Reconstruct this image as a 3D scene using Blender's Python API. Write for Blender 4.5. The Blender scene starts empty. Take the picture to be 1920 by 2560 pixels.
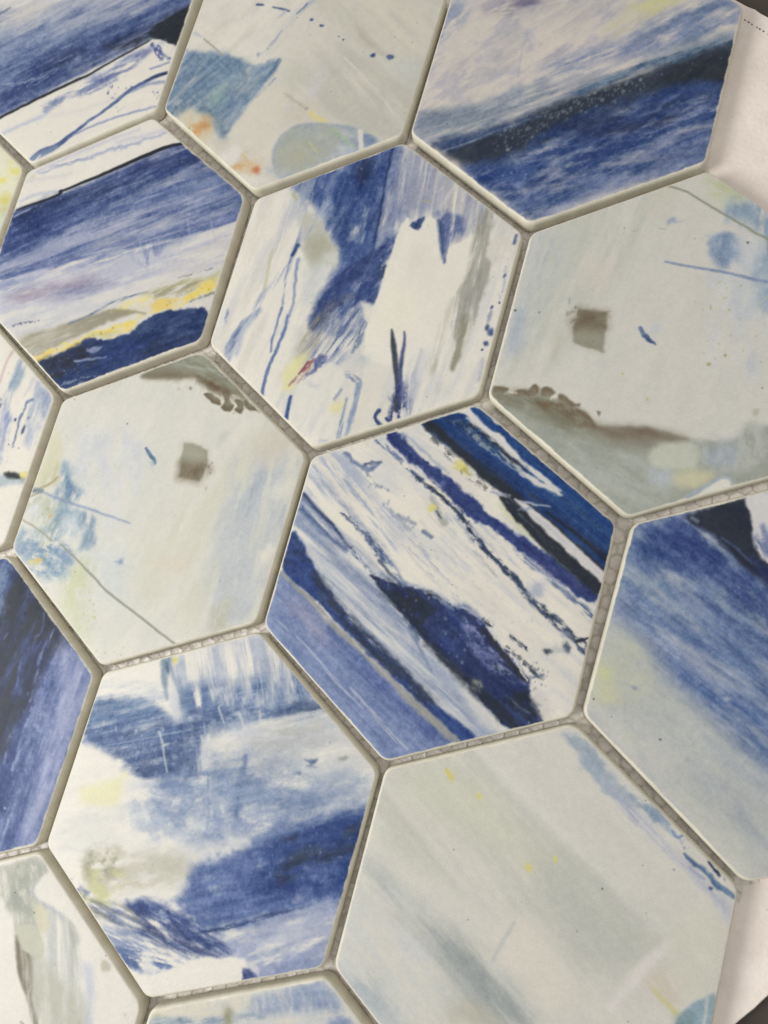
import bpy, bmesh, math
import numpy as np
from mathutils import Matrix, Vector

# ------------------------------------------------------------------ camera, world, lamps, exposure
scene = bpy.context.scene
MM = 0.001
BOARD_TOP = 3.0            # heights in millimetres above the dark table
FILM = 3.4                 # mean height of the backing film
TILE_BASE = 3.7
TILE_TOP = TILE_BASE + 5.6
SHOT = dict(right=(0.9371227, 0.2684284, -0.2230408), down=(0.2295278, -0.9554592, -0.1855118), fwd=(-0.2629031, 0.1226532, -0.9569943), eye=(88.326, -98.657, 214.927), f=0.700699)

cam_data = bpy.data.cameras.new("camera")
cam = bpy.data.objects.new("camera", cam_data)
scene.collection.objects.link(cam)
scene.camera = cam
rt, dn, fw = (Vector(SHOT[k]) for k in ("right", "down", "fwd"))
m = Matrix((rt, -dn, -fw)).transposed().to_4x4()
m.translation = Vector((SHOT["eye"][0], SHOT["eye"][1], SHOT["eye"][2] + TILE_TOP)) * MM
cam.matrix_world = m
cam_data.sensor_fit = 'VERTICAL'
cam_data.sensor_height = 24.0
cam_data.lens = SHOT["f"] * 24.0
cam_data.clip_start = 0.01
cam_data.clip_end = 20.0
cam_data.dof.use_dof = True
cam_data.dof.focus_distance = 0.232
cam_data.dof.aperture_fstop = 11.0

world = bpy.data.worlds.new("World")
scene.world = world
world.use_nodes = True
world.node_tree.nodes["Background"].inputs["Color"].default_value = (1.0, 0.985, 0.96, 1)
world.node_tree.nodes["Background"].inputs["Strength"].default_value = 0.40

def area(name, loc, target, size, power, color):
    d = bpy.data.lights.new(name, 'AREA')
    d.shape = 'SQUARE'; d.size = size; d.energy = power; d.color = color
    o = bpy.data.objects.new(name, d); scene.collection.objects.link(o)
    o.location = loc
    o.rotation_euler = (Vector(target) - Vector(loc)).to_track_quat('-Z', 'Y').to_euler()
    return o
area("window_light", (-0.46, -0.35, 0.50), (0.0, -0.06, 0), 0.32, 4.3, (1.0, 0.99, 0.965))
area("ceiling_light", (0.25, 0.10, 1.9), (0.0, 0.0, 0), 0.9, 5.0, (1.0, 0.97, 0.93))

vs = scene.view_settings
vs.view_transform = 'Standard'; vs.look = 'None'; vs.exposure = 0.07; vs.gamma = 1.0; vs.use_curve_mapping = False
scene.cycles.max_bounces = 5
scene.cycles.diffuse_bounces = 3

# ------------------------------------------------------------------ helpers
def lin(c):
    c = np.asarray(c, float)
    return np.where(c <= .04045, c / 12.92, ((c + .055) / 1.055) ** 2.4)
def rgb(*c): return tuple(lin(np.array(c) / 255.)) + (1.0,)
def mesh_obj(name, V, F, mat, parent=None, smooth_shade=True, loc=None):
    me = bpy.data.meshes.new(name)
    V = np.asarray(V, np.float32); F = np.asarray(F, np.int32)
    me.vertices.add(len(V)); me.vertices.foreach_set("co", V.ravel())
    me.loops.add(F.size); me.loops.foreach_set("vertex_index", F.ravel())
    me.polygons.add(len(F)); me.polygons.foreach_set("loop_start", np.arange(len(F), dtype=np.int32) * F.shape[1])
    me.polygons.foreach_set("use_smooth", np.full(len(F), smooth_shade))
    me.update(); me.validate()
    me.materials.append(mat)
    o = bpy.data.objects.new(name, me); scene.collection.objects.link(o)
    if parent: o.parent = parent
    if loc is not None: o.location = loc
    return o
def colour_attr(me, name, col):
    at = me.color_attributes.new(name, 'FLOAT_COLOR', 'POINT')
    rgba = np.ones((len(col), 4), np.float32); rgba[:, :3] = col
    at.data.foreach_set("color", rgba.ravel())
def new_mat(name):
    mt = bpy.data.materials.new(name); mt.use_nodes = True
    nt = mt.node_tree; return mt, nt, nt.nodes["Principled BSDF"]
def node(nt, t, **kw):
    n = nt.nodes.new(t)
    for k, v in kw.items():
        if k in n.inputs: n.inputs[k].default_value = v
        else: setattr(n, k, v)
    return n

def glaze_material():
    mt, nt, b = new_mat("printed_matte_glaze")
    L = nt.links.new
    at = node(nt, "ShaderNodeVertexColor", layer_name="print")
    tc = node(nt, "ShaderNodeTexCoord")
    grain = node(nt, "ShaderNodeTexNoise", Scale=3200.0, Detail=2.0, Roughness=.7)
    L(tc.outputs["Object"], grain.inputs["Vector"])
    mr = node(nt, "ShaderNodeMapRange"); mr.inputs[1].default_value = .3; mr.inputs[2].default_value = .7
    mr.inputs[3].default_value = .90; mr.inputs[4].default_value = 1.08
    L(grain.outputs["Fac"], mr.inputs[0])
    mul = node(nt, "ShaderNodeVectorMath", operation='SCALE')
    L(at.outputs["Color"], mul.inputs[0]); L(mr.outputs[0], mul.inputs["Scale"])
    L(mul.outputs[0], b.inputs["Base Color"])
    peel = node(nt, "ShaderNodeTexNoise", Scale=900.0, Detail=4.0, Roughness=.6)
    L(tc.outputs["Object"], peel.inputs["Vector"])
    bp = node(nt, "ShaderNodeBump", Strength=.06, Distance=.00008)
    L(peel.outputs["Fac"], bp.inputs["Height"]); L(bp.outputs[0], b.inputs["Normal"])
    b.inputs["Roughness"].default_value = .52
    b.inputs["Specular IOR Level"].default_value = .22
    return mt
def film_material():
    mt, nt, b = new_mat("backing_film")
    L = nt.links.new
    at = node(nt, "ShaderNodeVertexColor", layer_name="tint")
    L(at.outputs["Color"], b.inputs["Base Color"])
    tc = node(nt, "ShaderNodeTexCoord")
    n1 = node(nt, "ShaderNodeTexNoise", Scale=1200.0, Detail=3.0)
    L(tc.outputs["Object"], n1.inputs["Vector"])
    bp = node(nt, "ShaderNodeBump", Strength=.35, Distance=.0003)
    L(n1.outputs["Fac"], bp.inputs["Height"]); L(bp.outputs[0], b.inputs["Normal"])
    b.inputs["Roughness"].default_value = .34
    b.inputs["Specular IOR Level"].default_value = .5
    return mt
def board_material():
    mt, nt, b = new_mat("white_cardboard")
    L = nt.links.new
    tc = node(nt, "ShaderNodeTexCoord")
    n1 = node(nt, "ShaderNodeTexNoise", Scale=60.0, Detail=6.0, Roughness=.65)
    L(tc.outputs["Object"], n1.inputs["Vector"])
    cr = node(nt, "ShaderNodeValToRGB")
    cr.color_ramp.elements[0].position = .3; cr.color_ramp.elements[0].color = rgb(226, 213, 203)
    cr.color_ramp.elements[1].position = .7; cr.color_ramp.elements[1].color = rgb(246, 236, 227)
    L(n1.outputs["Fac"], cr.inputs[0])
    vo = node(nt, "ShaderNodeTexVoronoi", Scale=170.0)
    L(tc.outputs["Object"], vo.inputs["Vector"])
    sp = node(nt, "ShaderNodeMapRange"); sp.inputs[1].default_value = .04; sp.inputs[2].default_value = .10
    L(vo.outputs["Distance"], sp.inputs[0])
    n2 = node(nt, "ShaderNodeTexNoise", Scale=90.0); L(tc.outputs["Object"], n2.inputs["Vector"])
    gt = node(nt, "ShaderNodeMath", operation='LESS_THAN'); gt.inputs[1].default_value = .56; L(n2.outputs["Fac"], gt.inputs[0])
    mx = node(nt, "ShaderNodeMath", operation='MAXIMUM'); L(sp.outputs[0], mx.inputs[0]); L(gt.outputs[0], mx.inputs[1])
    mix = node(nt, "ShaderNodeMix", data_type='RGBA'); mix.inputs[6].default_value = rgb(150, 138, 130)
    L(mx.outputs[0], mix.inputs[0]); L(cr.outputs[0], mix.inputs[7]); L(mix.outputs[2], b.inputs["Base Color"])
    n3 = node(nt, "ShaderNodeTexNoise", Scale=700.0, Detail=5.0); L(tc.outputs["Object"], n3.inputs["Vector"])
    bp = node(nt, "ShaderNodeBump", Strength=.5, Distance=.0005)
    L(n3.outputs["Fac"], bp.inputs["Height"]); L(bp.outputs[0], b.inputs["Normal"])
    b.inputs["Roughness"].default_value = .85
    return mt
def plain_material(name, c0, c1, scale, rough):
    mt, nt, b = new_mat(name)
    tc = node(nt, "ShaderNodeTexCoord")
    n1 = node(nt, "ShaderNodeTexNoise", Scale=scale, Detail=6.0, Roughness=.6)
    nt.links.new(tc.outputs["Object"], n1.inputs["Vector"])
    cr = node(nt, "ShaderNodeValToRGB")
    cr.color_ramp.elements[0].position = .35; cr.color_ramp.elements[0].color = rgb(*c0)
    cr.color_ramp.elements[1].position = .65; cr.color_ramp.elements[1].color = rgb(*c1)
    nt.links.new(n1.outputs["Fac"], cr.inputs[0]); nt.links.new(cr.outputs[0], b.inputs["Base Color"])
    b.inputs["Roughness"].default_value = rough
    return mt
GLAZE = glaze_material(); FILM_MAT = film_material(); BOARD_MAT = board_material()
TABLE_MAT = plain_material("dark_table", (58, 50, 45), (74, 65, 57), 45.0, .75)
INK_MAT = plain_material("dark_print_ink", (60, 54, 50), (96, 88, 82), 900.0, .9)

# ---- print painter: every layer is given in the tile's own millimetres ----
def _hash(ix, iy, s):
    h = (ix.astype(np.int64) * 374761393 + iy.astype(np.int64) * 668265263 + s * 974634777) & 0x7fffffff
    h = ((h ^ (h >> 13)) * 1274126177) & 0x7fffffff
    h = ((h ^ (h >> 16)) * 1911520717) & 0x7fffffff
    return (h & 0xffff) / 65535.0
def vnoise(x, y, s):
    ix = np.floor(x); iy = np.floor(y); fx = x - ix; fy = y - iy
    fx = fx * fx * (3 - 2 * fx); fy = fy * fy * (3 - 2 * fy)
    ix = ix.astype(np.int64); iy = iy.astype(np.int64)
    a = _hash(ix, iy, s); b = _hash(ix + 1, iy, s); c = _hash(ix, iy + 1, s); d = _hash(ix + 1, iy + 1, s)
    return a + (b - a) * fx + (c - a) * fy + (a - b - c + d) * fx * fy
def fbm(x, y, s, o=4, g=.55):
    t = 0; w = 1; n = 0
    for k in range(o):
        t = t + w * vnoise(x + 17.3 * k, y - 9.1 * k, s + 31 * k); n += w; w *= g; x = x * 2.03; y = y * 2.03
    return np.clip((t / n - .5) * 1.9 + .5, 0, 1)
def sstep(a, b, x):
    t = np.clip((x - a) / (b - a), 0, 1); return t * t * (3 - 2 * t)
def warp(X, Y, amp, sc, s):
    if amp == 0: return X, Y
    return X + amp * 2 * (fbm(X / sc, Y / sc, s, 3) - .5), Y + amp * 2 * (fbm(X / sc, Y / sc, s + 7, 3) - .5)
def texmask(X, Y, tx, s):
    ang, la, lc, k, b = tx; t = math.radians(ang); c, q = math.cos(t), math.sin(t)
    return np.clip(b + k * 2 * (fbm((X * c + Y * q) / la, (-X * q + Y * c) / lc, s, 5, .6) - .5), 0, 1)
def polysdf(X, Y, P):
    d = np.full(X.shape, 1e9); ins = np.zeros(X.shape, bool); n = len(P)
    for i in range(n):
        x0, y0 = P[i]; x1, y1 = P[(i + 1) % n]; ex, ey = x1 - x0, y1 - y0
        wx, wy = X - x0, Y - y0; t = np.clip((wx * ex + wy * ey) / (ex * ex + ey * ey + 1e-9), 0, 1)
        d = np.minimum(d, (wx - ex * t) ** 2 + (wy - ey * t) ** 2)
        if y0 != y1:
            ins ^= ((y0 > Y) != (y1 > Y)) & (X < (x1 - x0) * (Y - y0) / (y1 - y0) + x0)
    d = np.sqrt(d); return np.where(ins, -d, d)
def linesdf(X, Y, P, W):
    d = np.full(X.shape, 1e9)
    for i in range(len(P) - 1):
        x0, y0 = P[i]; x1, y1 = P[i + 1]; ex, ey = x1 - x0, y1 - y0
        wx, wy = X - x0, Y - y0; t = np.clip((wx * ex + wy * ey) / (ex * ex + ey * ey + 1e-9), 0, 1)
        d = np.minimum(d, np.hypot(wx - ex * t, wy - ey * t) - (W[i] + (W[i + 1] - W[i]) * t))
    return d
def smooth(P, closed):
    P = np.array(P, float); n = len(P)
    if n < 3: return P
    out = []
    for i in range(n if closed else n - 1):
        p0 = P[(i - 1) % n] if closed or i > 0 else P[i]; p1 = P[i]; p2 = P[(i + 1) % n]
        p3 = P[(i + 2) % n] if closed or i + 2 < n else P[(i + 1) % n]
        for t in (0, .333, .667):
            out.append(.5 * (2 * p1 + (p2 - p0) * t + (2 * p0 - 5 * p1 + 4 * p2 - p3) * t * t + (3 * p1 - p0 - 3 * p2 + p3) * t ** 3))
    if not closed: out.append(P[-1])
    return np.array(out)
def paint(X, Y, base, layers, seed):
    """X, Y: arrays in mm; returns display-referred RGB 0..1 of the print"""
    col = np.empty(X.shape + (3,)); col[:] = np.array(base) / 255.
    for li, L in enumerate(layers):
        kind, pts, rgb, al, soft, wob, wsc, tx, w = L
        s = seed * 101 + li * 13 + 5
        A = np.array(pts, float).reshape(-1, len(pts) and (5 if kind == 'B' else 2))
        if kind == 'N':
            sel = np.ones(X.shape, bool)
        else:
            if kind == 'B':
                r = max(A[0, 2:4]) * 2.3; lo = A[0, :2] - r; hi = A[0, :2] + r
            else:
                r = soft + wob * 2 + (max(w) if kind == 'S' else 0) + (w[1] if kind == 'D' else 0) + .5
                if kind == 'D': r += 0
                lo = A.min(0) - r; hi = A.max(0) + r
            sel = (X > lo[0]) & (X < hi[0]) & (Y > lo[1]) & (Y < hi[1])
        if not sel.any(): continue
        x, y = X[sel], Y[sel]
        x, y = warp(x, y, wob * (.55 if kind == 'S' else .75), wsc, s)
        soft = soft if kind == 'B' else soft * (1.4 if kind == 'P' else 1.3)
        if kind in 'PQ':
            m = sstep(soft, -soft, polysdf(x, y, smooth(A, True) if kind == 'P' else A))
        elif kind == 'S':
            Q = smooth(A, False); wi = np.interp(np.linspace(0, 1, len(Q)), np.linspace(0, 1, len(w)), w)
            m = sstep(soft, -soft, linesdf(x, y, Q, wi))
        elif kind == 'B':
            cx, cy, rx, ry, a = A[0]; t = math.radians(a)
            u = ((x - cx) * math.cos(t) + (y - cy) * math.sin(t)) / rx; v = (-(x - cx) * math.sin(t) + (y - cy) * math.cos(t)) / ry
            m = np.exp(-np.power(u * u + v * v, soft))
        elif kind == 'D':
            m = np.zeros(x.shape); rg = np.random.default_rng(s); hull = smooth(A, True)
            q = rg.uniform(A.min(0), A.max(0), (int(w[2]) * 3, 2)); q = q[polysdf(q[:, 0], q[:, 1], hull) < 0][:int(w[2])]
            for (a, b) in q:
                rr = w[0] + (w[1] - w[0]) * rg.random() ** 2.5; e = 1 + .8 * rg.random()
                m = np.maximum(m, sstep(soft, -soft, np.hypot((x - a) * e, y - b) - rr) * (.45 + .55 * rg.random()))
        else:
            m = np.ones(x.shape)
        if tx: m = m * texmask(X[sel], Y[sel], tx, s + 3)
        m = (m * al)[:, None]
        col[sel] = col[sel] * (1 - m) + np.array(rgb) / 255. * m
    return np.clip(col, 0, 1)


# ------------------------------------------------------------------ the setting
PITCH = 100.0
table = mesh_obj("tabletop", [(-2, -2, 0), (2, -2, 0), (2, 2, 0), (-2, 2, 0)], [(0, 1, 2, 3)], TABLE_MAT)
table["kind"] = "structure"

# cardboard sheet: a rectangle turned 30 degrees, its edges a little frayed
def board():
    u = np.array((-0.866103, 0.499866)); v = np.array((-0.524313, -0.851526)); c = np.array((276.36, 19.44))      # two edge directions and the right-hand corner (mm)
    W, H = 560.0, 520.0
    def edge(p, d, n, length, k):
        t = np.linspace(0, 1, 241)[:-1] * length
        w = (fbm(t / 9., t * 0 + k, 11 + k, 4) - .5) * .3 + (fbm(t / 1.5, t * 0 + k, 5 + k, 3) - .5) * .35
        return p + np.outer(t, d) + np.outer(w, n)
    ring = np.concatenate([edge(c, u, v, W, 1), edge(c + u * W, v, u, H, 2), edge(c + u * W + v * H, -u, v, W, 3), edge(c + v * H, -v, u, H, 4)])
    if np.cross(u, v) < 0: ring = ring[::-1]
    bm = bmesh.new()
    b0 = [bm.verts.new((x * MM, y * MM, 0.0004)) for x, y in ring]
    t0 = [bm.verts.new((x * MM, y * MM, (BOARD_TOP - .25) * MM)) for x, y in ring]
    cen = ring.mean(0); ins = ring + (cen - ring) / np.linalg.norm(cen - ring, axis=1)[:, None] * .3
    t1 = [bm.verts.new((x * MM, y * MM, BOARD_TOP * MM)) for x, y in ins]
    n = len(ring)
    for i in range(n):
        j = (i + 1) % n
        bm.faces.new((b0[i], b0[j], t0[j], t0[i])); bm.faces.new((t0[i], t0[j], t1[j], t1[i]))
    bm.faces.new(t1); bm.faces.new(b0[::-1])
    me = bpy.data.meshes.new("cardboard_sheet"); bm.to_mesh(me); bm.free(); me.materials.append(BOARD_MAT)
    o = bpy.data.objects.new("cardboard_sheet", me); scene.collection.objects.link(o)
    o["label"] = "off-white cardboard sheet with a torn-looking edge lying under the mosaic tiles"
    o["category"] = "cardboard"
    return o, u, v, c
BOARD, bu, bv, bc = board()
# dashed print line that runs along the upper edge of the cardboard
def dashes():
    rg = np.random.default_rng(4)
    p0 = np.array((100.02, 115.86)); d = np.array((0.856557, -0.516053))
    nrm = np.array([-d[1], d[0]])
    s = 0.0
    for k, (a, ln, w) in enumerate([(0.4, 0.9, 0.35), (1.81, 1.1, 0.4), (3.21, 0.8, 0.3), (5.2, 0.7, 0.35), (6.3, 0.9, 0.4), (7.78, 0.9, 0.38), (-1.11, 0.3, 0.25), (9.95, 1.0, 0.35), (11.62, 1.1, 0.35)]):
        c = p0 + d * a
        pts = []
        for i in range(10):
            t = 2 * math.pi * i / 10
            q = c + d * (math.cos(t) * ln * .5) + nrm * (math.sin(t) * w * .5) * (1 + .5 * (rg.random() - .5)) + nrm * (rg.random() - .5) * .15
            pts.append((q[0] * MM, q[1] * MM, (BOARD_TOP + .03) * MM))
        bm = bmesh.new(); f = bm.faces.new([bm.verts.new(p) for p in pts])
        r = bmesh.ops.extrude_face_region(bm, geom=[f]); 
        bmesh.ops.translate(bm, verts=[g for g in r["geom"] if isinstance(g, bmesh.types.BMVert)], vec=(0, 0, .00004))
        bmesh.ops.recalc_face_normals(bm, faces=bm.faces)
        me = bpy.data.meshes.new("printed_dash"); bm.to_mesh(me); bm.free(); me.materials.append(INK_MAT)
        o = bpy.data.objects.new("printed_dash", me); scene.collection.objects.link(o); o.parent = BOARD
dashes()

# ------------------------------------------------------------------ the mosaic sheet
SHEET = bpy.data.objects.new("mosaic_tile_sheet", None); scene.collection.objects.link(SHEET)
SHEET.empty_display_size = .02
SHEET.location = (0, 0, BOARD_TOP * MM)
SHEET["label"] = "sheet of hexagonal porcelain mosaic tiles printed with blue and white abstract brushwork"
SHEET["category"] = "mosaic tiles"
OFF = Vector((0, 0, -BOARD_TOP * MM))

AX = np.array([1.0, 0.0]); AY = np.array([.5, -math.sqrt(.75)])
R_PRINT = 55.22          # circumradius of the flat printed top, mm
BISQUE = np.array((216, 211, 194)) / 255.
def hex_rho(th, inr, rc):
    """radius of a hexagon (corners at 30+60k degrees rotated so a corner points up) with corner radius rc"""
    a = np.abs(((th - math.pi / 2 + math.pi / 6) % (math.pi / 3)) - math.pi / 6)   # angle from nearest corner
    a = np.clip(a, 0, math.pi / 6)
    R = inr / math.cos(math.pi / 6)
    sharp = inr / np.cos(math.pi / 6 - a)
    cx = R - rc / math.cos(math.pi / 6)                              # centre of the corner arc
    touch = math.atan2(rc * math.sin(math.pi / 6), cx + rc * math.cos(math.pi / 6))
    disc = np.clip(rc ** 2 - (cx * np.sin(a)) ** 2, 0, None)
    arc = cx * np.cos(a) + np.sqrt(disc)
    return np.where(a < touch, arc, sharp)
def tile_mesh(n):
    """triangular lattice on the flat top, then a rounded shoulder and straight sides. returns V (mm), F, edge distance"""
    inr = R_PRINT * math.cos(math.pi / 6)
    P = [(0.0, 0.0)]; ringstart = [0]
    cor = [np.array([math.cos(math.radians(90 - 60 * k)), math.sin(math.radians(90 - 60 * k))]) for k in range(6)]
    for r in range(1, n + 1):
        ringstart.append(len(P))
        for k in range(6):
            a, b = cor[k] * r, cor[(k + 1) % 6] * r
            for j in range(r): P.append(tuple(a + (b - a) * (j / r)))
    P = np.array(P) / n
    t = np.zeros(len(P))
    for r in range(1, n + 1): t[ringstart[r]:(ringstart[r] + 6 * r)] = r / n
    F = []
    for r in range(1, n + 1):
        s, q = ringstart[r], ringstart[r - 1]; m_in = max(6 * (r - 1), 1)
        j = np.arange(6 * r); k = j // r; i = j % r
        o0 = s + j; o1 = s + (j + 1) % (6 * r)
        in0 = q + (k * (r - 1) + i) % m_in if r > 1 else np.zeros_like(j)
        F.append(np.stack([o0, in0, o1], 1))
        if r > 1:
            sel = i < r - 1
            in1 = q + (k * (r - 1) + i + 1) % m_in
            F.append(np.stack([o1[sel], in0[sel], in1[sel]], 1))
    F = np.concatenate(F)
    th = np.arctan2(P[:, 1], P[:, 0])
    sharp = hex_rho(th, inr, .001); rnd = hex_rho(th, inr, 3.4)
    P = P * R_PRINT * (1 + (rnd / sharp - 1) * t ** 10)[:, None]
    d_in = (1 - t) * inr
    z = -.16 * np.clip(1 - d_in / 4.5, 0, 1) ** 2
    V = [np.column_stack([P, z])]
    ntop = len(P)
    b_th = th[ringstart[n]:]; nb = 6 * n
    prof = []
    for a in (12, 26, 40, 54, 68, 80, 90):
        a = math.radians(a); prof.append((0.95 * math.sin(a), -.16 - 1.8 * (1 - math.cos(a))))
    prof += [(1.0, -3.2), (.95, -4.6), (.75, -5.3), (.5, -5.6)]
    dist = [d_in]
    for k, (o, zz) in enumerate(prof):
        rr = hex_rho(b_th, inr + o, 3.4 + o)
        V.append(np.column_stack([rr * np.cos(b_th), rr * np.sin(b_th), np.full(nb, zz)]))
        dist.append(np.full(nb, -(o + max(0, -zz - .2) * .6)))
        prev = ringstart[n] if k == 0 else ntop + (k - 1) * nb
        cur = ntop + k * nb; j = np.arange(nb); j1 = (j + 1) % nb
        F = np.concatenate([F, np.stack([prev + j, prev + j1, cur + j1], 1), np.stack([prev + j, cur + j1, cur + j], 1)])
    V.append(np.array([[0, 0, -5.6]])); dist.append(np.array([-9.]))
    last = ntop + (len(prof) - 1) * nb; cidx = last + nb; j = np.arange(nb)
    F = np.concatenate([F, np.stack([last + j, last + (j + 1) % nb, np.full(nb, cidx)], 1)])
    F = F[:, ::-1]
    return np.concatenate(V), F, np.concatenate(dist)
MESHES = {}
def finish_print(c, x, y, seed, ang):
    """mottle and brush streaks of the printed wash, then to linear reflectance"""
    lum = c.mean(1)
    mid = np.clip(1 - np.abs(lum - .48) / .42, 0, 1)
    mid = mid * np.clip((c[:, 2] - c[:, 0]) * 4 + .22, 0, 1)
    t = math.radians(ang); u = x * math.cos(t) + y * math.sin(t); v = -x * math.sin(t) + y * math.cos(t)
    n0 = fbm(u / 16., v / 1.3, seed + 880, 4, .6) - .5
    n1 = fbm(x / 1.5, y / 1.5, seed + 900, 4, .62) - .5
    n2 = fbm(u / 9., v / 5., seed + 950, 4) - .5
    n3 = fbm(x / .55, y / .55, seed + 970, 2) - .5
    k = (.004 + .11 * mid) * n0 + (.014 + .10 * mid) * n1 + (.016 + .09 * mid) * n2 + (.016 + .06 * mid) * n3
    c = c + k[:, None] * np.array([1.08, 1.0, .80])
    blue = np.clip(c[:, 2] - c[:, 0], 0, .4)[:, None]
    c = c * (1 - .46 * blue) + blue * np.array([-.07, .01, .02])     # dense cobalt ink
    g = c.mean(1, keepdims=True)
    c = g + (c - g) * (1 - .15 * blue)
    c = c * np.array([.990, .982, .974])
    rg = np.random.default_rng(seed)                                 # dust and pinholes in the glaze
    for q in range(16):
        px, py = rg.uniform(-44, 44, 2); rr = .12 + .14 * rg.random() ** 3
        near = np.hypot(x - px, y - py) < rr * 2
        if near.any(): c[near] -= ((.12 + .3 * rg.random()) * sstep(rr * 1.6, rr * .4, np.hypot(x[near] - px, y[near] - py)))[:, None]
    return lin(np.clip(c, .02, .97)) * .93
def make_tile(i, j, dx, dy, rot, base, layers, seed, n):
    if n not in MESHES: MESHES[n] = tile_mesh(n)
    V, F, dist = MESHES[n]
    x, y = V[:, 0], V[:, 1]
    top = dist > -3.2
    col = np.empty((len(V), 3)); col[:] = BISQUE
    raw = paint(x[top], y[top], base, layers, seed)
    ang = next((l[7][0] for l in layers if l[7]), 0)
    prn = finish_print(raw, x[top], y[top], seed, ang)
    body = lin(np.clip(BISQUE + (fbm(x / 3., y / 3., seed + 60, 4) - .5)[:, None] * .05, 0, 1))
    fr = (fbm(x / 2.2, y / 2.2, seed + 77, 4, .65) - .5) * .9 + (fbm(x / 9., y / 9., seed + 78, 2) - .5) * .7
    k_white = .6 * sstep(.05, -.2, dist + fr * .3)                       # thin bare glaze rim
    k_body = sstep(-.08, -.38, dist + fr * .35)
    out = body.copy()
    out[top] = prn
    out = out * (1 - k_white[:, None]) + lin(np.array((214, 208, 194)) / 255.) * k_white[:, None]
    out = out * (1 - k_body[:, None]) + body * k_body[:, None]
    c = (AX * i + AY * j) * PITCH + np.array([dx, dy])
    o = mesh_obj("tile", V * MM, F, GLAZE, SHEET)
    o.location = Vector((c[0] * MM, c[1] * MM, (TILE_TOP + (seed * 37 % 11 - 5) * .03) * MM)) + OFF
    o.rotation_euler = (math.radians(TILT[seed % len(TILT)][0]), math.radians(TILT[seed % len(TILT)][1]), rot)
    colour_attr(o.data, "print", out)
    return o
TILT = [(0, 0), (.12, -.1), (-.1, .08), (.05, .12), (-.08, -.06), (.1, .03), (-.04, .1)]

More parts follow.
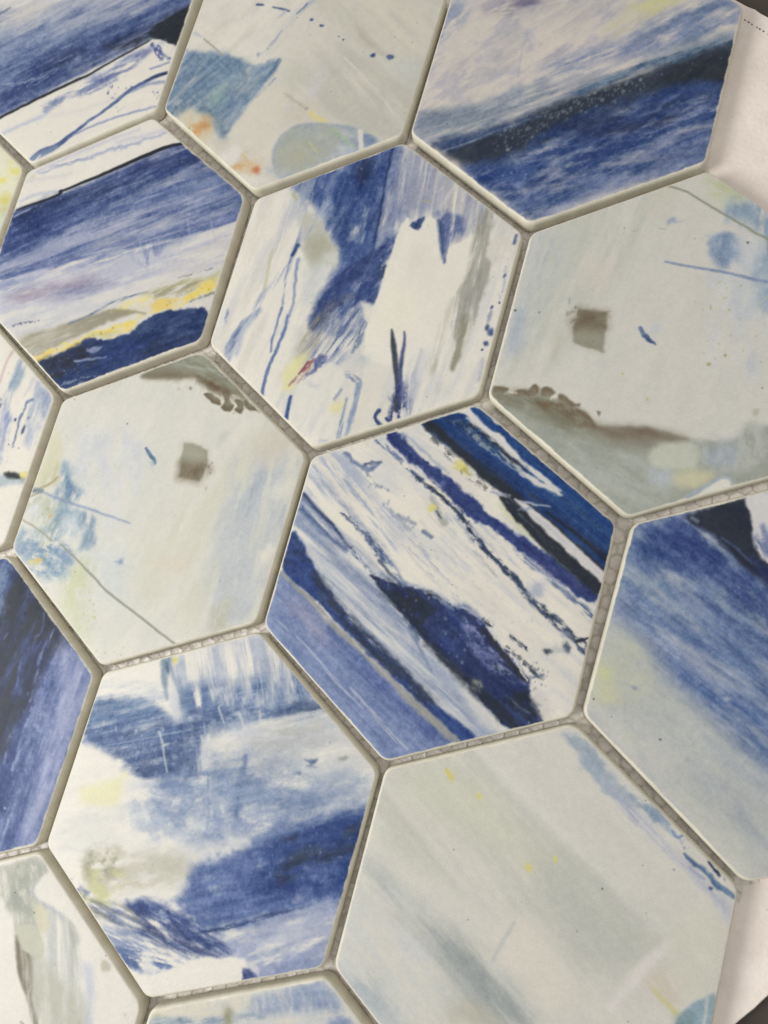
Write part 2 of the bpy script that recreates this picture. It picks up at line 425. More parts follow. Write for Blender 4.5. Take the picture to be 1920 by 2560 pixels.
# name: (lattice i, j, shift x, y mm, turn rad, facets, paper colour, layers) - layers in the tile's own millimetres:
# (kind, points, colour, opacity, softness, wobble, wobble scale, (streak angle, along, across, contrast, bias), widths)
PRINTS = {
 'ink_line_over_white': ((222, 220, 212), [
  ('P',[(-67.5,5.7),(-42.7,11.8),(-10.4,18),(39.6,43.1),(52.5,20.3),(48.6,0.6),(35.8,2.2),(-22.8,-37.1),(-50.7,-54.5)],(112,126,172),1,0.96,0.64,4.8,(32,23.91,3.19,0.5,0.9),()),
  ('P',[(-61.2,12.7),(-38.4,14.4),(-20.7,22.4),(-1.9,31.1),(19.2,26.9),(4.5,13.8),(-14.2,5.8),(-37.2,-1.8),(-52.4,-8.3)],(184,188,200),0.95,3.31,1.32,5,(30,18.18,3.31,0.9,0.78),()),
  ('P',[(-41.7,9.4),(-26.7,15.7),(-15.4,17.8),(-23.9,8.6),(-38.8,2.2)],(206,204,198),0.85,2.5,1.17,5,(30,13.33,3,1,0.6),()),
  ('P',[(-14.4,13),(3.3,16.9),(15.7,14.3),(2.8,5.1),(-13,2.7)],(180,186,202),0.75,3.21,1.28,4.8,(30,12.84,3.21,1.2,0.6),()),
  ('P',[(-38.2,0.6),(-17.5,3.3),(-0.4,4.9),(-10,-5),(-27.6,-12.4),(-32.4,-13.5)],(150,162,194),0.8,2.94,1.14,4.9,(30,17.96,2.45,1.2,0.6),()),
  ('P',[(7.9,4.5),(23.6,14.6),(44.5,26.2),(48.1,15.6),(34.5,5.9),(16.8,-2),(3,-4.3)],(92,104,158),0.85,2.32,1.08,4.6,(32,15.46,2.32,1,0.7),()),
  ('P',[(-29.6,-20.5),(-12.1,-8.3),(6.7,-1),(26,7.8),(35.3,8.2),(32.8,2),(13.5,-10.6),(-6.5,-22.7),(-24.3,-33.4)],(66,78,134),0.92,2.67,1.26,4.7,(32,15.72,2.36,1,0.75),()),
  ('P',[(-11.4,-12.2),(2.5,-5.1),(10.5,-6.9),(3.5,-14.3),(-7.2,-16.6)],(50,60,98),0.8,2.85,1.11,4.7,(32,9.49,2.85,1.1,0.65),()),
  ('P',[(15.2,-2),(31.2,6.5),(39.5,13.7),(47.6,17.1),(48.6,0.6),(35.7,2.5),(26.7,-2.9)],(44,50,68),0.95,1.52,0.91,3,(35,9.13,1.83,0.8,0.8),()),
  ('Q',[(32.7,4.3),(36.5,9),(47.8,18.6),(48.9,-0.1),(42.5,0.6),(36.1,2.3)],(36,42,52),1,0.76,0.6,3,0,()),
  ('S',[(34.6,5.5),(38.6,7.6),(43.6,10.9)],(120,134,170),0.8,0.3,0.3,3,(35,4.55,0.46,1.4,0.6),(0.15,0.23,0.15)),
  ('S',[(32.2,8.1),(37.5,10.6),(43.6,15.4)],(120,134,170),0.8,0.3,0.3,3,(35,4.57,0.46,1.4,0.6),(0.15,0.23,0.15)),
  ('S',[(-42.1,10.2),(-38,13.2)],(70,78,100),0.7,0.42,0.42,2.5,0,(0.25,0.25)),
  ('S',[(4.1,-2.7),(13.7,6.4),(21.3,12.2)],(84,98,146),0.7,0.63,0.47,3.1,0,(0.39,0.39,0.31)),
  ('S',[(-19,7.2),(-7.6,14.9)],(128,142,178),0.6,0.98,0.65,3.3,0,(0.49,0.33)),
  ('S',[(-28.6,-22.8),(-15.9,-20.3),(-3.4,-15.5)],(176,184,206),0.75,0.4,0.64,2.4,(25,3.21,0.64,1.4,0.6),(0.24,0.4,0.24)),
  ('S',[(-12,-21.6),(-6,-17.7)],(176,184,206),0.75,0.4,0.64,2.4,(25,3.18,0.64,1.4,0.6),(0.24,0.4,0.24)),
  ('S',[(-19.9,-22.9),(-13.2,-18.5)],(176,184,206),0.75,0.4,0.64,2.4,(25,3.21,0.64,1.4,0.6),(0.24,0.4,0.24)),
  ('S',[(-5.2,-11),(0.9,-7.5)],(176,184,206),0.75,0.4,0.63,2.4,(25,3.17,0.63,1.4,0.6),(0.24,0.4,0.24)),
  ('S',[(-13,2.7),(-10.3,4.4)],(176,184,206),0.75,0.41,0.65,2.4,(24,3.24,0.65,1.4,0.6),(0.24,0.41,0.24)),
  ('D',[(-31.8,-15.1),(-2.7,-2.3),(26.3,7),(13,-9.1),(-24.9,-31.9)],(140,150,188),0.7,0.32,0,0.1,0,(0.2,0.56,46)),
  ('P',[(-22.6,-37.5),(-9,-29.1),(5.5,-19.5),(19.9,-10.6),(36.1,1.4),(44.1,0.3),(48.1,-2.4),(51.6,-21.4),(48,-28.2),(1.3,-55.4),(-19.5,-45.3)],(225,222,213),1,0.38,0.38,3.8,0,()),
  ('S',[(13.1,-18.2),(20.9,-13.1),(25.5,-8.3),(34.6,-3.2),(41.1,0.2)],(168,176,204),0.85,1.22,1.07,3.8,(30,12.2,1.83,1,0.7),(1.53,2.59,2.29,1.68,0.92)),
  ('P',[(-4.6,-31.8),(1.7,-26.7),(10.8,-20.7),(20.1,-15.5),(26.6,-15.8),(17.9,-22.4),(6.7,-27.1),(-0.8,-33)],(128,140,184),0.85,1.08,1.08,3.1,(30,6.96,1.7,1.1,0.7),()),
  ('P',[(16.3,-18),(22.4,-13),(30.8,-5.7),(37.6,-3),(33.4,-8.6),(25.3,-16.6)],(112,120,172),0.8,1.37,1.07,3,(30,6.85,1.67,1.1,0.65),()),
  ('S',[(-18.9,-44.5),(-11.4,-40),(-3.2,-35.5),(0.2,-31.4)],(188,196,214),0.85,1.1,0.63,3.1,0,(0.71,0.79,0.79,0.47)),
  ('S',[(0.8,-24.5),(6.4,-21.8),(10.7,-16.1),(18.5,-11)],(216,214,208),0.9,0.47,0.78,2.3,0,(0.47,0.62,0.7,0.47)),
  ('S',[(1.6,-35.1),(17.5,-30),(29.7,-24.5)],(206,206,206),0.5,1.53,0.61,3.8,0,(0.61,0.61,0.46)),
  ('S',[(36.6,-0.1),(39.9,-2.9),(43.4,-6.4)],(82,94,158),0.9,0.45,0.9,1.7,(-54,1.8,1.05,1.2,0.75),(0.9,0.9,0.68)),
  ('S',[(39.6,-2.2),(46.4,-6.2)],(80,94,156),0.85,0.37,0.9,1.5,0,(0.45,0.6)),
  ('P',[(36.1,1.4),(43.4,0.3),(47.1,-1.7),(45.4,-5.6),(40.7,-2.9)],(218,216,210),0.9,0.6,0.75,2.2,(3,3,2.25,1,0.7),()),
  ('S',[(39.9,-0.6),(42.4,-3.5)],(88,100,160),0.85,0.38,0.75,1.5,0,(0.45,0.53)),
  ('S',[(39.7,-11.1),(43.7,-9.4),(46.9,-7.7)],(130,142,186),0.8,0.37,0.37,1.5,0,(0.37,0.45,0.37)),
  ('S',[(-22.6,-37.5),(-14.5,-32.2),(-5.2,-26.1),(5.5,-19.5),(13.5,-14.8),(20.9,-9),(28.5,-3.6),(34.7,1)],(40,44,54),1,0.31,0.31,3.9,0,(0.7,0.62,0.7,0.7,0.54,0.47,0.47,0.31)),
  ('S',[(-0.3,-54.4),(2.9,-51.1),(9.5,-47.1),(14.1,-42.2),(19.7,-35.8),(26.8,-29.2),(32.1,-22.5),(38.7,-17.2),(43.7,-13.9),(47.7,-12.1)],(96,112,164),0.95,0.38,0.38,3.8,0,(1.06,1.51,1.21,0.91,0.6,0.75,0.91,0.91,0.75,0.68)),
  ('S',[(39.2,-16.4),(43.7,-13.7),(47.7,-12.1)],(62,72,108),0.95,0.3,0.3,3,0,(0.45,0.74,0.59)),
  ('S',[(-1,-55.6),(1.8,-52.3),(9,-47.9)],(150,164,194),0.9,0.77,0.46,3.1,0,(1.07,1.53,1.07)),
  ('S',[(1.3,-55.4),(3,-52.2)],(224,222,214),0.95,0.38,0.31,2.3,0,(0.69,0.31)),
  ('S',[(14.9,-42.1),(23.3,-36.9),(32.6,-32.4),(42.8,-28.7),(47.5,-26.8)],(146,158,194),0.85,0.45,0.45,3,0,(0.37,0.45,0.45,0.45,0.3)),
  ('S',[(34.8,-21.2),(40.5,-17.8),(48.2,-15.8)],(150,160,194),0.85,0.59,0.45,3,0,(0.59,0.67,0.59)),
  ('D',[(23.3,-19.8),(34,-19),(33.8,-22.7),(27.5,-26.9)],(96,110,150),0.9,0.23,0,0.1,0,(0.3,0.68,14)),
  ('D',[(29.5,-28.3),(34.1,-27.9),(33.6,-30.9),(30.3,-30.4)],(110,122,160),0.8,0.22,0,0.1,0,(0.22,0.45,5)),
  ('D',[(43.7,-20.5),(47.4,-20.2),(48.4,-23.1),(44.7,-23.4)],(130,142,180),0.8,0.22,0,0.1,0,(0.29,0.59,6))],1),
 'steel_blue_block': ((210, 208, 198), [
  ('P',[(-48.9,19.9),(-52,59.5),(-5.6,60.7),(-4.4,21.2),(-7.5,0.1),(-12.6,-6.2),(-45.3,-3),(-48,4.4)],(222,220,210),0.9,3,0.9,6,(52,11.98,4.49,0.9,0.7),()),
  ('P',[(-7.8,45.2),(43.2,47.3),(48,18.8),(50.3,-15.7),(49.2,-29.4),(40.1,-31.1),(19.2,-26),(1.6,-27.2),(-1.9,-12.5),(-0.6,0.7),(1.7,15.6)],(198,197,186),0.95,2.74,0.82,5.5,(-36,20.55,4.11,0.7,0.75),()),
  ('P',[(15.6,5),(32.8,-4.9),(49.2,-7.6),(49.7,-26.6),(40.5,-30.4),(21.8,-25.7),(12.2,-16.8)],(190,190,180),0.8,4.01,0.8,5.4,(-36,20.07,4.01,0.8,0.7),()),
  ('P',[(1.2,30.5),(24.4,31.7),(46.7,14.5),(48,3.4),(34.6,4.4),(19.2,15.4)],(212,208,194),0.8,4.12,0.82,5.5,(-37,20.6,3.43,0.9,0.6),()),
  ('P',[(18.5,13.1),(23.6,9.9),(30.5,4.7),(34.8,1.6),(29.6,3.3),(22.2,7.7)],(182,180,166),0.85,1.23,0.41,4.1,0,()),
  ('P',[(33.9,0.1),(49.2,1.4),(48.6,-7.6),(40.5,-4.2)],(196,200,196),0.7,2.65,0.8,4,0,()),
  ('S',[(17.5,0.8),(28.2,-7.5),(34.2,-11.8),(42.6,-19.9)],(216,214,204),0.85,0.54,0.2,4,(-36,8.07,0.94,0.8,0.7),(0.34,0.54,0.67,0.34)),
  ('S',[(17.8,0.1),(23,-3.7)],(222,220,212),0.7,0.27,0.14,2.7,0,(0.21,0.21)),
  ('B',[(0.2,14.3,0.8,0.7,4)],(84,100,146),0.95,2.5,0.21,1.4,0,()),
  ('B',[(5.3,12.2,0.9,0.6,4)],(84,100,146),0.95,2.5,0.21,1.4,0,()),
  ('B',[(4.5,12.4,0.5,0.5,4)],(84,100,146),0.95,2.5,0.21,1.4,0,()),
  ('B',[(15.3,7.1,0.5,0.5,5)],(84,100,146),0.95,2.5,0.21,1.4,0,()),
  ('B',[(13.1,8.4,0.3,0.3,4)],(84,100,146),0.95,2.5,0.21,1.4,0,()),
  ('B',[(24.2,2.9,0.3,0.3,5)],(84,100,146),0.95,2.5,0.21,1.4,0,()),
  ('B',[(28.5,1.8,1.1,0.9,5)],(84,100,146),0.95,2.5,0.2,1.4,0,()),
  ('B',[(35.2,1.7,1.5,1.1,5)],(84,100,146),0.95,2.5,0.2,1.3,0,()),
  ('S',[(-24.2,19.3),(-21.6,19.3)],(84,98,140),0.95,0.3,0.22,1.5,0,(0.52,0.37)),
  ('S',[(-17.4,18.7),(-13.5,18.2),(-10,17.5)],(100,114,152),0.9,0.29,0.22,1.5,0,(0.29,0.51,0.37)),
  ('S',[(-23.8,18),(-24.8,14.5)],(204,206,208),0.7,0.74,0.45,2.2,0,(0.59,0.3)),
  ('S',[(-11.7,16.9),(-13.1,14.6)],(180,186,200),0.7,0.73,0.44,2.2,0,(0.58,0.44)),
  ('S',[(-2,22.8),(-6,17.3),(-9.2,9.6),(-12.2,1.2),(-13.6,-5.5)],(170,180,196),0.85,0.87,0.72,3.6,(68,14.47,0.87,1.3,0.6),(0.72,1.01,1.3,1.45,1.16)),
  ('S',[(-3.7,21.2),(-6.5,16.5)],(120,136,170),0.8,0.36,0.29,2.2,0,(0.36,0.29)),
  ('S',[(-10.4,8.8),(-12.7,2.7),(-16.7,-2.9)],(150,164,190),0.8,0.58,0.58,2.9,(65,8.7,0.73,1.6,0.55),(0.44,0.58,0.29)),
  ('Q',[(-47.9,-2.3),(-39.3,-2.5),(-28.5,-3),(-22,-4.4),(-15.5,-6.4),(-12.8,-5.6),(-10,-3.4),(-7.1,-2.8),(-6.8,-6.4),(-8.4,-10.2),(-11.6,-17.8),(-13.9,-23.8),(-16.1,-29.9),(-17.3,-35.1),(-20.1,-37.6),(-27.3,-31.9),(-35.6,-27.6),(-43.8,-32.2),(-48.1,-29)],(124,147,177),0.97,1.02,0.58,2.9,(63,10.16,3.63,0.45,0.94),()),
  ('P',[(-47.8,-2.5),(-28.3,-3.5),(-18.6,-6),(-20.6,-12.8),(-30.8,-11.5),(-46.3,-10.7)],(122,150,180),0.7,2.96,0.89,4.4,(40,8.88,3.7,1.2,0.6),()),
  ('P',[(-15,-7.9),(-10.1,-5.2),(-7.1,-3.1),(-8.4,-10.2),(-12.5,-19.3),(-16.4,-29.2),(-19,-30.2),(-16.7,-19.8)],(120,146,180),0.75,1.15,0.57,3.6,(68,14.33,1,1.3,0.65),()),
  ('S',[(-7,-3.5),(-8.6,-7.3),(-10.5,-12.6)],(110,134,172),0.85,0.5,0.36,2.9,(65,6.44,0.72,1.2,0.7),(0.86,0.72,0.36)),
  ('S',[(-6.3,-11.1),(-9.3,-16.1),(-11.1,-19.2)],(130,152,182),0.85,0.43,0.43,2.8,(59,4.27,0.57,1.4,0.6),(0.43,0.5,0.28)),
  ('B',[(-27.4,-20.9,4.4,5.1,6)],(138,166,166),0.7,1.2,0.73,3.6,0,()),
  ('B',[(-35.4,-21.7,2.9,2.2,28)],(130,154,170),0.5,1.2,1.11,5.9,0,()),
  ('P',[(-44.3,-22.6),(-35.4,-21.7),(-28.8,-27.6),(-38.3,-26.4),(-42.3,-32.1),(-45.6,-29.5)],(98,124,152),0.75,2.22,1.03,3.7,(-29,4.43,2.22,1.2,0.6),()),
  ('S',[(-18.6,-37.4),(-23.9,-30.8),(-31.5,-26.5)],(104,126,146),0.7,1.73,0.72,3.6,0,(0.72,1.01,0.72)),
  ('S',[(-43,-5.1),(-22.2,-16.7)],(164,184,200),0.6,0.3,0.15,4.4,0,(0.12,0.12)),
  ('S',[(-37.8,-2.4),(-18.2,-15.5)],(164,184,200),0.6,0.29,0.15,4.4,0,(0.12,0.12)),
  ('S',[(-44,-12.8),(-36.3,-2.3)],(164,184,200),0.6,0.3,0.15,4.5,0,(0.12,0.12)),
  ('S',[(-31.4,-16.1),(-15.5,-6.4)],(164,184,200),0.6,0.29,0.15,4.4,0,(0.12,0.12)),
  ('D',[(-35.3,-5.2),(-18.6,-6),(-19.9,-10.5),(-30.8,-9.3)],(104,130,160),0.6,0.59,0,0.1,0,(0.44,1.17,9)),
  ('S',[(-41.7,3),(-37.2,0.3),(-31,-3.3)],(150,152,140),0.9,0.3,0.22,3,0,(0.3,0.3,0.22)),
  ('S',[(-46.7,5.3),(-43,3.7)],(186,192,198),0.8,0.61,0.3,2.3,0,(0.68,0.61)),
  ('B',[(-16.5,-1.3,0.6,1.2,-14)],(150,162,184),0.8,1.5,1.09,5.8,0,()),
  ('P',[(-11.1,-19.2),(-3.3,-12.6),(2.3,-20.7),(0.5,-32.3),(2.3,-42),(-3.1,-42.6),(-14.4,-36.9),(-15.7,-31.3)],(214,210,198),0.85,1.68,0.98,4.2,0,()),
  ('P',[(1.4,-22.2),(10.4,-19.9),(19,-25.3),(6.3,-28.8),(1.8,-27.9)],(206,196,180),0.7,2.07,0.97,3.4,(-22,4.14,2.76,1,0.6),()),
  ('S',[(-0.5,-16.7),(5.4,-19.7),(10.4,-22)],(176,176,162),0.8,0.56,0.56,2.1,0,(0.35,0.42,0.35)),
  ('B',[(10.5,-22.4,0.8,0.6,6)],(160,150,150),0.7,1.4,1.03,5.5,0,()),
  ('B',[(2.1,-22.5,1.1,1,6)],(196,196,208),0.8,1.4,1.05,5.6,0,()),
  ('S',[(11.8,-23.3),(14.8,-25),(19.4,-26.6)],(216,206,140),0.85,0.68,0.41,2.7,0,(0.68,0.95,0.55)),
  ('P',[(9.5,-17.1),(9,-7.1),(12.6,-5.4),(12.6,-13.9)],(206,206,210),0.6,2.08,0.69,3.5,0,()),
  ('P',[(2.1,-39.2),(3.6,-33.4),(8.3,-28.6),(15.4,-26.9),(24.1,-26.5),(32.4,-27.6),(40.8,-31.4),(32.2,-37.5),(20.8,-43.8),(9.2,-50.1),(4.1,-45.2)],(160,172,186),0.92,0.61,0.2,4,(-21,6.07,3.37,0.6,0.9),()),
  ('P',[(3.9,-34),(9.1,-28.8),(19.6,-27.3),(26.1,-30.7),(25.8,-36.3),(20.6,-43.1),(8.8,-48.8),(3.8,-43.2)],(168,174,166),0.95,0.68,0.41,4.1,(-21,8.12,3.38,0.4,0.9),()),
  ('P',[(5.7,-39.4),(13.4,-35.7),(19.6,-39.8),(12.3,-46.9),(7,-45.6)],(176,176,156),0.7,2.71,0.68,4.1,(-21,5.42,2.71,1,0.7),()),
  ('S',[(22.7,-28.4),(27.8,-31.9),(32.8,-35.1)],(164,186,158),0.9,0.53,0.27,2.7,0,(0.6,0.6,0.53)),
  ('S',[(15.2,-34.8),(19.9,-38.7)],(196,194,150),0.8,0.34,0.2,2.7,0,(0.27,0.2)),
  ('P',[(29.1,-35.9),(26.3,-35.5),(31.2,-34.2),(34.4,-35.9),(28.8,-39.3)],(188,198,208),0.8,0.93,0.4,2.6,0,()),
  ('P',[(34.2,-29.1),(40.1,-31.1),(35.8,-34)],(138,158,190),0.8,0.66,0.26,2.6,0,()),
  ('Q',[(31.8,-27.6),(33.7,-27.6),(36.2,-35),(34.6,-35.6)],(216,214,206),0.95,0.26,0.13,2.6,0,()),
  ('P',[(-41.7,-29.8),(-36.3,-27.7),(-26.3,-30.3),(-23.4,-36.5),(-26.9,-41.3),(-36.1,-36.5)],(206,200,176),0.85,1.89,1.02,3.6,0,()),
  ('B',[(-29.5,-33.9,4.4,4.4,-12)],(204,166,112),0.85,1.3,1.45,2.9,(-3,2.9,2.18,1.2,0.8),()),
  ('B',[(-28.5,-32.7,1.9,2.6,6)],(186,130,78),0.7,1.2,1.01,2.2,0,()),
  ('B',[(-31.4,-36,1.9,2.2,7)],(206,156,100),0.7,1.2,1.02,2.2,0,()),
  ('B',[(-6,-46.5,5.3,4.2,-12)],(210,182,138),0.85,1.3,1.39,2.8,(-2,2.78,2.08,1.2,0.8),()),
  ('B',[(-1.5,-48.4,1.8,1.5,7)],(192,112,78),0.85,1.4,0.55,2.1,0,()),
  ('B',[(-9.2,-47.6,2.4,1.7,7)],(204,164,112),0.7,1.2,0.98,2.1,0,()),
  ('P',[(-17.2,-43.7),(-13.5,-39.6),(-9.8,-42),(-12.2,-47.3),(-16.4,-45.7)],(222,220,214),0.9,0.7,0.42,2.8,0,()),
  ('P',[(0.6,-53.4),(-3.5,-53.9),(-8.8,-51.1),(-3.3,-50.4),(3.9,-50.8)],(220,216,208),0.8,0.96,0.55,2.7,0,()),
  ('P',[(2.3,-46.2),(11,-47.1),(8.6,-50.2),(3.2,-48.8)],(186,192,194),0.8,1.63,0.68,3.4,0,()),
  ('P',[(-23.6,-38),(-16.5,-37.1),(-16.5,-41.4),(-19.8,-42.6)],(198,194,184),0.7,2.13,0.71,3.6,0,())],2),
 'dark_sea_band': ((206, 202, 194), [
  ('N',[(0.2,3.5)],(184,182,184),0.7,0.07,0,0.1,(47,18.91,4.36,1.4,0.4),()),
  ('N',[(0.2,3.5)],(214,206,198),0.8,0.07,0,0.1,(47,11.64,4.36,1.3,0.2),()),
  ('N',[(0.2,3.5)],(176,176,190),0.6,0.07,0,0.1,(41,8.73,4.36,1.6,0.2),()),
  ('B',[(-24.7,24.4,10,3.8,9)],(140,134,150),0.85,1.2,1.54,4.6,(28,6.92,2.31,1,0.7),()),
  ('B',[(-20.6,25,4.6,2,3)],(110,104,132),0.7,1.2,1.15,6.1,0,()),
  ('P',[(-49.8,23),(-41.9,21.8),(-42.6,13.4),(-47,7.3),(-50.6,3.7)],(148,160,188),0.85,2.69,1.11,3.9,(65,7.11,2.05,1.2,0.65),()),
  ('P',[(-48.9,3),(-43.4,5),(-43.1,-1.5),(-48.8,-2.8)],(180,182,190),0.7,2.35,1.09,3.9,(40,6.26,1.56,1.3,0.6),()),
  ('P',[(-28.6,5.3),(-23.8,6.5),(-24.7,1.5),(-28.5,2.1)],(176,176,184),0.7,1.52,0.91,3,(53,4.56,1.22,1.4,0.6),()),
  ('P',[(7.7,18.2),(18.8,25.1),(27.2,31.9),(25.6,24),(17.1,18),(9.9,14.4)],(200,196,168),0.85,2.44,1,4.3,(47,8.6,1.72,1.1,0.7),()),
  ('B',[(21.6,27.6,8.6,2.7,28)],(206,204,148),0.85,1.2,1.43,3.6,(41,6.44,1.72,1,0.7),()),
  ('P',[(25.2,23.2),(40.2,30.9),(47.5,26),(48.4,18.4),(37.4,13.9),(24.1,9.9),(16.1,7.8),(17.6,15.7)],(130,146,184),0.92,2.79,1.12,4.2,(35,9.76,3.49,0.9,0.75),()),
  ('P',[(-0.5,6.6),(9.6,9.6),(20.5,14.3),(28.4,11),(13.3,5.2),(-2,0.9),(-9.8,-1.3)],(142,152,190),0.85,2.44,1.15,4.3,(31,11.5,2.16,1.2,0.65),()),
  ('D',[(25,23.9),(46.7,26.7),(47.6,19.1),(25.4,10)],(176,182,198),0.5,0.62,0,0.1,0,(0.35,0.97,26)),
  ('S',[(-5.1,-3.3),(5.1,-0.1),(16.3,3.9)],(212,208,202),0.85,0.86,1.01,2.9,(24,5.75,1.15,1.3,0.6),(0.72,1.01,0.72)),
  ('S',[(-10.4,-4.5),(-1.8,0.2),(7.1,3.2)],(150,162,190),0.75,1.16,0.87,3.6,(26,8.73,1.45,1.2,0.6),(0.87,1.02,0.73)),
  ('P',[(-19.2,14.1),(-16.2,13.4),(-14.5,6.3),(-16.2,7.8)],(176,178,190),0.5,1.2,0.75,3,0,()),
  ('S',[(-18,15),(-18.1,5.3),(-17,-3.5)],(170,176,190),0.7,0.45,0.3,3,0,(0.23,0.23,0.23)),
  ('S',[(-17.8,14.2),(-13.3,10.4)],(180,184,196),0.5,0.6,0.3,3,0,(0.3,0.3)),
  ('S',[(-7.9,8.4),(0.3,17.7),(7.1,20.5)],(218,212,200),0.6,0.73,0.59,3.7,(47,7.34,0.88,1.3,0.5),(0.37,0.44,0.29)),
  ('S',[(-4,9.5),(4.2,15.6),(10.1,19.1)],(218,212,200),0.6,0.73,0.58,3.6,(47,7.3,0.88,1.3,0.5),(0.36,0.44,0.29)),
  ('S',[(-12.5,4.1),(-6.1,12.5)],(218,212,200),0.6,0.74,0.59,3.7,(47,7.41,0.89,1.3,0.5),(0.37,0.44,0.3)),
  ('P',[(-46.9,-20.6),(-30.1,-16.6),(-13.9,-7.2),(1.8,-3.5),(15.1,3.1),(29.2,10.3),(48.5,17.7),(48.3,12.4),(21.3,-1),(3.5,-10.3),(-14.8,-20.6),(-34,-29.7),(-46.4,-27.8)],(128,142,164),0.92,2.46,1.01,4.3,(29,17.34,2.6,0.8,0.75),()),
  ('P',[(-48.7,-24.8),(-36.5,-20.4),(-21.9,-15),(-23.3,-20.7),(-37.7,-26.9),(-44.7,-28.4)],(150,158,172),0.7,2.57,1.06,4.5,(24,6.8,2.27,1.2,0.6),()),
  ('P',[(-47.1,-19.8),(-40.5,-19.2),(-37,-21.2),(-43.3,-22.7)],(116,126,146),0.7,1.68,0.92,3.1,(29,4.59,1.53,1.3,0.6),()),
  ('P',[(3.9,-6.4),(15.6,0.8),(29.6,8.8),(48.7,16.9),(48.8,13.2),(32.9,5.2),(15.5,-4.6),(4.8,-10.2)],(86,112,146),0.9,1.26,0.7,4.2,(29,16.73,1.67,1,0.7),()),
  ('P',[(-39.5,-31.1),(-21.1,-23.6),(-2.7,-13.2),(15.2,-3.1),(32.7,6),(48.3,13.9),(48.4,-3.2),(35.4,-6.6),(17.6,-13.5),(3.7,-22.5),(-7.8,-31.4),(-17.4,-37.9),(-28.2,-37.6),(-35,-33.7)],(52,60,76),1,1.42,0.71,3.6,0,()),
  ('P',[(-39.7,-30.3),(-21.3,-22.8),(-5.8,-17.4),(-19.3,-25),(-31.7,-32.6)],(72,90,138),0.85,1.18,0.74,3.7,(29,8.88,1.78,1,0.7),()),
  ('S',[(-35.7,-34.2),(-25,-27.9),(-13.2,-21.2),(1.7,-14.3)],(148,160,184),0.8,0.51,0.37,3.7,(27,11.74,0.73,1.2,0.6),(0.37,0.44,0.37,0.22)),
  ('P',[(30.2,2.7),(47.9,11.6),(48.4,-0.2),(32.1,-6.1)],(42,48,60),0.85,2.31,0.68,4.1,0,()),
  ('D',[(-19.3,-25),(1.2,-12),(19.9,-0.4),(25.2,-3.7),(11.5,-15.7),(-5.1,-31.1),(-16.5,-33.2)],(126,138,146),0.8,0.29,0,0.1,0,(0.21,0.78,230)),
  ('D',[(-15.9,-21.5),(3.5,-10.3),(15.7,-5.3),(5.6,-19.3),(-8.2,-29.9)],(40,48,58),0.6,0.29,0,0.1,0,(0.29,0.86,90)),
  ('D',[(26.9,3.2),(46.8,10.8),(45.6,4.7),(30.1,0.5)],(110,128,176),0.7,0.34,0,0.1,0,(0.27,0.68,8)),
  ('P',[(-4.1,-24.1),(14.3,-10.8),(31.5,-3.2),(48.4,-0.2),(49.8,-16.2),(49,-27.1),(29.3,-36.7),(12,-46.3),(0.7,-54.4),(-9.8,-48.4),(-26.1,-39.7),(-18.1,-34.9),(-8.2,-29.9)],(62,82,144),1,1.66,0.83,3.5,(25,11.1,2.77,0.5,0.9),()),
  ('P',[(21.1,-17.7),(29.6,-9.4),(38,-7.1),(35.6,-13.3),(28.9,-17.7),(19.3,-20.9),(11.7,-22.4)],(48,56,92),0.9,1.51,0.96,2.7,(32,6.17,1.65,1,0.75),()),
  ('P',[(0.3,-19.8),(15.2,-14.5),(24.6,-15.8),(18,-21),(4,-24)],(48,58,96),0.7,1.82,0.98,3.5,(25,6.3,1.68,1.1,0.65),()),
  ('S',[(24.9,-14.3),(30.1,-11.6),(32,-8.4),(35.7,-5.1)],(96,116,176),0.85,0.55,0.82,2.1,0,(0.41,0.62,0.55,0.27)),
  ('S',[(30,-19.8),(36,-15.4),(41.5,-11.6),(45.3,-9.4),(48.3,-8.7)],(150,158,200),0.9,0.54,0.67,2,(36,4.02,0.94,1,0.75),(0.27,0.47,0.8,0.94,0.54)),
  ('P',[(-23.9,-40.2),(-12.1,-36.5),(1.9,-31.8),(-5.6,-40.3),(-15.6,-44.6)],(50,76,150),0.8,1.72,1,3.6,(23,8.61,1.72,1.1,0.7),()),
  ('P',[(11.1,-36.8),(27.5,-28.9),(38.8,-22.5),(48.9,-17.8),(49,-27.1),(29.3,-36.7),(12,-46.3),(0.7,-54.4),(-7.2,-50.3),(3.1,-42.2)],(118,132,180),0.85,2.72,0.95,4.1,(26,10.88,2.72,1,0.65),()),
  ('P',[(9.3,-45.9),(23.2,-38.2),(37.4,-30.7),(48.9,-26.4),(48.5,-27.9),(29.4,-37.4),(1.9,-53.9)],(160,168,194),0.9,2.28,0.67,4,(26,10.74,2.01,0.9,0.7),()),
  ('P',[(32.5,-22.5),(48.3,-17.8),(48.9,-23.6),(34,-29.6)],(132,142,182),0.6,2.26,0.93,4,(26,3.99,2.66,1.2,0.6),()),
  ('D',[(-19.5,-40.5),(7.7,-28.2),(43.2,-14),(47.4,-22.3),(10.8,-41.2),(-9.1,-48.3)],(138,150,196),0.65,0.35,0,0.1,0,(0.21,0.62,80)),
  ('B',[(12.3,-27.8,2.5,1.1,30)],(150,158,196),0.85,1.5,0.7,2.1,0,()),
  ('B',[(-7,-42.8,1.8,1.1,30)],(130,144,196),0.85,1.4,0.71,2.1,0,())],3),
 'yellow_blots': ((222, 222, 210), [
  ('P',[(24.2,31.8),(32.8,37.6),(50.5,27.5),(52.8,8.8),(48.3,-5.9),(29.8,5.7)],(222,222,196),0.8,1.99,0.5,3,0,()),
  ('B',[(45.6,26.4,3.7,2,-10)],(218,212,130),0.9,1.2,0.99,2,0,()),
